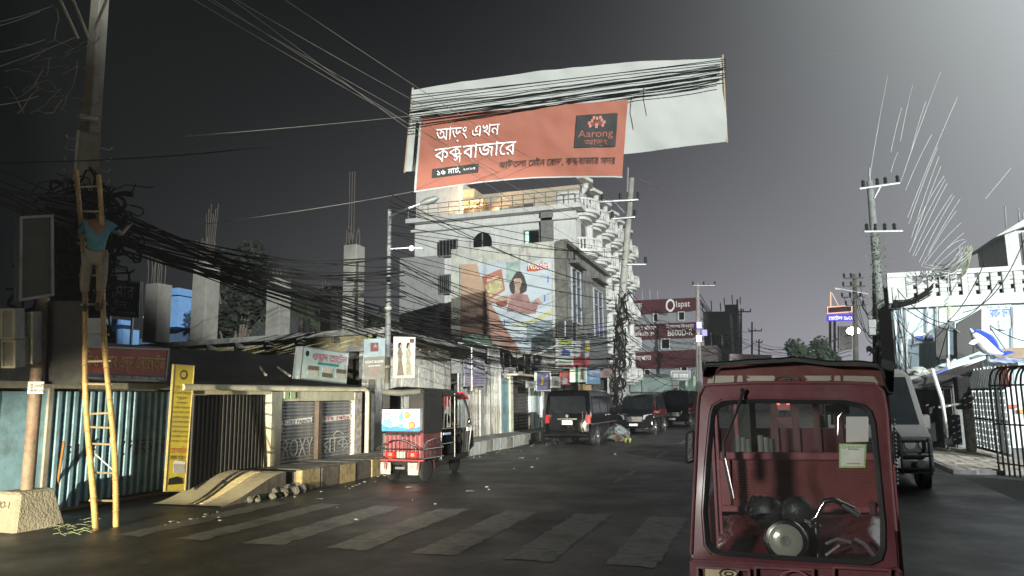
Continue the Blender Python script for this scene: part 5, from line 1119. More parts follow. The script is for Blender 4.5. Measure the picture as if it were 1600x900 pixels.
# ================================================================ FAR CENTRE
fc = thing('red_fronted_building', 'three storey building wrapped in dark red advertising bands', 'building', at(1035, 640, D=80))
A = at(984, 640, D=78); B = at(1091, 640, D=84); nx_ = (B-A).normalized(); nb_ = V((-nx_.y, nx_.x, 0)); 
if nb_.y < 0: nb_ = -nb_
def FS(x0, y0, x1, y1):     # sheet on that facade from photo points
    def on(px, py):
        d = ray(px, py); o_ = V((0, 0, CH)); t = (A-o_).dot(nb_)/d.dot(nb_); return o_+d*t
    return Sheet(on(x0, y1), on(x1, y1), on(x1, y0), on(x0, y0))
wz = at(984, 462, D=78).z
MB().prism([V((A.x, A.y, 0))+nb_*.2-nx_*2, V((B.x, B.y, 0))+nb_*.2, V((B.x, B.y, 0))+nb_*10, V((A.x, A.y, 0))+nb_*10-nx_*2], (0, 0, wz)).build('wall', mat('far_white_wall', (.26, .27, .29), .8, var=.12, streak=.4, dirt=(.3, .3, .3)), fc)
mar = mat('maroon_band', (.085, .022, .027), .6, var=.1, bump=0)
for (y0a, y0b, y1a, y1b), txts in (((470, 465, 492, 485), [('পদ্মা', .0, .5, .3, .14), ('Ispat', .62, .35, .48, .22)]), ((508, 503, 531, 527), [('B600D-R', .50, .15, .42, .38), ('নির্মাণের বিশ্বস্ত', .48, .65, .22, .42), ('গড়ছে পরিবেশ', .02, .62, .26, .33), ('জিপিএইচ রড', .02, .22, .26, .3)]), ((551, 546, 577, 573), [('ইস্পাত', .02, .5, .3, .25)])):
    s1 = FS(984, y0a, 1091, y1a); s2 = FS(984, y0b, 1091, y1b); S = Sheet(s1.q[0], s2.q[1], s2.q[2], s1.q[3]); S.board('advert_band', mar, fc, t=.3, off=.25)
    for t_, u, v, h, w_ in txts: S.text(t_, plain_white, fc, u, v, h*S.H, w=w_*S.W, off=.30)
    if y0a == 470: S.poly('round_logo', plain_white, fc, ring(.545, .5, .75, S, 16), off=.29); S.poly('round_logo_core', mar, fc, ring(.545, .5, .5, S, 12), off=.31)
for x0, x1, y0, y1 in ((1019, 1026, 490, 503), (1058, 1068, 487, 501), (1031, 1045, 529, 546), (985, 990, 492, 503), (1005, 1014, 577, 590), (1062, 1072, 567, 580)):
    S = FS(x0, y0, x1, y1); f = S.board('window', white, fc, t=.12, off=.18); MB().prism([S.pt(.1, .08, .2), S.pt(.9, .08, .2), S.pt(.9, .92, .2), S.pt(.1, .92, .2)], -S.n*.03).build('pane', darkglass, f)
mb = MB()
for i in range(5):
    p = V((A.x, A.y, wz))+nx_*(i*1.2); MB().box((p.x, p.y+.3, p.z), (p.x+.06, p.y+.36, p.z+1.3)).build('roof_post', steel, fc)
# low shops at the street's end with white lights
fs = thing('far_shops', 'low row of lit shops at the end of the street behind the vans', 'shop', at(1040, 640, D=72))
for x0, x1, y0, y1, c, nm, e in ((985, 1002, 590, 612, (.2, .26, .24), 'green_panel', 0), (1003, 1052, 590, 613, (.16, .22, .20), 'green_glass_panel', .03), (1071, 1092, 588, 611, (.25, .38, .30), 'mint_fascia', .12), (1052, 1070, 613, 640, (.08, .08, .07), 'dark_opening', 0), (1074, 1082, 612, 645, (.8, .85, .85), 'lit_shopfront', 1.1), (1085, 1092, 612, 645, (.8, .8, .75), 'lit_shopfront', .6)):
    S = Sheet(at(x0, y1, D=72), at(x1, y1, D=72), at(x1, y0, D=72), at(x0, y0, D=72)); S.board(nm, mat('far_'+nm+str(x0), c, .6, var=.2, bump=0, emit=e, ecol=c), fs, t=3)
S = Sheet(at(985, 650, D=72.5), at(1092, 650, D=72.5), at(1092, 612, D=72.5), at(985, 612, D=72.5)); S.board('wall', mat('dark_wall', (0, 0, 0)), fs, t=2.5)
fsb = thing('street_sign', 'grey rectangular sign board on two posts before the far shops', 'sign', at(1063, 600, D=60)); S = Sheet(at(1048, 594, D=60), at(1079, 594, D=60), at(1079, 579, D=60), at(1048, 579, D=60)); S.board('panel', mat('grey_sign', (.22, .22, .22), .6), fsb, t=.1); S.frame('frame', steel, fsb, wd=.06); S.text('রামু বাজার', plain_white, fsb, .12, .25, .35, w=S.W*.76, off=.04)
for px in (1050, 1060): MB().tube([at(px, 645, D=60.1), at(px, 579, D=60.1)], .06, 6).build('post', steel, fsb)
# dark buildings beyond
for k, (x0, x1, y0, D, c, lab) in enumerate(((1098, 1140, 487, 110, (.07, .07, .075), 'dark unfinished block right of the red fronted building'), (1132, 1152, 476, 125, (.10, .10, .11), 'narrow grey block with a roof shed beyond the red fronted building'), (1095, 1120, 540, 92, (.12, .10, .10), 'low dark block with a pale window at the street end'))):
    t = thing('far_building', lab, 'building', at((x0+x1)/2, 640, D=D)); a = at(x0, y0, D=D); b = at(x1, y0, D=D); MB().prism([(a.x, a.y, 0), (b.x, b.y, 0), (b.x, b.y+12, 0), (a.x, a.y+12, 0)], (0, 0, a.z)).build('wall', mat('far_dark_'+str(k), c, .85, var=.3), t)
    for j in range(4): MB().box((a.x+(b.x-a.x)*(.05+.24*j), a.y-.25, a.z*.6), (a.x+(b.x-a.x)*(.17+.24*j), a.y-.05, a.z*.75)).build('window', darkglass, t)
    mb = MB()
    for j in range(3): MB().tube([(a.x+j*1.3, a.y, a.z), (a.x+j*1.3, a.y, a.z+1.2+.4*(j % 2))], .08, 5).build('roof_post', conc_d, t)
pk = thing('pink_wall', 'pale pink boundary wall at the far end of the street', 'wall', at(1170, 575, D=90)); S = Sheet(at(1140, 660, D=90), at(1206, 660, D=90), at(1206, 555, D=90), at(1140, 553, D=90)); S.board('wall', mat('pink_plaster', (.45, .36, .36), .8, var=.1), pk, t=.4)
pk = thing('white_wall', 'white distant wall across the street end seen through the rickshaw', 'wall', at(1270, 640, D=95)); S = Sheet(at(1185, 648, D=95), at(1345, 648, D=95), at(1345, 570, D=95), at(1185, 570, D=95)); S.board('wall', mat('far_street_wall', (.40, .38, .36), .8, var=.4, scale=.3), pk, t=.4)
# purple lamp signs and poles
pl = power_pole('far utility pole with purple lamps in front of the red fronted building', V((*at(1092, 640, D=70).xy, 0)), at(1090, 443, D=70), .32, .16, []); arm(pl, (1083, 446), (1117, 446), 69.8, .07)
for (x, y, c, e) in ((1092.5, 508, (.35, .25, 1), 3.0), (1101, 520, (.25, .22, .9), 1.2), (1092, 529, (1, 1, 1), 6)):
    p = at(x, y, D=69.3); MB().box(p-V((.22, .1, .28)), p+V((.22, .1, .28))).build('lamp', mat('lamp_'+str(int(x*10)), c, .5, bump=0, emit=e, ecol=c), pl)
MB().tube([at(1093, 540, D=69.5), at(1094, 640, D=69.5)], .06, 6).build('conduit', mat('bright_steel', (.6, .6, .6), .3, .8), pl)
for k, (px, y0, D, lab, arms) in enumerate(((1152, 468, 100, 'distant utility pole left of the pair beyond the vans', ((1146, 490, 1158, 492), (1150, 487, 1173, 487))), (1175, 503, 120, 'distant utility pole with one wide arm', ((1170, 517, 1190, 517),)), (1158, 482, 105, 'distant thin pole just right of the left distant pole', ()), (1186, 530, 130, 'farthest small utility pole on the left side', ((1182, 535, 1191, 535),)))):
    t = power_pole(lab, V((*at(px, 640, D=D).xy, 0)), at(px, y0, D=D), .22, .12, [], m_=conc_d)
    for a_ in arms: arm(t, a_[:2], a_[2:], D-.3, .09, m_=conc_d)
for i in range(12):
    cable(at(1092, R2.uniform(455, 560), D=70), at(1160+R2.uniform(-8, 20), R2.uniform(500, 575), D=105), .8, .035, lab='dark cable sagging between the distant poles', grp='cables between distant poles', n=8)
for i in range(10):
    cable(at(1175, R2.uniform(530, 560), D=120), at(1330, R2.uniform(505, 560), D=62), 1.2, .03, mat('dull_wire', (0, 0, 0)), lab='thin wire crossing the far end of the street', grp='wires across the street end', n=10)
# bushes / tree silhouette at the end
tree('tree', 'round dark green tree at the far end of the street under the neon sign', V((*at(1275, 640, D=62).xy, 0)), at(1272, 529, D=62).z, 2.3, 1.6, 2600, mat('far_leaves', (.018, .032, .018), .7, var=.5, scale=2, bump=0), 8, ls=.2)
#@@RIGHT
# ================================================================ RIGHT SIDE
RY = 28.0
rbld = thing('parapet_building', 'pale blue flat roofed building with a pierced white parapet on the right', 'building', (7, RY, 0))
pb_ = mat('pale_blue_plaster', (.50, .60, .64), .7, var=.07, scale=1.5, bump=.12, streak=.25, dirt=(.36, .40, .40), dirt_amt=.4)
pw = mat('white_parapet', (.50, .51, .49), .75, var=.15, scale=3, bump=.25, streak=.3, dirt=(.30, .29, .26), dirt_amt=.5)
x0 = at(1396, 500, Y=RY).x; zc = at(1500, 478, Y=RY).z; ztop = at(1500, 421, Y=RY).z
MB().prism([(x0, RY, 0), (13.5, RY, 0), (13.5, RY+14, 0), (x0+4, RY+14, 0), (x0+.1, RY+3.2, 0)], (0, 0, zc)).build('wall', pb_, rbld)
MB().prism([(x0-.06, RY-.02, 0), (x0-.0, RY+3.2, 0), (x0+.05, RY+3.2, 0), (x0-.001, RY-.02, 0)], (0, 0, zc+.3)).build('side_wall', mat('shaded_side_wall', (.06, .065, .06), .9, var=.4, scale=2, bump=.3), rbld)  # shade on the road side is put into this dark colour
MB().box((x0-.12, RY-.22, zc), (13.5, RY+.05, zc+.12)).build('cornice', pw, rbld); MB().box((x0-.1, RY-.12, ztop-.16), (13.5, RY+.1, ztop)).build('coping', pw, rbld)
MB().box((x0-.1, RY-.08, zc+.12), (13.5, RY+.06, zc+.36)).build('parapet_base', pw, rbld)
MB().box((x0-.1, RY-.08, zc+.36), (x0+.45, RY+.06, ztop-.16)).build('corner_pier', pw, rbld)
hh = (ztop-.16-(zc+.36)); rows = 5; rh = hh/rows
blk_ = MB().box((0, -.07, 0), (.30, .055, rh-.004)).mesh('breeze_block', bevel=.01); blk_.materials.append(pw)
blk2 = MB().box((0, -.07, 0), (.215, .055, rh-.004)).mesh('breeze_block', bevel=.01); blk2.materials.append(pw)
xx = x0+.47; bay = 0
while xx < 12.8:
    for c in range(5):
        for r in range(rows):
            X = xx+c*.335; Z = zc+.36+r*rh
            if (r+c) % 2 == 0: piece(blk2, 'breeze_block', rbld, V((X, RY, Z))-WM[rbld.name].translation)
            else: piece(blk_, 'breeze_block', rbld, V((X, RY+.004, Z))-WM[rbld.name].translation)
    MB().box((xx+1.68, RY-.09, zc+.36), (xx+1.84, RY+.06, ztop-.16)).build('parapet_post', pw, rbld); xx += 1.85
MB().box((x0, RY+1.5, zc+.1), (13.5, RY+1.6, ztop-.2)).build('roof_clutter_wall', mat('dim_grey_wall', (.16, .16, .16), .9, var=.4), rbld)
# side window, sign painted on wall, wall joints and pipes
S = Sheet(at(1427, 537, Y=RY-.02), at(1460, 536, Y=RY-.02), at(1459, 521, Y=RY-.02), at(1427, 522, Y=RY-.02)); f = S.board('window', plain_white, rbld, t=.1, off=.08)
for u in (.08, .54): MB().prism([S.pt(u, .2, .1), S.pt(u+.38, .2, .1), S.pt(u+.38, .8, .1), S.pt(u, .8, .1)], -S.n*.03).build('pane', mat('window_blue', (.05, .12, .40), .25, bump=0), f)
S = Sheet(at(1468, 520, Y=RY-.02), at(1581, 513, Y=RY-.02), at(1579, 462, Y=RY-.02), at(1466, 467, Y=RY-.02))
S.board('sign_panel', mat('pale_sign_panel', (.52, .60, .58), .6, var=.1, bump=.05, dirt=(.45, .5, .48)), rbld, t=.03, off=.04)
S.poly('green_mark', mat('pale_green_ink', (.42, .62, .30), .6, var=.2, bump=0), rbld, [(.10, .45), (.2, .5), (.25, .75), (.18, .95), (.08, .8)], off=.05)
S.text('বিরিয়ানি হাউস', bluei, rbld, .66, .36, .30, w=S.W*.33, off=.055); S.text('কাচ্চি বিরিয়ানি ও কাবাব', mat('pale_ink', (.38, .42, .40), .6, bump=0), rbld, .35, .86, .12, w=S.W*.4, off=.055)
S.poly('dish_picture', mat('pale_ink', (0, 0, 0)), rbld, ring(.90, .14, .22, S, 12), off=.055); S.poly('dish_picture', mat('pale_ink', (0, 0, 0)), rbld, ring(.75, .14, .18, S, 12), off=.055)
for px in (1408, 1416, 1449, 1464, 1484, 1583): MB().tube([at(px, 478, Y=RY-.12), at(px+2+random.uniform(-1, 1), 640, Y=RY-.12)], .035, 6).build('drain_pipe', pw, rbld)
# rooftop room
rr_ = thing('rooftop_room', 'white rooftop stair room standing above the pierced parapet', 'rooftop room', at(1590, 420, Y=34)); a = at(1560, 420, Y=34); b = at(1625, 358, Y=34)
MB().box((a.x+.35, 34, a.z-1.2), (b.x+2, 38, b.z)).build('wall', pw, rr_); MB().prism([(a.x-.15, 33.4, b.z-.3), (a.x+1.1, 33.4, b.z+.1+.35), (b.x+2, 33.4, b.z+.55), (b.x+2, 33.4, b.z+.3), (a.x+1.1, 33.4, b.z+.12)], (0, 5, 0)).build('roof', pw, rr_); MB().box((a.x+.9, 33.85, a.z-1), (a.x+1.25, 33.99, b.z-.1)).build('recess', mat('dim_grey_wall', (0, 0, 0)), rr_)
for px, y0, y1 in ((1572, 352, 322), (1593, 345, 325), (1600, 345, 332)): o = MB().tube([at(px, y0+4, Y=34), at(px-2, y1, Y=34)], .03, 5).build('roof_rod', steel); tag(o, {1572: 'leftmost thin rod above the rooftop room', 1593: 'middle thin rod above the rooftop room', 1600: 'rightmost thin rod above the rooftop room'}[px], 'rod')
# dark angular boards and white sail post in front of it
dbd = thing('angled_board', 'big dark trapezoid hoarding with a bright white edge by the dolphin', 'hoarding', at(1520, 570, Y=26.5))
Yd = 26.5; MB().prism([at(1496, 562, Y=Yd), at(1534, 548, Y=Yd), at(1534, 482, Y=Yd), at(1495, 505, Y=Yd)], (0, .12, 0)).build('panel', mat('board_dark', (.05, .047, .045), .7, var=.15), dbd)
MB().prism([at(1534, 546, Y=Yd), at(1546, 544, Y=Yd), at(1546, 482, Y=Yd), at(1534, 482, Y=Yd)], (0, .35, 0)).build('white_edge', mat('bright_white_board', (.8, .8, .78), .6, bump=0), dbd)
dk2 = thing('angled_board', 'smaller dark hoarding left of the big dark hoarding', 'hoarding', at(1475, 565, Y=26.8)); MB().prism([at(1463, 562, Y=26.8), at(1481, 560, Y=26.8), at(1481, 512, Y=26.8), at(1469, 511, Y=26.8), at(1462, 520, Y=26.8)], (0, .12, 0)).build('panel', mat('board_dark', (0, 0, 0)), dk2); MB().prism([at(1481, 562, Y=26.75), at(1497, 560, Y=26.75), at(1496, 512, Y=26.75), at(1481, 514, Y=26.75)], (0, .1, 0)).build('pale_panel', mat('pale_blue_board', (.35, .42, .44), .7, var=.25), dk2)
# dolphin statue on its pole
dp = thing('dolphin_statue', 'blue and white leaping dolphin statue on a thin pole by the tent roofs', 'statue', at(1544, 600, D=21.6))
def DP(px, py, dz=0): return at(px, py, D=21.6+dz)
cl_ = [(1516, 513, .03), (1520, 518, .07), (1525, 522, .17), (1531, 528, .24), (1538, 535, .28), (1546, 542, .26), (1554, 547, .17), (1561, 550, .09), (1567, 552, .045)]
MB().tube([DP(x, y) for x, y, r in cl_], [r for x, y, r in cl_], 16).build('body', mat('dolphin_white', (.75, .76, .78), .3, bump=0, coat=.4), dp, smooth=True)
up = cU*.75+cR*.55
mb = MB(); k = len(cl_); P = [(DP(x, y), r) for x, y, r in cl_]
for i, (p, r) in enumerate(P):          # blue back: a shell over the upper half
    t_ = (P[min(i+1, k-1)][0]-P[max(i-1, 0)][0]).normalized(); n_ = cF.cross(t_).normalized(); n_ = -n_ if n_.dot(up) < 0 else n_
    for j in range(9): q_ = math.pi*(j/8-.5)*.95; mb.v.append(p+(n_*math.cos(q_)+cF*math.sin(q_))*(r+.012))
    if i:
        for j in range(8): a_ = (i-1)*9+j; mb.f.append((a_, a_+1, a_+10, a_+9))
mb.build('blue_back', mat('dolphin_blue', (.03, .07, .36), .25, bump=0, coat=.5), dp, smooth=True)
MB().prism([DP(1541, 530), DP(1550, 532), DP(1553, 540), DP(1545, 538)], cF*.05).build('dorsal_fin', mat('dolphin_blue', (0, 0, 0)), dp)
MB().prism([DP(1563, 550), DP(1576, 548), (DP(1586, 550)), DP(1575, 554), DP(1568, 556)], cF*.06).build('tail_fluke', mat('dolphin_blue', (0, 0, 0)), dp)
MB().prism([DP(1526, 530, -.2), DP(1520, 531, -.3), DP(1514, 537, -.4), DP(1522, 539, -.35), DP(1528, 535, -.2)], cF*.05).build('flipper', mat('dolphin_white', (0, 0, 0)), dp)
MB().prism([DP(1538, 542, -.1), DP(1543, 550, -.25), DP(1548, 550, -.2), DP(1546, 543, -.1)], cF*.05).build('flipper', mat('dolphin_white', (0, 0, 0)), dp)
MB().ball(DP(1523, 519, -.13), .025, 8, 6).build('eye', ink, dp); MB().tube([DP(1544, 548, .1), DP(1545, 600, .1)], .045, 8).build('pole', steel, dp)
# tent awning of striped cloth
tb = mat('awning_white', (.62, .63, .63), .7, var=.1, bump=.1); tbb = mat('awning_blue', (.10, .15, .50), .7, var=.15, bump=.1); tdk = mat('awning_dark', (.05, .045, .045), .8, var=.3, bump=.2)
aw = thing('tent_awning', 'white and blue striped cloth awning sloping up to the dolphin pole', 'awning', at(1500, 600, D=24))
def strip(pts0, pts1, m_, nm): MB().prism([*pts0, *pts1[::-1]], cF*.04).build(nm, m_, aw)
strip([at(1458, 588, D=20.8), at(1482, 580, D=21.1)], [at(1462, 583, D=20.8), at(1482, 574, D=21.1)], tbb, 'blue_stripe')
MB().prism([at(1482, 580, D=21.1), at(1512, 571, D=21.3), at(1540, 561, D=21.5), at(1540, 556, D=21.5), at(1512, 564, D=21.3), at(1482, 574, D=21.1)], cF*.04).build('white_stripe', tb, aw)
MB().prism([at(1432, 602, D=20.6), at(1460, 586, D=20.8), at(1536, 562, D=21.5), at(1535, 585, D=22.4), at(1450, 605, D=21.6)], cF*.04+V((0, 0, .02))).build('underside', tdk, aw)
aw2 = thing('tent_awning', 'crumpled blue and white tarpaulin on the stalls right of the dolphin', 'awning', at(1570, 575, D=25))
MB().grid(lambda u, v: at(1546+u*70, 558+v*8+3*noise.noise(V((u*7, v*3, 1)))+u*2, D=22.3-v*1.0), 20, 6).build('cloth', mat('awning_mixed', (.35, .40, .62), .7, var=.7, scale=1.6, bump=.3), aw2, smooth=True)
rfb = MB().prism([at(1555, 545, D=23.4), at(1640, 541, D=22.6), at(1640, 562, D=22.6), at(1555, 557, D=23.4)], V((0, .4, 0))).build('timber_hoarding', mat('tan_boards', (.36, .27, .19), .8, var=.25, scale=3)); tag(rfb, 'tan wooden hoarding right of the dolphin tail', 'hoarding')
# stall clutter below: dark recess, roof sheets
stl = thing('market_stall', 'dark market stall with a patchy flat roof behind the white van', 'stall', at(1460, 690, Z=0)); sy = 27.0
MB().box((at(1425, 650, Y=sy).x, sy, 0), (at(1520, 650, Y=sy).x, sy+.2, at(1470, 608, Y=sy).z)).build('back_panel', mat('stall_grey', (.14, .145, .14), .8, var=.4, scale=1.4, dirt=(.05, .05, .05)), stl)
MB().prism([at(1412, 606, D=22.6), at(1470, 607, D=22), at(1520, 600, D=22.2), at(1515, 585, D=23.6), at(1430, 590, D=24.4)], V((0, 0, .06))).build('roof', mat('stall_roof', (.22, .22, .20), .85, var=.7, scale=5, bump=.5), stl)
for k, (px, w_) in enumerate(((1448, 5), (1470, 7), (1492, 6))): MB().box((at(px, 650, Y=sy-.3).x, sy-.3, 0), (at(px+w_, 650, Y=sy-.3).x, sy-.15, 2.0)).build('post', mat('stall_post', (.12, .11, .10), .8), stl)
for k, (q, c, lab) in enumerate((((1446, 660, 1470, 690), (.05, .05, .05), 'dark crate beside the leaning white pole'), ((1476, 648, 1500, 695), (.04, .045, .05), 'tall dark box on the right sidewalk beside the gate pillar'), ((1500, 588, 1515, 640), (.05, .045, .045), 'dark upright board above the grey gate pillar'))):
    a = at(q[0], q[3], Y=25.0-k*.4); b = at(q[2], q[1], Y=25.0-k*.4); o = MB().box((a.x, a.y, max(.09, a.z) if k < 2 else a.z), (b.x, a.y+.5, b.z)).build(('crate', 'storage_box', 'dark_board')[k], mat('clutter_'+str(k), c, .8, var=.4, bump=.3), bevel=.02); tag(o, lab, ('crate', 'box', 'board')[k])
mb = MB(); rj = random.Random(4)
for i in range(90):
    p = at(1415+rj.uniform(0, 110), 582+rj.uniform(-6, 16), D=23.4+rj.uniform(-.7, .6)); s_ = rj.uniform(.05, .22); mb.ball(p, (s_*1.6, s_, s_*.5), 5, 4, Matrix.Rotation(rj.uniform(0, 3), 3, 'Z') @ Matrix.Rotation(rj.uniform(-.5, .5), 3, 'X'))
o = mb.build('roof_junk', mat('roof_junk', (.30, .30, .28), .85, var=.8, scale=2)); o['kind'] = 'stuff'; o['label'] = 'heaped rags and junk on the stall roofs below the blue building'
# leaning white pole with cross stick
wp = thing('leaning_pole', 'white wooden pole leaning beside the striped awning with a short cross stick', 'pole', at(1482, 702, Z=.1))
MB().tube([at(1482, 703, Z=.1), at(1478, 663, D=20.6), at(1472, 625, D=20.4), at(1456, 576, D=20.4)], [.03, .04, .05, .055], 8).build('pole', mat('whitewashed_pole', (.58, .58, .54), .7, var=.2, dirt=(.25, .24, .2)), wp, smooth=True)
MB().tube([at(1468, 636, D=20.5), at(1502, 631, D=21)], .035, 6).build('cross_stick', mat('whitewashed_pole', (0, 0, 0)), wp)
o = MB().tube([at(1481, 576, D=22.6), at(1481, 560, D=22.6)], .05, 6).build('white_stub', plain_white); tag(o, 'short white post stub above the middle of the striped awning', 'post')
# gate pillar and sheet metal gate
gp = thing('gate_pillar', 'short worn concrete pillar left of the white gate', 'pillar', at(1522, 705, Z=.09)); a = at(1513, 706, Z=.09)
MB().prism([(a.x, a.y, .09), (a.x+.22, a.y-.05, .09), (a.x+.22, a.y+.2, .09), (a.x, a.y+.25, .09)], (0, 0, 1.5)).build('shaft', mat('pitted_concrete', (.36, .36, .31), .9, var=.5, scale=9, bump=.8, dirt=(.12, .12, .1), dirt_amt=.8), gp, bevel=.02)
z_ = 1.59; MB().box((a.x-.08, a.y-.12, z_), (a.x+.30, a.y+.3, z_+.09)).build('cap', conc, gp, bevel=.02)
gt = thing('metal_gate', 'white ribbed metal gate with a spiked panel and small lattice squares', 'gate', at(1545, 712, Z=.09))
G0 = at(1523, 702, Z=.12); G1 = at(1575, 716, Z=.12); gd = (G1-G0).normalized(); gd.z = 0; gl = (G1-G0).length
gn = V((-gd.y, gd.x, 0)); gn = -gn if gn.dot(-G0) < 0 else gn
zb, zm, zt2 = .2, at(1540, 607, D=(G0-V((0, 0, CH))).dot(cF)).z, at(1540, 579, D=(G0-V((0, 0, CH))).dot(cF)).z
gw = mat('gate_white', (.62, .66, .66), .45, .2, var=.1, bump=.05, dirt=(.35, .37, .36))
def gbox(u0, u1, z0, z1, n0, n1, nm, m_=gw): return MB().prism([G0+gd*u0+gn*n0+V((0, 0, z0-G0.z)), G0+gd*u1+gn*n0+V((0, 0, z0-G0.z)), G0+gd*u1+gn*n1+V((0, 0, z0-G0.z)), G0+gd*u0+gn*n1+V((0, 0, z0-G0.z))], (0, 0, z1-z0)).build(nm, m_, gt)
gbk = mat('gate_frame_black', (.03, .03, .03), .5)
gbox(0, .05, zb-.1, zm, -.03, .05, 'frame_bar', gbk); gbox(.05, gl+.4, zb-.02, zb+.05, -.03, .05, 'frame_bar', gbk); gbox(.05, gl+.4, zm-.05, zm, -.03, .05, 'frame_bar', gbk); gbox(.05, gl+.4, (zb+zm)/2-.02, (zb+zm)/2+.02, -.02, .06, 'frame_bar', gbk)
x = .1; k = 0
while x < gl+.35:
    if k % 7 in (1, 2, 3, 6): gbox(x, x+.07, zb+.05, zm-.05, -.01, .02, 'slat')
    else:
        for q_ in range(9): gbox(x, x+.085, zb+.08+q_*(zm-zb-.15)/9, zb+.08+(q_+.82)*(zm-zb-.15)/9, -.012, .008, 'lattice_square')
    x += .10; k += 1
for i in range(22): 
    u = .0+i*(gl+.7)/22; gbox(u, u+(gl+.7)/22-.025, zm, zt2+.04*(i % 2), -.05, -.03, 'spiked_slat', gw if i < 17 else mat('gate_red', (.45, .12, .08), .5))
# crowd barriers: black tubular fence with curved tops
br0 = at(1562, 741, Z=0); bdir = (at(1640, 752, Z=0)-br0); bdir.z = 0; bdir.normalize()
bnn = V((-bdir.y, bdir.x, 0)); bnn = -bnn if bnn.dot(br0) < 0 else bnn
fenb = mat('black_tube_paint', (.025, .026, .026), .4, .2, var=.3, bump=.05)
def barrier(off, lab):
    o0 = br0+bdir*off; t = thing('crowd_barrier', lab, 'barrier', o0)
    H_ = 2.36
    for i in range(13):
        p = o0+bdir*(i*.155); pts = [p, p+V((0, 0, H_-.35))]+[p+V((0, 0, H_-.35))+bdir*(.28*(1-math.cos(q_)))+V((0, 0, .33*math.sin(q_)))+bnn*.03*(i % 2) for q_ in (.5, 1, math.pi/2)]
        MB().tube(pts, .022, 8).build('upright', fenb, t, smooth=True)
    for z in (.25, 1.1, 1.95): MB().tube([o0+V((0, 0, z))-bnn*.03, o0+bdir*2.0+V((0, 0, z))-bnn*.03], .02, 6).build('rail', fenb, t)
    MB().tube([o0+bdir*.28+V((0, 0, H_-.02)), o0+bdir*2.2+V((0, 0, H_-.02))], .025, 6).build('top_rail', fenb, t); return t
barrier(0, 'black tubular barrier with curved tops at the right edge, nearer the gate'); barrier(2.25, 'black tubular barrier at the far right edge of the road')
rbx = MB().box(at(1572, 700, Y=26.2), at(1640, 600, Y=26.6)).build('white_sheet_wall', mat('bright_sheet', (.6, .62, .62), .6, var=.15, streak=.2, dirt=(.35, .35, .33))); tag(rbx, 'white sheet wall behind the black tubular barriers', 'wall')
for k, (px, py) in enumerate(((1576, 632), (1590, 640))): o = MB().box(at(px, py+6, Y=26.1), at(px+12, py, Y=26.15)).build('small_sign', mat(('sign_red_small', 'sign_orange_small')[k], ((.55, .06, .04), (.55, .25, .05))[k], .5, bump=0)); tag(o, ('small red sign seen through the black barrier', 'small orange sign seen through the black barrier')[k], 'sign')
# ---------------------------------------------------------------- right utility pole with vines
D4 = 33.0; b4 = at(1388, 640, D=D4); b4.z = 0; t4 = at(1359, 283, D=D4)
rpole = power_pole('tall grey utility pole with dry creepers in front of the pale blue building', b4, t4, .26, .14, [], m_=mat('right_pole_grey', (.20, .21, .20), .8, var=.3))
pwh = mat('white_cross_arm', (.6, .62, .6), .5, .2); arm(rpole, (1343, 295), (1406, 286), D4-.2, .05, (.1, .45, .65, .95), pwh); arm(rpole, (1350, 362), (1410, 361), D4-.2, .05, (.08, .3, .55, .8), pwh)
MB().tube([at(1366, 310, D=D4-.2), at(1376, 291, D=D4-.2)], .03, 5).build('brace', pwh, rpole); MB().tube([t4, at(1358, 262, D=D4)], .04, 5).build('tip', steel, rpole)
for k, (px, py, w_, h_) in enumerate(((1358, 500, 9, 12), (1359, 513, 8, 12), (1374, 532, 6, 14))): MB().box(at(px, py+h_, D=D4-.5), at(px+w_, py, D=D4-.3)).build('meter_box', mat('box_grey', (.3, .31, .31), .5), rpole)
for k, (px, py) in enumerate(((1364, 548), (1374, 538), (1380, 552), (1358, 545))): MB().ball(at(px, py, D=D4-.7), .13, 8, 6).build('insulator', steel, rpole, smooth=True)
rv = random.Random(9); mb = MB()
for i in range(750):
    f_ = rv.random()**.8; c = b4.lerp(t4, .12+.68*f_); p = c+cR*rv.gauss(0, .16+.25*(1-f_))-cF*rv.uniform(0, .3); a_ = V((rv.uniform(-1, 1), rv.uniform(-1, 1), rv.uniform(-1.5, .8))).normalized()*rv.uniform(.06, .2); mb.quad(p, p+a_*.5+cR*.03, p+a_, p+a_*.5-cR*.03)
o = mb.build('creeper', mat('dry_creeper', (.10, .12, .07), .8, var=.6, scale=2, bump=0)); o['kind'] = 'stuff'; o['label'] = 'dry creeper climbing the right utility pole'
mb = MB()
for i in range(55):
    p = b4.lerp(t4, rv.uniform(.05, .55))+cR*rv.uniform(-.2, .2)-cF*.3; mb.tube([p, p+cR*rv.uniform(-.6, .5)-cU*rv.uniform(0, .6), p+cR*rv.uniform(-.4, .4)-cU*rv.uniform(.8, 2)], rv.uniform(.012, .03), 5)
o = mb.build('cable_tangle', cablem, None, smooth=True); o['kind'] = 'stuff'; o['label'] = 'cables hanging on the right utility pole'
# added dark slab; its colour stands for the building's shaded side
o = MB().prism([at(1373, 640, D=35), at(1397, 640, D=35), at(1393, 470, D=35), at(1372, 425, D=35)], cF*.6).build('shade_backdrop', mat('shaded_side_wall', (0, 0, 0)), bevel=.02); tag(o, 'dark added pier between the right pole and the pale blue building', 'backdrop')
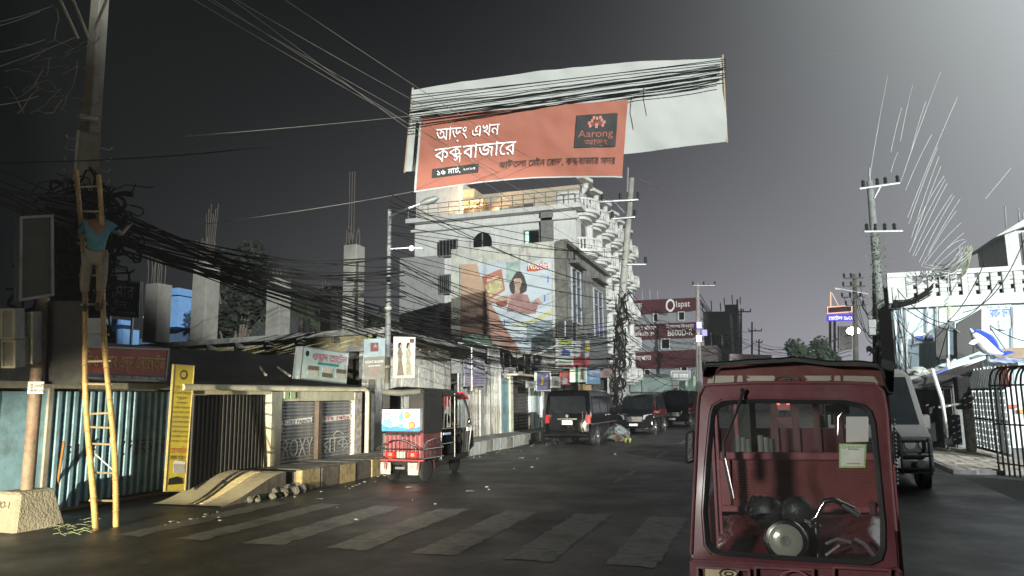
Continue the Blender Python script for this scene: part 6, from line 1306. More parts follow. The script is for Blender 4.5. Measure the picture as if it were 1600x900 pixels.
# transformer pole further off, street lamp that is lit, neon sign
tp2 = power_pole('distant transformer pole with three arms left of the right utility pole', V((*at(1338, 640, D=55).xy, 0)), at(1335, 428, D=55), .24, .14, [], m_=conc_d)
for y, xa, xb in ((435, 1319, 1350), (448, 1318, 1352), (465, 1316, 1352), (478, 1322, 1356)): arm(tp2, (xa, y), (xb, y-1), 54.7, .06, (0, .35, .8), conc_d)
arm(tp2, (1304, 450), (1356, 459), 54.6, .05, (), pwh)
for i in range(9): cable(at(1318+R2.uniform(0, 30), R2.uniform(440, 480), D=55), at(1366, R2.uniform(470, 540), D=33), R2.uniform(.3, 1.2), .018, lab='dark wire from the transformer pole to the right utility pole', grp='wires between transformer pole and right pole', n=8)
sl2 = thing('street_lamp', 'lit street lamp glaring white beside the neon hotel sign', 'street lamp', V((*at(1341, 640, D=60).xy, 0)))
MB().tube([V((*at(1341, 640, D=60).xy, 0)), at(1339, 520, D=60), at(1333, 514, D=60)], .09, 8).build('pole', steel, sl2, smooth=True); MB().ball(at(1333, 517, D=56.8), (.48, .25, .30), 12, 8).build('lamp_head', mat('lamp_lit', (1, 1, .95), .5, bump=0, emit=45, ecol=(1, .98, .92)), sl2, smooth=True)
point('street_lamp_light', at(1335, 522, D=55.2), 2600, (1, .96, .9), .3)
lb = thing('light_box', 'plain grey light box sign under the neon sign', 'sign', at(1322, 545, D=64)); S = Sheet(at(1311, 546, D=64), at(1331, 546, D=64), at(1331, 510, D=64), at(1311, 510, D=64)); S.board('box', mat('dull_light_box', (.16, .17, .17), .6), lb, t=.3); S.frame('frame', steel, lb, wd=.06, t=.3)
ns = thing('neon_sign', 'blue neon hotel sign under an orange outlined box on a mast', 'neon sign', at(1313, 560, D=70))
S = Sheet(at(1293, 502, D=70), at(1336, 501, D=70), at(1336, 491, D=70), at(1294, 491, D=70)); S.board('blue_panel', mat('neon_blue', (.12, .12, .6), .5, bump=0, emit=.8, ecol=(.13, .10, .85)), ns, t=.3); S.text('হোটেল SaOn', mat('neon_white', (1, 1, 1), .5, bump=0, emit=2.0), ns, .03, .2, S.H*.5, w=S.W*.94, off=.06)
nf = mat('neon_orange', (1, .5, .3), .5, bump=0, emit=1.3, ecol=(1, .55, .38)); c4 = [at(1293, 490, D=70), at(1331, 487, D=70), at(1331, 477, D=70), at(1293, 480, D=70)]
for i in range(4): MB().tube([c4[i], c4[(i+1) % 4]], .05, 6).build('neon_tube', nf, ns)
MB().tube([at(1298, 479, D=70), at(1298, 456, D=70)], .05, 6).build('neon_tube', nf, ns); MB().tube([at(1300, 458, D=70), at(1310, 477, D=70)], .03, 6).build('stay', nf, ns)
for px in (1297, 1304): MB().tube([V((*at(px, 640, D=70.3).xy, 0)), at(px, 500, D=70.3)], .12, 6).build('mast', mat('rusty_rail', (0, 0, 0)), ns)
MB().prism([at(1293, 489, D=70.4), at(1331, 486, D=70.4), at(1331, 478, D=70.4), at(1293, 481, D=70.4)], cF*.3).build('box_panel', mat('dusky_panel', (.15, .10, .12), .6), ns)
# cables over the parapet; in the sky only lit stretches, light put into colour
R3 = random.Random(21)
for k, (x0_, y0_, x1_, y1_) in enumerate(((1360, 270, 1387, 118), (1392, 238, 1409, 168), (1407, 220, 1426, 133), (1392, 270, 1403, 238), (1408, 283, 1470, 112), (1424, 235, 1447, 158), (1415, 297, 1456, 210), (1418, 340, 1496, 152), (1420, 350, 1465, 230), (1424, 372, 1467, 245), (1425, 385, 1470, 260), (1420, 395, 1477, 280), (1426, 400, 1480, 286), (1432, 350, 1475, 275), (1430, 400, 1488, 303), (1436, 410, 1491, 306), (1440, 415, 1500, 311), (1450, 400, 1494, 330), (1445, 412, 1502, 348), (1455, 416, 1506, 364), (1480, 388, 1508, 374), (1440, 440, 1510, 376))):
    cable(at(x0_, y0_, D=21.8), at(x1_, y1_, D=22.4), -.06, .0062, cablel, lab='lit stretch of cable painted pale, slanting up into the glowing sky above the parapet', grp='pale cables in the sky on the right', n=6)
for i in range(16):
    x1_ = 1512+R3.uniform(-12, 9); y1_ = 380+R3.uniform(0, 22); cable(at(1462+R3.uniform(-22, 12), 424+R3.uniform(-14, 6), D=24.5), at(x1_, y1_, D=23.5), .25, R3.uniform(.010, .016), cablel, lab='pale curved cable of the sheaf just above the parapet', grp='sheaf of pale cables at the parapet', n=10)
for i in range(14):
    x1_ = 1518+R3.uniform(-6, 2); y1_ = 382+R3.uniform(0, 8); cable(at(1476+R3.uniform(-6, 30), 432+R3.uniform(-8, 6), D=24.5), at(x1_, y1_, D=23.5), .2, R3.uniform(.009, .014), mat('yellowed_cable', (.45, .45, .28), .5, bump=0), lab='yellowish cable tail fanning down onto the parapet', grp='yellowish cable tails at the parapet', n=8)
for i in range(12): cable(at(1396, 474+R3.uniform(-5, 5), Y=27.6), at(1480+R3.uniform(-8, 8), 425+R3.uniform(-8, 6), D=25), .35, R3.uniform(.012, .022), lab='black cable sagging across the corner of the pierced parapet', grp='black cables on the parapet corner', n=10)
for k, (q, sg_) in enumerate((((1480, 503, 1538, 410), .2), ((1480, 503, 1560, 440), .3), ((1480, 505, 1402, 452), .25), ((1500, 520, 1404, 475), .15), ((1465, 570, 1482, 510), 0), ((1546, 508, 1615, 535), .1), ((1546, 510, 1570, 545), 0), ((1600, 375, 1504, 488), .5), ((1404, 500, 1480, 505), .6), ((1482, 505, 1500, 520), 0), ((1482, 425, 1482, 500), 0), ((1540, 310, 1580, 262), 0))):
    cable(at(q[0], q[1], Y=26), at(q[2], q[3], Y=25.5), sg_, .014, lab=['black cable rising steeply to a loose end above the parapet', 'thin black cable rising right above the parapet', 'black cable from the white knot to the parapet corner', 'black cable crossing the pale blue wall to the dark hoarding', 'thin cable dropping from the knot behind the small dark hoarding', 'black cable from the white edge to the right frame edge', 'short black cable below the white hoarding edge', 'long sagging cable crossing the parapet from the upper right', 'loose sagging cable low across the pale blue wall', 'short stub cable at the knot on the blue wall', 'straight vertical cable in front of the parapet', 'thin faint wire in the sky left of the rooftop rods'][k], m_=cablel if k in (9, 10, 11) else cablem)
for i in range(10): cable(at(1395+R3.uniform(-3, 8), R3.uniform(440, 560), Y=27.7), at(1400+R3.uniform(0, 30), R3.uniform(470, 600), Y=27.6), R3.uniform(0, .3), .01, lab='loose thin wire on the left edge of the pale blue building', grp='loose wires on the blue building edge', n=6)

#@@VEHICLES
# ================================================================ VEHICLES
def wheel(parent, c, r, wd, spokes=5, rimm=None, axis=(1, 0, 0), cap=None):
    c = V(c); t = MB().lathe(c-V(axis)*wd/2, axis, [(0, r*.72), (.01, r*.93), (wd*.2, r), (wd*.8, r), (wd-.01, r*.93), (wd, r*.72)], 28).build('tyre', rubber, parent, world=False, smooth=True)
    rm_ = rimm or chrome
    for s_ in (-1, 1):
        mb = MB().lathe(c+V(axis)*s_*(wd/2-.015)-V(axis)*.01, axis, [(0, r*.68), (.02, r*.70)], 24); q = mb.build('rim', black if spokes else rm_, t, world=False)
        if spokes:
            mb = MB(); ax = V(axis); o1 = V((0, 0, 1)); o2 = ax.cross(o1)
            for k in range(spokes):
                a_ = 6.283*k/spokes; d = o1*math.cos(a_)+o2*math.sin(a_); e = ax.cross(d)
                mb.prism([c+ax*s_*(wd/2+.006)+d*r*.1+e*r*.06, c+ax*s_*(wd/2+.006)+d*r*.66+e*r*.1, c+ax*s_*(wd/2+.006)+d*r*.66-e*r*.1, c+ax*s_*(wd/2+.006)+d*r*.1-e*r*.06], -ax*s_*.02)
            mb.lathe(c+ax*s_*(wd/2), ax*s_, [(0, r*.16), (.015, r*.14)], 12)
            mb.tube([c+ax*s_*(wd/2)+(o1*math.cos(6.283*k/24)+o2*math.sin(6.283*k/24))*r*.69 for k in range(25)], r*.03, 5); mb.build('alloy', rm_, t, world=False, smooth=True)
    return t
vblack = mat('black_car_paint', (.004, .004, .005), .07, 0, var=.1, bump=0, spec=.5, coat=0)
tail = mat('tail_light_red', (.35, .02, .02), .2, bump=0, emit=.15, ecol=(1, .05, .03)); tail_on = mat('tail_light_on', (.9, .1, .05), .3, bump=0, emit=18, ecol=(1, .022, .014))
headm = mat('headlight_glass', (.45, .47, .48), .08, .6, bump=0)
def van(label, loc, rz, L, W_, H_, paint, facing_cam, plate=None, mpv=False, group=None, name='parked_van'):
    """local frame: front towards +y, rear at y=0"""
    t = thing(name, label, 'van', loc, rz, group)
    hw = W_/2; k = .10 if not mpv else .13
    def hx(z): return hw*(1-max(0, z-H_*.52)/(H_*.48)*k) if z > .45 else hw*(.95+.05*z/.45)
    if mpv: prof = [(0.05, .30), (0, .8), (.10, 1.15), (.45, H_-.06), (.8, H_), (L-2.1, H_-.02), (L-1.5, H_-.12), (L-.72, 1.12), (L-.12, .92), (L-.02, .7), (L, .3)]
    else: prof = [(0.02, .32), (0, .8), (.03, 1.12), (.14, H_-.10), (.26, H_), (L-1.7, H_), (L-1.15, H_-.12), (L-.48, 1.18), (L-.12, 1.0), (L-.01, .75), (L, .32)]
    mb = MB(); n = len(prof)
    cols = [-1, -.86, 0, .86, 1]
    for s_ in cols:
        for y, z in prof:
            inset = .05 if abs(s_) == 1 else 0; cy = L/2; yy = cy+(y-cy)*(1-inset*.45); crown = (.03*(1-s_*s_) if z > H_*.9 else 0)-(.04 if abs(s_) == 1 and z > H_*.9 else 0)
            mb.v.append(V((s_*hx(z), yy, z+crown)))
    for c in range(len(cols)-1):
        for i in range(n-1): a_ = c*n+i; mb.f.append((a_, a_+1, a_+n+1, a_+n))
        mb.f.append((c*n+n-1, c*n, (c+1)*n, (c+1)*n+n-1))
    mb.f.append(tuple(range(n-1, -1, -1))); mb.f.append(tuple(range(4*n, 5*n)))
    mb.build('body', paint, t, world=False, smooth=True, bevel=.03, seg=2)
    def X(z, o=.012): return hx(z)+o
    def side(s_, pts, m_, nm, o=.012, th=.02):
        return MB().prism([V((s_*X(z, o), y, z)) for y, z in pts], V((-s_*th, 0, 0))).build(nm, m_, t, world=False)
    zb, zt_ = H_*.60, H_*.90
    for s_ in (-1, 1):
        segs = [(.35, L*.30), (L*.32, L*.56), (L*.58, L*.74)] if not mpv else [(.50, L*.27), (L*.29, L*.46), (L*.48, L*.66)]
        for j, (a_, b_) in enumerate(segs):
            pts = [(a_, zb), (b_, zb), (b_-(.22 if j == 2 else 0), zt_), (a_+(.1 if j == 0 else 0), zt_)]; side(s_, pts, darkglass, 'side_window', .016)
        side(s_, [(L*.57, .5), (L*.57, zt_+.02), (L*.575, zt_+.02), (L*.575, .5)], ink, 'door_gap', .008); side(s_, [(L*.31, .5), (L*.31, zt_), (L*.315, zt_), (L*.315, .5)], ink, 'door_gap', .008)
        side(s_, [(.1, .80), (L-.5, .80), (L-.5, .84), (.1, .84)], chrome, 'chrome_trim', .016)
        for y in (L*.52, L*.62): side(s_, [(y, zb-.14), (y+.18, zb-.14), (y+.18, zb-.10), (y, zb-.10)], chrome, 'door_handle', .03)
        # arches and wheels
        for y in (.95, L-.85 if not mpv else L-.9):
            MB().lathe(V((s_*(hw-.14), y, .33)), (s_, 0, 0), [(0, .40), (.148, .40)], 24).build('wheel_arch', black, t, world=False)
            wheel(t, (s_*(hw-.095), y, .33), .33, .22, 5, mat('alloy_silver', (.5, .5, .5), .25, .9, bump=0))
        m_ = MB().tube([V((s_*(hw-.02), L-1.0 if not mpv else L-1.35, 1.2)), V((s_*(hw+.12), L-.95 if not mpv else L-1.3, 1.2))], .02, 6).build('mirror_arm', black, t, world=False)
        MB().box((s_*(hw+.08)-.07, L-1.02 if not mpv else L-1.37, 1.1), (s_*(hw+.08)+.09, L-.9 if not mpv else L-1.25, 1.38)).build('mirror', paint, m_, world=False, bevel=.03, smooth=True)
        # lights
        MB().prism([(s_*(hw-.02), .02, .85), (s_*(hw-.20), -.015, .85), (s_*(hw-.20), -.0, 1.16), (s_*(hw-.04), .06, 1.16)], (0, .05, 0)).build('tail_light', tail, t, world=False)
        MB().prism([(s_*(hw-.02), L-.14, .70), (s_*(hw-.44), L+.004, .72), (s_*(hw-.40), L-.04, .92), (s_*(hw-.04), L-.24, .98)], (0, -.06, 0)).build('headlight', headm, t, world=False)
    # rear: window, plate, handle, bumper
    y0_ = lambda z: (.03+(z-1.12)*.11/(H_-1.22)) if not mpv else (.10+(z-1.15)*.35/(H_-1.21))
    MB().prism([(-hw*.80, y0_(zb)-.03, zb-.02), (hw*.80, y0_(zb)-.03, zb-.02), (hw*.74, y0_(zt_)-.03, zt_), (-hw*.74, y0_(zt_)-.03, zt_)], (0, .04, 0)).build('rear_window', darkglass, t, world=False)
    MB().box((-.38, -.03, .98), (.38, .0, 1.03)).build('chrome_trim', chrome, t, world=False); MB().lathe((0, -.035, 1.12), (0, 1, 0), [(0, .06), (.02, .06)], 16).build('badge', chrome, t, world=False)
    MB().box((-.2, -.035, .80), (.2, -.01, .95)).build('number_plate', mat('plate_white', (.6, .6, .58), .5, bump=0), t, world=False)
    MB().box((-hw*.98, -.12, .34), (hw*.98, .05, .56)).build('rear_bumper', paint, t, world=False, bevel=.04, smooth=True)
    MB().tube([(-hw*.9, -.16, .40), (-hw*.4, -.20, .46), (hw*.4, -.20, .46), (hw*.9, -.16, .40)], .022, 8).build('bumper_bar', chrome, t, world=False, smooth=True)
    # front
    wy = lambda z: (L-.48-(z-1.18)*(.67/(H_-1.30))) if not mpv else (L-.72-(z-1.12)*(.78/(H_-1.24)))
    zw = H_-.17; MB().prism([(-hw*.86, wy(1.2)+.035, 1.22), (hw*.86, wy(1.2)+.035, 1.22), (hw*.78, wy(zw)+.03, zw), (-hw*.78, wy(zw)+.03, zw)], (0, -.03, -.03)).build('windscreen', darkglass, t, world=False)
    g = MB().box((-.42, L-.03, .62), (.42, L+.02, .86)).build('grille', black, t, world=False)
    for i in range(4): MB().box((-.42, L+.015, .64+i*.055), (.42, L+.035, .665+i*.055)).build('grille_bar', chrome, g, world=False)
    MB().box((-hw*.97, L-.10, .32), (hw*.97, L+.06, .55)).build('front_bumper', paint, t, world=False, bevel=.05, smooth=True); MB().box((-.2, L+.065, .42), (.2, L+.08, .53)).build('number_plate', mat('plate_white', (0, 0, 0)), t, world=False)
    return t
v1 = van('glossy black van seen from behind at the kerb, nearest of the three black vans', (-6.95, 27.0, 0), rad(-2), 4.8, 1.80, 2.05, vblack, False)
S = Sheet(V((-7.15, 26.96, .81)), V((-6.77, 26.95, .81)), V((-6.77, 26.95, .94)), V((-7.15, 26.96, .94))); S.text('চ ১১-২৪', ink, v1, .08, .2, .08, w=S.W*.8, off=.015)
for (x, y) in ((-.42, 0), (.42, 0)): pass
MB().tube([(.62, -.1, .5), (.62, -.12, 1.25), (.70, -.10, 1.32), (.78, -.1, 1.25), (.78, -.1, .5)], .018, 6).build('ladder_bar', chrome, v1, world=False, smooth=True)
v2 = van('dark people carrier facing the camera between the two black vans', (-5.75, 40.2, 0), math.pi-rad(2), 4.6, 1.75, 1.92, mat('dark_grey_paint', (.008, .009, .010), .09, 0, var=.1, bump=0, coat=0), True, mpv=True)
v3 = van('farthest black van parked nose out beyond the dark people carrier', (-4.8, 49.5, 0), math.pi-rad(4), 4.8, 1.85, 2.15, vblack, True)
mt = thing('motorbike', 'small dark motorbike parked just past the farthest black van', 'motorbike', (*at(1075, 664, Z=0).xy, 0), .3)
for y in (-.6, .6): wheel(mt, (0, y, .28), .28, .1, 0, chrome)
MB().tube([(0, -.6, .3), (0, -.2, .6), (0, .3, .7), (0, .5, .65), (0, .62, .3)], [.05, .11, .13, .08, .04], 8).build('body', black, mt, world=False, smooth=True); MB().tube([(-.32, .35, 1.0), (0, .42, .92), (.32, .35, 1.0)], .02, 6).build('handlebar', chrome, mt, world=False); MB().ball((0, -.25, .75), (.13, .33, .07), 10, 6).build('saddle', rubber, mt, world=False, smooth=True); MB().ball((0, .56, .85), .09, 10, 6).build('headlight', headm, mt, world=False, smooth=True)

# ---------------------------------------------------------------- rickshaw on the left, seen from behind
er = thing('electric_rickshaw', 'red and black electric rickshaw seen from behind, tail lights glowing', 'rickshaw', (-7.62, 15.0, 0), rad(-5))
hoodm = mat('black_vinyl', (.022, .022, .023), .45, var=.3, scale=6, bump=.35)
def L_(nm, mb, m_, **k): return mb.build(nm, m_, er, world=False, **k)
hw = .50
L_('body', MB().prism([(-hw, 0, .48), (hw, 0, .48), (hw, 0, 1.08), (-hw, 0, 1.08)], (0, .9, 0)), redp, bevel=.03)
L_('underframe', MB().box((-.38, .1, .36), (.38, 2.3, .48)), black)
L_('floor', MB().box((-.5, .9, .40), (.5, 2.2, .50)), black)
cn = lambda w_, z0, z1: [(-w_, z0), (w_, z0), (w_, z1)]
# canopy: rear with an opening, vinyl sides and roof
mb = MB(); mb.box((-.54, -.02, 1.08), (-.50, .02, 2.0)); L_('canopy_post', mb, black)
L_('canopy_post', MB().box((.50, -.02, 1.08), (.54, .02, 2.0)), black)
L_('rear_curtain', MB().box((-.53, -.04, 1.60), (-.34, -.01, 1.98)), hoodm); L_('rear_curtain', MB().box((.16, -.04, 1.60), (.53, -.01, 1.98)), hoodm)
L_('rolled_flap', MB().tube([(-.5, -.06, 1.97), (0, -.07, 1.94), (.5, -.06, 1.97)], [.06, .075, .06], 10), mat('grey_vinyl', (.11, .11, .10), .6, var=.3, bump=.4), smooth=True)
def roof(u, v):
    x = (u-.5)*1.12; y = v*2.1; return V((x, y-.05, 2.08-.18*abs(2*u-1)**3-.05*v-.35*max(0, v-.82)**1.3*6*.3+.015*noise.noise(V((u*6, v*9, 0)))))
L_('canopy_roof', MB().grid(roof, 16, 22), hoodm, smooth=True)
for s_ in (-1, 1): L_('side_curtain', MB().grid(lambda u, v: V((s_*(.55+.015*noise.noise(V((u*8, v*5, s_)))), -.03+u*.80, 1.05+v*.9)), 14, 8), hoodm, smooth=True)
# advertisement panel
S = Sheet(V((-.53, -.05, 1.10)), V((.45, -.05, 1.10)), V((.45, -.05, 1.58)), V((-.53, -.05, 1.58)))
M_ = WM[er.name]; S = Sheet(*[M_ @ q_ for q_ in S.q])
S.board('advert_panel', mat('advert_sky', (.45, .58, .68), .4, var=.1, bump=0), er, t=.03)
wv = mat('advert_blue', (.05, .20, .50), .5, bump=0)
S.poly('printed_wave', wv, er, [(0, 0), (1, 0), (1, .22), (.7, .12), (.45, .25), (.2, .18), (0, .3)], off=.006); S.poly('printed_iceberg', mat('advert_ice', (.15, .38, .6), .5, bump=0), er, [(0, .28), (.07, .62), (.13, .5), (.2, .66), (.28, .22)], off=.008)
S.poly('printed_bottle', mat('advert_bottle', (.12, .30, .55), .4, bump=0), er, [(.46, .15), (.58, .15), (.58, .7), (.54, .82), (.54, .92), (.50, .92), (.50, .82), (.46, .7)], off=.012); S.poly('bottle_label', plain_white, er, [(.46, .35), (.58, .35), (.58, .55), (.46, .55)], off=.016)
S.text('Spa', redi, er, .06, .74, .10, w=.17, off=.014); 
for k in range(3): S.text(('খাবার পানি', 'বিশুদ্ধ', 'প্রাকৃতিক')[k], bluei, er, .24, .64-k*.13, .035, w=.19, off=.014)
for cu, cv, r_ in ((.68, .74, .055), (.80, .28, .07)): S.poly('round_badge', redi, er, ring(cu, cv, r_*1.2, S, 16), off=.014); S.poly('badge_centre', yeli, er, ring(cu, cv, r_*.85, S, 16), off=.018); S.text('৫', redi, er, cu-.03, cv-.08, r_*.9, off=.022)
# inner bits, lights, guard rail
L_('shelf', MB().box((-.46, -.03, 1.02), (.44, .02, 1.07)), black)
for i in range(3): L_('jar', MB().lathe((.0+.13*i, -.01, .98), (0, 0, 1), [(0, .035), (.06, .035), (.07, .02)], 10), mat('pale_box', (0, 0, 0)))
for i in range(9): L_('body_rib', MB().box((-.46+i*.11, -.018, .62), (-.43+i*.11, .0, 1.0)), pinkp)
for sx in (-.30, .28): L_('tail_light', MB().box((sx-.13, -.05, .54), (sx+.13, -.02, .66)), tail, bevel=.015); L_('tail_lamp_glow', MB().box((sx-.055, -.07, .56), (sx+.055, -.045, .63)), tail_on)
L_('bumper', MB().box((-.55, -.06, .46), (.55, .0, .53)), mat('red_bumper', (.35, .04, .04), .4)); L_('number_plate', MB().box((-.11, -.075, .50), (.10, -.05, .66)), mat('plate_worn', (.4, .38, .3), .6, var=.3, scale=30))
gy = -.22
for z in (.52, .72): L_('guard_rail', MB().tube([(-.60, .35, z), (-.60, gy+.06, z), (-.54, gy, z), (.54, gy, z), (.60, gy+.06, z), (.60, .75, z)], .014, 8), chrome, smooth=True)
L_('guard_arch', MB().tube([(-.55+1.1*k/14, gy, .72+.20*math.sin(math.pi*k/14)) for k in range(15)], .014, 8), chrome, smooth=True)
for i in range(12): x = -.52+i*.0945; L_('guard_bar', MB().tube([(x, gy, .52), (x, gy, .72+.20*math.sin(math.pi*(x+.55)/1.1))], .007, 6), chrome)
for i in range(6): y = -.1+i*.15; L_('guard_bar', MB().tube([(.60, y, .52), (.60, y, .90-.05*abs(i-3))], .008, 6), chrome)
L_('guard_arch', MB().tube([(.60, gy+.06, .72), (.60, .0, .88), (.60, .35, .93), (.60, .75, .72)], .012, 8), chrome, smooth=True)
flap = mat('pale_mudflap', (.30, .29, .26), .7, var=.5, scale=14, bump=.2)
for sx in (-.44, .27): L_('mudflap', MB().box((sx-.13, -.02, .16), (sx+.13, .0, .42)), flap)
wheel(er, (-.42, .28, .27), .27, .10, 0, black); wheel(er, (.42, .28, .27), .27, .10, 0, black); wheel(er, (0, 2.42, .25), .25, .09, 0, steel)
L_('axle', MB().tube([(-.42, .28, .27), (.42, .28, .27)], .03, 8), steel); L_('gearbox', MB().ball((0, .28, .27), .11, 10, 8), black, smooth=True)
for sx in (-.42, .42): L_('wheel_guard', MB().tube([(sx, .28+.34*math.cos(q_), .27+.34*math.sin(q_)) for q_ in [math.pi*k/10 for k in range(11)]], .035, 6), redp, smooth=True)
# cab side bars, front hood and screen
for sx in (-.52, .52):
    L_('door_post', MB().tube([(sx, .80, .45), (sx, .80, 1.95)], .02, 8), black); L_('door_post', MB().tube([(sx, 1.45, .45), (sx, 1.45, 1.93)], .02, 8), black)
    L_('front_post', MB().tube([(sx, 2.15, .5), (sx, 2.32, 1.1), (sx*.95, 2.15, 1.6), (sx*.9, 1.9, 1.95)], .026, 8), black, smooth=True)
    L_('side_bar', MB().tube([(sx, .8, 1.12), (sx, 1.45, 1.12)], .013, 6), chrome); L_('side_bar', MB().tube([(sx, .8, .78), (sx, 1.45, .78)], .013, 6), chrome)
    for y in (.95, 1.1, 1.25): L_('side_bar', MB().tube([(sx*.98, y, 1.14), (sx*.98, y, 1.85)], .008, 6), steel)
L_('front_cowl', MB().prism([(-.5, 2.1, .45), (-.5, 2.55, .6), (-.5, 2.50, 1.08), (-.5, 2.2, 1.1)], (1.0, 0, 0)), black, bevel=.05, seg=2, smooth=True)
L_('windscreen', MB().prism([(-.46, 2.33, 1.12), (.46, 2.33, 1.12), (.42, 1.95, 1.85), (-.42, 1.95, 1.85)], (0, .01, 0)), clear)
L_('front_lip', MB().prism([(-.5, 1.9, 1.92), (.5, 1.9, 1.92), (.5, 2.2, 1.78), (-.5, 2.2, 1.78)], (0, 0, .05)), mat('red_visor', (.4, .03, .03), .35, bump=0)); L_('white_trim', MB().box((.50, 2.1, 1.02), (.525, 2.5, 1.10)), plain_white)
L_('front_mudguard', MB().tube([(0, 2.42+.32*math.cos(q_), .25+.32*math.sin(q_)) for q_ in [math.pi*(.05+.9*k/8) for k in range(9)]], .05, 6), black, smooth=True)
L_('rear_seat', MB().box((-.46, .55, .5), (.46, 1.0, .82)), redp, bevel=.04, smooth=True); L_('seat_back', MB().box((-.46, .42, .82), (.46, .54, 1.05)), redp, bevel=.03); L_('driver_seat', MB().box((-.42, 1.35, .5), (.42, 1.72, .80)), black, bevel=.04, smooth=True)
L_('red_curtain', MB().grid(lambda u, v: V((.50-.02*math.sin(v*20), .85+u*.35, 1.62+v*.28)), 6, 6), mat('red_curtain', (.42, .05, .04), .7, var=.4, scale=10)); L_('chrome_mirror', MB().ball((.62, 2.0, 1.25), (.05, .03, .07), 10, 8), chrome, smooth=True); L_('mirror_arm', MB().tube([(.5, 2.1, 1.1), (.6, 2.02, 1.22)], .01, 6), chrome)
L_('blue_tag', MB().box((.535, .85, .98), (.55, 1.2, 1.03)), mat('pale_blue_strip', (.4, .5, .75), .5, bump=0))
Js = dict(pelvis=(0, 0, .12), spine=(0, .04, .30), chest=(0, .06, .52), neck=(0, .09, .68), chin=(0, .12, .74), head=(0, .13, .82), crown=(0, .12, .89), shl=(-.17, .06, .62), shr=(.17, .06, .62), ell=(-.22, .26, .42), elr=(.22, .26, .42), wrl=(-.2, .48, .40), wrr=(.2, .48, .40),
          hil=(-.09, .05, .08), hir=(.09, .05, .08), knl=(-.12, .48, .10), knr=(.12, .48, .10), anl=(-.12, .52, -.26), anr=(.12, .52, -.26), tol=(-.12, .66, -.29), tor=(.12, .66, -.29))
person('person', 'driver in dark clothes seated inside the left rickshaw, seen from behind', M_ @ V((.08, 1.5, .76)), rad(-5), Js, mat('dark_shirt', (.03, .03, .035), .9), mat('dark_trousers', (.025, .025, .03), .9), skinm, shoes=mat('sandal', (0, 0, 0)))
# ---------------------------------------------------------------- mechanic crouching at the van wheel
cp = at(975, 688, Z=0)
Jc = dict(pelvis=(0, -.02, .22), spine=(0, .06, .38), chest=(0, .24, .55), neck=(0, .38, .62), chin=(0, .44, .62), head=(0, .50, .66), crown=(0, .53, .72), shl=(-.17, .27, .55), shr=(.17, .27, .55), ell=(-.22, .46, .38), elr=(.22, .46, .38), wrl=(-.16, .62, .22), wrr=(.14, .64, .25),
          hil=(-.10, 0, .22), hir=(.10, 0, .22), knl=(-.2, .34, .42), knr=(.2, .34, .40), anl=(-.15, .12, .08), anr=(.15, .12, .08), tol=(-.16, .26, .03), tor=(.17, .26, .03))
person('person', 'mechanic in a grey top crouching by the front wheel of the nearest black van', cp+V((.1, 0, 0)), rad(85), Jc, mat('grey_top', (.09, .11, .13), .9), mat('slate_trousers', (.10, .12, .14), .9), skinm, shoes=mat('orange_shoe', (.75, .16, .03), .5, bump=0))
Jl = dict(pelvis=(0, 0, .14), spine=(0, .18, .16), chest=(0, .40, .17), neck=(0, .56, .18), chin=(0, .61, .19), head=(0, .68, .19), crown=(0, .75, .19), shl=(-.16, .46, .17), shr=(.16, .46, .17), ell=(-.25, .66, .12), elr=(.26, .66, .3), wrl=(-.15, .84, .16), wrr=(.14, .84, .3),
          hil=(-.09, -.04, .14), hir=(.09, -.04, .14), knl=(-.11, -.42, .22), knr=(.12, -.40, .30), anl=(-.1, -.78, .08), anr=(.12, -.70, .06), tol=(-.1, -.86, .16), tor=(.12, -.78, .16))
person('person', 'second mechanic lying on the road reaching under the nearest black van', at(968, 690, Z=0), rad(35), Jl, mat('pale_grey_shirt', (.14, .14, .13), .9), mat('brown_trousers', (.10, .08, .07), .9), skinm, shoes=mat('lime_shoe', (.16, .22, .03), .5, bump=0))
# ---------------------------------------------------------------- distant rickshaw seen through the red one
fr = thing('electric_rickshaw', 'distant red rickshaw with glowing tail lights, seen through the near windscreen', 'rickshaw', (*at(1225, 651, Z=0).xy, 0), rad(-3)); fr_z = (at(1225, 651, Z=0)-V((0, 0, CH))).dot(cF)
def F_(nm, mb, m_, **k): return mb.build(nm, m_, fr, world=False, **k)
F_('body', MB().box((-.5, 0, .5), (.5, 1.0, 1.15)), redp, bevel=.03); F_('canopy', MB().prism([(-.55, -.02, 1.15), (.55, -.02, 1.15), (.5, -.02, 1.95), (.3, -.02, 2.05), (-.3, -.02, 2.05), (-.5, -.02, 1.95)], (0, 2.0, 0)), mat('red_canopy', (.30, .04, .04), .6, var=.3))
F_('cab', MB().box((-.5, 1.0, .4), (.5, 2.3, 1.1)), redp, bevel=.05)
for sx in (-.38, .38): F_('tail_light', MB().box((sx-.09, -.05, 1.0), (sx+.09, -.01, 1.12)), tail_on); wheel(fr, (sx*1.1, .25, .27), .27, .1, 0, black)
F_('tail_light', MB().box((-.1, -.06, 1.88), (.1, -.02, 1.98)), tail_on); F_('rear_band', MB().box((-.45, -.04, 1.25), (.45, -.02, 1.4)), mat('red_glow_band', (.6, .05, .05), .5, bump=0, emit=.6, ecol=(1, .08, .05)))
wheel(fr, (0, 2.2, .25), .25, .1, 0, black)
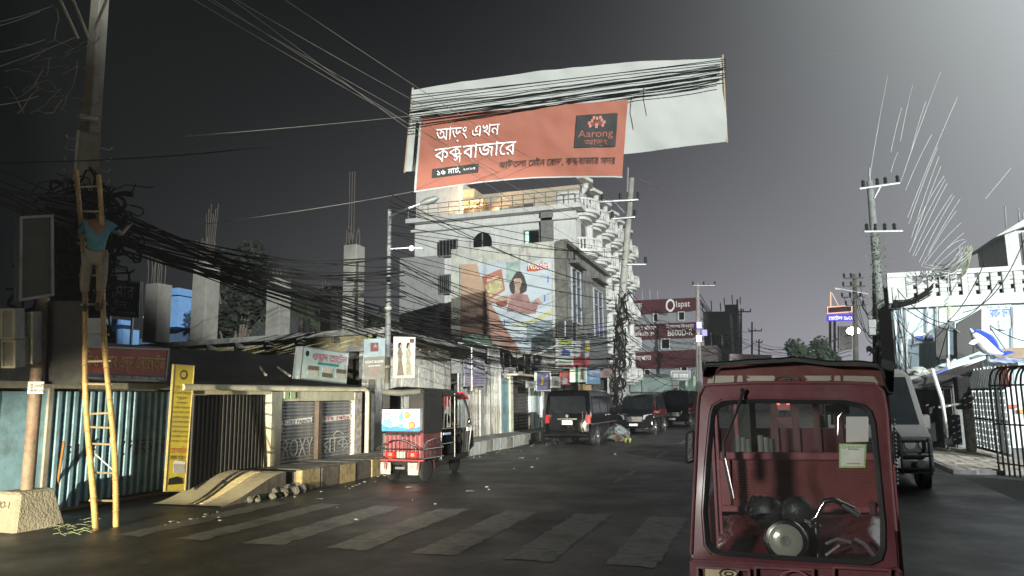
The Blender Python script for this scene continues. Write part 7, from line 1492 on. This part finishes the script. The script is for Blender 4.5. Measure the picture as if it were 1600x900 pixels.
# ---------------------------------------------------------------- pale microbus behind the red rickshaw
wv_ = van('pale grey white minibus with a black bull bar parked nose out behind the red rickshaw', (2.06, 20.5, 0), math.pi, 4.8, 1.78, 2.30, mat('grey_white_paint', (.12, .12, .115), .4, 0, var=.08, bump=0, coat=.3), True, name='minibus')
wv_['category'] = 'minibus'
for z in (.42, .66, .95): MB().tube([(-.82, 4.93, z), (-.6, 4.98, z), (.6, 4.98, z), (.82, 4.93, z)], .03, 8).build('bull_bar', black, wv_, world=False, smooth=True)
for x in (-.78, -.3, .3, .78): MB().tube([(x, 4.97, .32), (x, 4.97, .98)], .028, 8).build('bull_bar', black, wv_, world=False, smooth=True)
for sx in (-.60, .60):
    h_ = MB().box((sx-.26, 4.80, .70), (sx+.26, 4.86, 1.0)).build('headlight', mat('headlight_dark', (.10, .11, .11), .2, .3, bump=0), wv_, world=False, bevel=.02)
    for dx in (-.12, .12): MB().lathe((sx+dx, 4.86, .86), (0, 1, 0), [(0, .10), (.02, .09)], 14).build('lens', headm, h_, world=False)
    MB().lathe((sx*1.05, 4.95, .50), (0, 1, 0), [(0, .09), (.03, .08)], 14).build('fog_lamp', headm, wv_, world=False)
MB().box((-.28, 4.99, .40), (-.18, 5.0, .70)).build('white_strip', plain_white, wv_, world=False)

#@@REDRICKSHAW
# ================================================================ RED RICKSHAW IN THE FOREGROUND
rr = thing('electric_rickshaw', 'worn red electric rickshaw facing the camera in the right foreground', 'rickshaw', (.12, 4.6, 0))
def FP(px, py, o=0):                       # point on the leaning front plane
    Y = 4.28+o
    for _ in range(4): p = at(px, py, Y=Y); Y = 4.28+.17*(p.z-.85)+o
    return p
def ringmesh(A_, B_, t):
    mb = MB(); n = len(A_); t = V(t); mb.v = list(A_)+list(B_)+[p+t for p in A_]+[p+t for p in B_]
    for i in range(n):
        j = (i+1) % n; mb.f += [(i, j, n+j, n+i), (2*n+i, 3*n+i, 3*n+j, 2*n+j), (i, 2*n+i, 2*n+j, j), (n+i, n+j, 3*n+j, 3*n+i)]
    return mb
inn = [(1102, 852), (1098, 800), (1103, 720), (1110, 648), (1114, 634), (1128, 626), (1180, 623), (1320, 625), (1350, 631), (1362, 642), (1368, 660), (1376, 740), (1384, 820), (1384, 858), (1378, 876), (1360, 884), (1240, 877), (1130, 869), (1112, 864)]
out = [(1080, 866), (1083, 800), (1087, 720), (1090, 640), (1092, 618), (1101, 602), (1180, 598), (1320, 598), (1366, 600), (1380, 612), (1386, 640), (1393, 740), (1401, 830), (1405, 870), (1406, 889), (1380, 892), (1240, 886), (1110, 878), (1080, 875)]
inn2 = [(x+(1240-x)*.055, y+(752-y)*.055) for x, y in inn]
ringmesh([FP(*p) for p in out], [FP(*p, -.012) for p in inn], (0, .09, 0)).build('front_frame', redp, rr, bevel=.010, seg=2, smooth=True)
ringmesh([FP(*p, -.020) for p in inn], [FP(*p, .0) for p in inn2], (0, .03, 0)).build('rubber_seal', mat('seal_rubber', (.025, .028, .028), .4, var=.2, bump=.05), rr, bevel=.004, smooth=True)
mb = MB().quad(*[FP(*p, .012) for p in inn2]); gl_ = mb.build('windscreen', clear, rr)
# thin bright lip round the frame
mb = MB(); mb.tube([FP(*p, -.006) for p in out[:13]], .010, 8); mb.build('frame_tube', redp, rr, smooth=True)
# lower front body
a, b = FP(1080, 874), FP(1406, 890)
MB().prism([(a.x-.01, a.y-.01, .30), (b.x+.01, b.y-.01, .30), (b.x+.01, b.y-.01, b.z), (a.x-.01, a.y-.01, a.z)], (0, .10, 0)).build('front_panel', redp, rr, bevel=.012, seg=2)
for (x0_, x1_) in ((1088, 1172), (1178, 1272), (1300, 1392)):
    S = Sheet(FP(x0_, 940, -.03), FP(x1_, 942, -.03), FP(x1_, 889, -.03), FP(x0_, 884, -.03)); S.frame('pressed_rib', redp, rr, wd=.012, t=.02, off=.012)
S = Sheet(FP(1102, 902, -.03), FP(1154, 904, -.03), FP(1154, 890, -.03), FP(1102, 888, -.03)); S.board('badge_plate', mat('badge_cream', (.42, .36, .20), .5, var=.3, scale=20), rr, t=.01, off=.01); 
mb = MB().tube([S.pt(.7+.26*math.cos(q_), .5+.5*math.sin(q_), .02) for q_ in [6.283*k/24 for k in range(25)]], .004, 6); mb.build('badge_ring', chrome, rr, smooth=True); mb = MB().tube([S.pt(.7+.12*math.cos(q_), .5+.22*math.sin(q_), .02) for q_ in [6.283*k/12 for k in range(13)]], .003, 6); mb.build('badge_ring', chrome, rr)
S = Sheet(FP(1220, 915, -.03), FP(1262, 917, -.03), FP(1262, 893, -.03), FP(1220, 891, -.03)); MB().tube([S.pt(.5+.5*math.cos(q_), .5+.5*math.sin(q_), .015) for q_ in [6.283*k/24 for k in range(25)]], .004, 6).build('badge_ring', pinkp, rr, smooth=True)
# header with arrow stickers
def HP(px, py, o=0): return at(px, py, Y=4.50+o+(600-py)*.0022)
hp = [(1098, 604), (1380, 604), (1376, 585), (1372, 570), (1108, 570), (1102, 585)]
mb = MB().grid(lambda u, v: HP(1097+(1383-1097)*u+(8-22*u)*v*.6, 606-36*v, .05*(2*u-1)**2*1.2), 24, 4); mb.build('header', mat('header_dusty_red', (.15, .06, .055), .5, var=.2, scale=6, bump=.05, dirt=(.2, .16, .14), dirt_amt=.3), rr, smooth=True)
crm = mat('header_cream', (.42, .40, .34), .5, var=.1, bump=0, dirt=(.25, .2, .17))
def HS(pts): return MB().prism([HP(x, y, -.006+.06*((x-1240)/143)**2) for x, y in pts], (0, .004, 0)).build('arrow_sticker', crm, rr)
HS([(1104, 601), (1115, 601), (1116, 587), (1108, 588)]); HS([(1116, 601), (1148, 600), (1146, 596), (1148, 594), (1146, 591), (1148, 587), (1118, 587)]); HS([(1151, 600), (1161, 600), (1160, 587), (1153, 587)])
HS([(1164, 599), (1209, 600), (1212, 593), (1210, 587), (1166, 587), (1172, 590), (1166, 592), (1168, 595)]); HS([(1250, 600), (1300, 600), (1296, 595), (1300, 593), (1297, 589), (1301, 587), (1256, 587), (1262, 593)])
HS([(1303, 600), (1314, 600), (1313, 587), (1304, 587)]); HS([(1318, 600), (1357, 600), (1360, 602), (1372, 604), (1371, 596), (1366, 588), (1318, 587)])
MB().tube([HP(1230+19*math.cos(q_), 594+6.5*math.sin(q_), -.006) for q_ in [6.283*k/24 for k in range(25)]], .006, 6).build('emblem_ring', mat('emblem_grey', (.10, .09, .08), .5), rr, smooth=True)
for e in (((1222, 597), (1230, 590), (1238, 597)), ((1224, 592), (1236, 592)), ((1226, 595), (1234, 595))): MB().tube([HP(x, y, -.008) for x, y in e], .004, 5).build('emblem_bar', mat('emblem_grey', (0, 0, 0)), rr)
# canvas roof
canv = mat('dark_canvas', (.035, .042, .038), .75, var=.35, scale=6, bump=.35)
top_prof = [(1098, 588), (1100, 572), (1106, 566), (1160, 561.5), (1200, 559), (1240, 558), (1290, 561), (1340, 564), (1370, 566), (1380, 574), (1384, 590)]
def roofp(u, v):
    f_ = u*(len(top_prof)-1); i = min(int(f_), len(top_prof)-2); t_ = f_-i; x = top_prof[i][0]*(1-t_)+top_prof[i+1][0]*t_; y = top_prof[i][1]*(1-t_)+top_prof[i+1][1]*t_
    p = at(x, y, Y=4.46); p.x = .12+(p.x-.12)*(1+.06*v); p.y += v*2.65; p.z += -.02*v+.009*noise.noise(V((u*9, v*7, 4))); return p
MB().grid(roofp, 40, 20).build('canopy_roof', canv, rr, smooth=True)
def lip(u, v):
    p = roofp(u, 0); return p+V((0, -.012+.01*noise.noise(V((u*12, v*2, 1))), -.008-.022*v*(1 if .06 < u < .94 else .3)))
MB().grid(lip, 40, 4).build('canopy_lip', canv, rr, smooth=True)
MB().prism([at(1381, 618, Y=4.9), at(1396, 616, Y=4.9), at(1398, 566, Y=4.9), at(1378, 560, Y=4.9)], (0, .02, 0)).build('side_flap', canv, rr); MB().tube([at(1379, 575, Y=4.88), at(1382, 600, Y=4.88), at(1388, 613, Y=4.88), at(1396, 614, Y=4.88)], .005, 6).build('flap_piping', plain_white, rr)
# wiper
wb = mat('wiper_black', (.03, .032, .035), .35, .3, bump=0)
wr_ = MB().tube([FP(1161, 611, -.05), FP(1150, 645, -.055), FP(1131, 692, -.045)], [.009, .007, .006], 8).build('wiper_arm', wb, rr, smooth=True)
MB().ball(FP(1161, 611, -.04), .016, 10, 8).build('pivot', chrome, wr_, smooth=True)
MB().tube([FP(1131, 690, -.035), FP(1132, 716, -.035), FP(1145, 780, -.035)], [.008, .011, .009], 8).build('wiper_blade', wb, rr, smooth=True); MB().tube([FP(1133.5, 716, -.046), FP(1147, 778, -.046)], .0035, 6).build('blade_edge', chrome, rr)
# papers on the glass
S = Sheet(FP(1322, 691, .006), FP(1357, 690, .006), FP(1357, 651, .006), FP(1322, 651, .006)); S.board('white_paper', mat('paper_note', (.50, .52, .48), .7, var=.05, bump=0), rr, t=.002)
S = Sheet(FP(1311, 731, .006), FP(1352, 731, .006), FP(1354, 694, .006), FP(1311, 693, .006)); S.board('green_bordered_card', mat('card_green', (.25, .42, .13), .6, bump=0), rr, t=.002)
S.poly('card_face', mat('card_face', (.52, .56, .48), .6, bump=0), rr, [(.06, .07), (.94, .07), (.94, .94), (.06, .94)], off=.002, t=.001)
S.text('সু^ভসেবা', greeni, rr, .28, .84, .008, w=.08, off=.005, jit=.0001); S.text('SCAN', ink, rr, .33, .74, .008, w=.05, off=.005, jit=.0001); S.text('০১৮৩২৯', redi, rr, .28, .14, .012, w=.07, off=.005, jit=.0001)
MB().tube([S.pt(.18+.07*math.cos(q_), .86+.06*math.sin(q_), .005) for q_ in [6.283*k/10 for k in range(11)]], .001, 4).build('card_mark', greeni, rr)
# interior: driver's bench, studded backrest, rear bench and window bars
vin = mat('red_vinyl', (.13, .025, .03), .28, var=.35, scale=5, bump=.3, coat=.5)
YP = 5.35
def PP(px, py, o=0): return at(px, py, Y=YP+o)
MB().prism([PP(1130, 795), PP(1376, 797), PP(1376, 712), PP(1130, 710)], (0, .05, 0)).build('backrest_panel', mat('backrest_red', (.22, .065, .065), .33, var=.25, scale=3, bump=.1, coat=.2), rr)
for q_ in (((1125, 718), (1380, 720), (1380, 708), (1125, 706)), ((1125, 800), (1380, 802), (1380, 792), (1125, 790)), ((1125, 790), (1143, 790), (1141, 718), (1122, 718))): MB().prism([PP(*p, -.03) for p in q_], (0, .03, 0)).build('backrest_frame', pinkp, rr, bevel=.006)
mb = MB()
for i in range(60):
    for j in range(17):
        px, py = 1148+i*3.8+(j % 2)*1.9, 723+j*4.0
        if 1180+j*3 < px < 1300-j*1: continue
        p = PP(px, py, -.004); s_ = .0042; mb.v += [p+V((-s_, 0, 0)), p+V((0, 0, -s_)), p+V((s_, 0, 0)), p+V((0, 0, s_)), p+V((0, -.006, 0))]; n = len(mb.v)-5; mb.f += [(n, n+1, n+4), (n+1, n+2, n+4), (n+2, n+3, n+4), (n+3, n, n+4)]
mb.build('studs', mat('stud_copper', (.62, .38, .30), .3, .7, bump=0), rr, kind='stuff')
for (x0_, x1_, y0_, y1_, Y0, dz) in ((1122, 1250, 806, 872, 4.72, 0), (1252, 1384, 806, 874, 4.72, 0)):
    def cush(u, v, x0_=x0_, x1_=x1_):
        A_ = at(x0_+(x1_-x0_)*u, 806, Y=5.28); B_ = at(x0_+(x1_-x0_)*u, 862, Y=4.74); p = A_.lerp(B_, v); e = min(u, 1-u, v*1.3, (1-v)*.8)
        p.z += .05*min(1, e*6)-.01+.010*noise.noise(V((u*5+x0_, v*5, 0)))+.008*noise.noise(V((u*14+x0_, v*9, 3))); return p
    MB().grid(cush, 26, 18).build('bench_cushion', vin, rr, smooth=True)
a = at(1112, 862, Y=4.74); b = at(1386, 862, Y=4.74); MB().box((a.x, 4.74, .4), (b.x, 5.3, a.z-.02)).build('bench_base', mat('dark_red_base', (.08, .02, .02), .5), rr, bevel=.02)
xl, xr = at(1150, 700, Y=6.9).x-.03, at(1340, 700, Y=6.9).x+.06
MB().box((xl-.1, 6.9, .5), (xr, 6.95, at(1240, 669, Y=6.9).z)).build('rear_panel', mat('rear_panel_red', (.15, .035, .04), .5, var=.2, scale=3), rr)
for px in (1176, 1210, 1243, 1276, 1310): p = at(px, 660, Y=6.86); MB().box((p.x-.028, 6.86, .9), (p.x+.028, 6.9, 2.0)).build('rear_bar', mat('bar_brown_red', (.15, .07, .065), .5), rr)
p = at(1165, 700, Y=6.6); MB().box((p.x-.1, 6.5, .8), (p.x+.05, 6.56, 1.9)).build('side_screen', mat('dim_canvas', (.06, .07, .065), .7), rr)
for i, px in enumerate((1155, 1163, 1171, 1190, 1199, 1208)): p = at(px, 700, Y=5.9); MB().tube([at(px, 716, Y=5.9), at(px-2, 680+3*(i % 3), Y=5.9)], .022, 8).build('seat_slat', mat('slat_grey_green', (.20, .22, .19), .6), rr)
for px, Y0 in ((1115, 5.0), (1119, 5.0), (1152, 5.9), (1392, 5.5)): p = at(px, 700, Y=Y0); MB().box((p.x-.012, Y0, .45), (p.x+.014, Y0+.03, 2.0)).build('door_post', pinkp, rr)
MB().box((xl-.05, 5.8, .45), (xr, 6.85, .85)).build('rear_bench', vin, rr, bevel=.03)
for sx in (-.52, .50):
    MB().box((.12+sx-.02, 5.3, .4), (.12+sx+.02, 6.9, 1.12)).build('side_panel', redp, rr, bevel=.01)
    MB().tube([(.12+sx*.85, 4.75, 1.93), (.12+sx*.85, 6.9, 1.95)], .015, 8).build('roof_rail', redp, rr); MB().tube([(.12+sx, 6.88, .5), (.12+sx, 6.88, 1.98)], .02, 8).build('rear_post', redp, rr)
MB().box((-.38, 4.35, .28), (.62, 6.9, .36)).build('floor', black, rr)
for x in (-.42, .66): wheel(rr, (x-.12, 1.75, .27), .27, .11, 0, steel)
wheel(rr, (0, .05, .25), .25, .10, 0, steel)
for x in (-.42, .66): MB().tube([(x, 6.35+.33*math.cos(q_), .27+.33*math.sin(q_)) for q_ in [math.pi*k/10 for k in range(11)]], .04, 8).build('wheel_guard', black, rr, smooth=True)
# headlamp, clocks, handlebar
hc = at(1228, 845, Y=4.52); hax = V((-.06, -1, .10)).normalized()
MB().lathe(hc-hax*.13, hax, [(0, .05), (.04, .10), (.10, .112), (.128, .118), (.140, .115), (.146, .107)], 32).build('headlamp_bucket', chrome, rr, smooth=True)
MB().lathe(hc+hax*.004, hax, [(.002, .101), (.010, .094), (.020, .068), (.026, .03)], 32).build('headlamp_lens', mat('dusty_lens', (.40, .41, .33), .16, .25, var=.10, scale=8, bump=.05), rr, smooth=True)
MB().lathe(hc+hax*.028, hax, [(0, .03), (.004, .028)], 16).build('bulb_cap', mat('lens_grey', (.15, .16, .13), .4, .3), rr)
dome = mat('black_domes', (.03, .033, .033), .35, var=.3, scale=14, bump=.25)
for (px, py, r_) in ((1200, 800, .095), (1247, 798, .088)): MB().ball(at(px, py, Y=4.78), (r_, r_*.8, r_*.95), 20, 14).build('instrument_cover', dome, rr, smooth=True)
MB().ball(at(1222, 802, Y=4.80), (.09, .06, .07), 16, 10).build('instrument_cover', dome, rr, smooth=True)
mb = MB(); rj = random.Random(2)
for i in range(24): mb.ball(at(1181+rj.uniform(-9, 9), 788+rj.uniform(-10, 14), Y=4.78), rj.uniform(.015, .04), 8, 6)
mb.build('key_bunch', mat('shiny_black', (.02, .02, .02), .25, var=.3), rr, smooth=True, kind='stuff')
for k in range(3): MB().grid(lambda u, v: at(1163+u*34, 803+k*3.2+1.2*math.sin(u*5+k), Y=4.74-v*.10)+V((0, 0, .004*noise.noise(V((u*5, v*4, k))))), 12, 4).build('folded_cloth', mat('blue_cloth', (.20, .28, .36), .8, var=.2, bump=.3), rr, smooth=True)
hbp = [(1255, 812), (1266, 814), (1276, 808), (1283, 792), (1289, 783), (1300, 781), (1310, 784), (1319, 790)]
MB().tube([at(x, y, Y=4.66) for x, y in hbp], .015, 12).build('handlebar', chrome, rr, smooth=True)
MB().tube([at(1318, 789, Y=4.66), at(1330, 797, Y=4.65), at(1343, 806, Y=4.64)], [.020, .018, .016], 12).build('grip', mat('grip_grey', (.10, .10, .10), .4, .3), rr, smooth=True); MB().tube([at(1316, 785, Y=4.64), at(1336, 794, Y=4.62)], .007, 8).build('brake_lever', chrome, rr, smooth=True)
for px in (1266, 1275): MB().tube([at(px, 816, Y=4.66), at(px+4, 878, Y=4.62)], .017, 10).build('fork_stem', black, rr, smooth=True)
MB().tube([at(1256, 812, Y=4.62), at(1270, 822, Y=4.6), at(1282, 821, Y=4.58)], .008, 8).build('clutch_lever', chrome, rr, smooth=True)
for q_ in (((1290, 850), (1308, 842), (1330, 848)), ((1335, 842), (1350, 850), (1368, 872)), ((1290, 868), (1312, 852))): MB().tube([at(x, y, Y=4.64) for x, y in q_], .010, 8).build('loose_cable', mat('grey_hose', (.14, .13, .13), .4, bump=0), rr, smooth=True)
# mirrors and chrome beads on the posts
MB().prism([at(1070, 726, Y=4.5), at(1086, 722, Y=4.5), at(1086, 671, Y=4.5), at(1071, 675, Y=4.5)], (0, .06, 0)).build('wing_mirror', dome, rr, bevel=.015, smooth=True)
MB().prism([at(1395, 718, Y=5.0), at(1408, 716, Y=5.0), at(1408, 678, Y=5.0), at(1398, 670, Y=5.0), at(1393, 678, Y=5.0)], (0, .05, 0)).build('wing_mirror', dome, rr, bevel=.012, smooth=True); MB().tube([at(1392, 705, Y=4.9), at(1397, 704, Y=5.0)], .006, 6).build('mirror_arm', chrome, rr)
for i in range(17): MB().ball(at(1396.5+i*.35, 657+i*6.2, Y=4.62), .0085, 8, 6).build('chrome_bead', chrome, rr, smooth=True)
for i in range(10): MB().ball(at(1085, 677+i*6, Y=4.52), .007, 8, 6).build('chrome_bead', chrome, rr, smooth=True)
# mirror and lamp hanging under the roof
MB().box(at(1290, 648, Y=4.75), at(1326, 632, Y=4.78)).build('rear_view_mirror', black, rr, bevel=.006); MB().tube([at(1319, 640, Y=4.75), at(1310, 652, Y=4.75), at(1309, 680, Y=4.75)], .004, 6).build('mirror_stalk', chrome, rr, smooth=True)

#@@HAZE
HZ = bpy.data.materials.new('night_haze'); HZ.use_nodes = True; _n = HZ.node_tree; _n.nodes.clear()
_o = _n.nodes.new('ShaderNodeOutputMaterial'); _v = _n.nodes.new('ShaderNodeVolumePrincipled'); _v.inputs['Color'].default_value = (.9, .93, .93, 1); _v.inputs['Density'].default_value = .0009; _v.inputs['Anisotropy'].default_value = .3
_n.links.new(_v.outputs[0], _o.inputs['Volume'])
hz = MB().box((-75, -75, -1), (75, 150, 27)).build('haze', HZ); hz['kind'] = 'stuff'; hz['label'] = 'thin night haze filling the street'
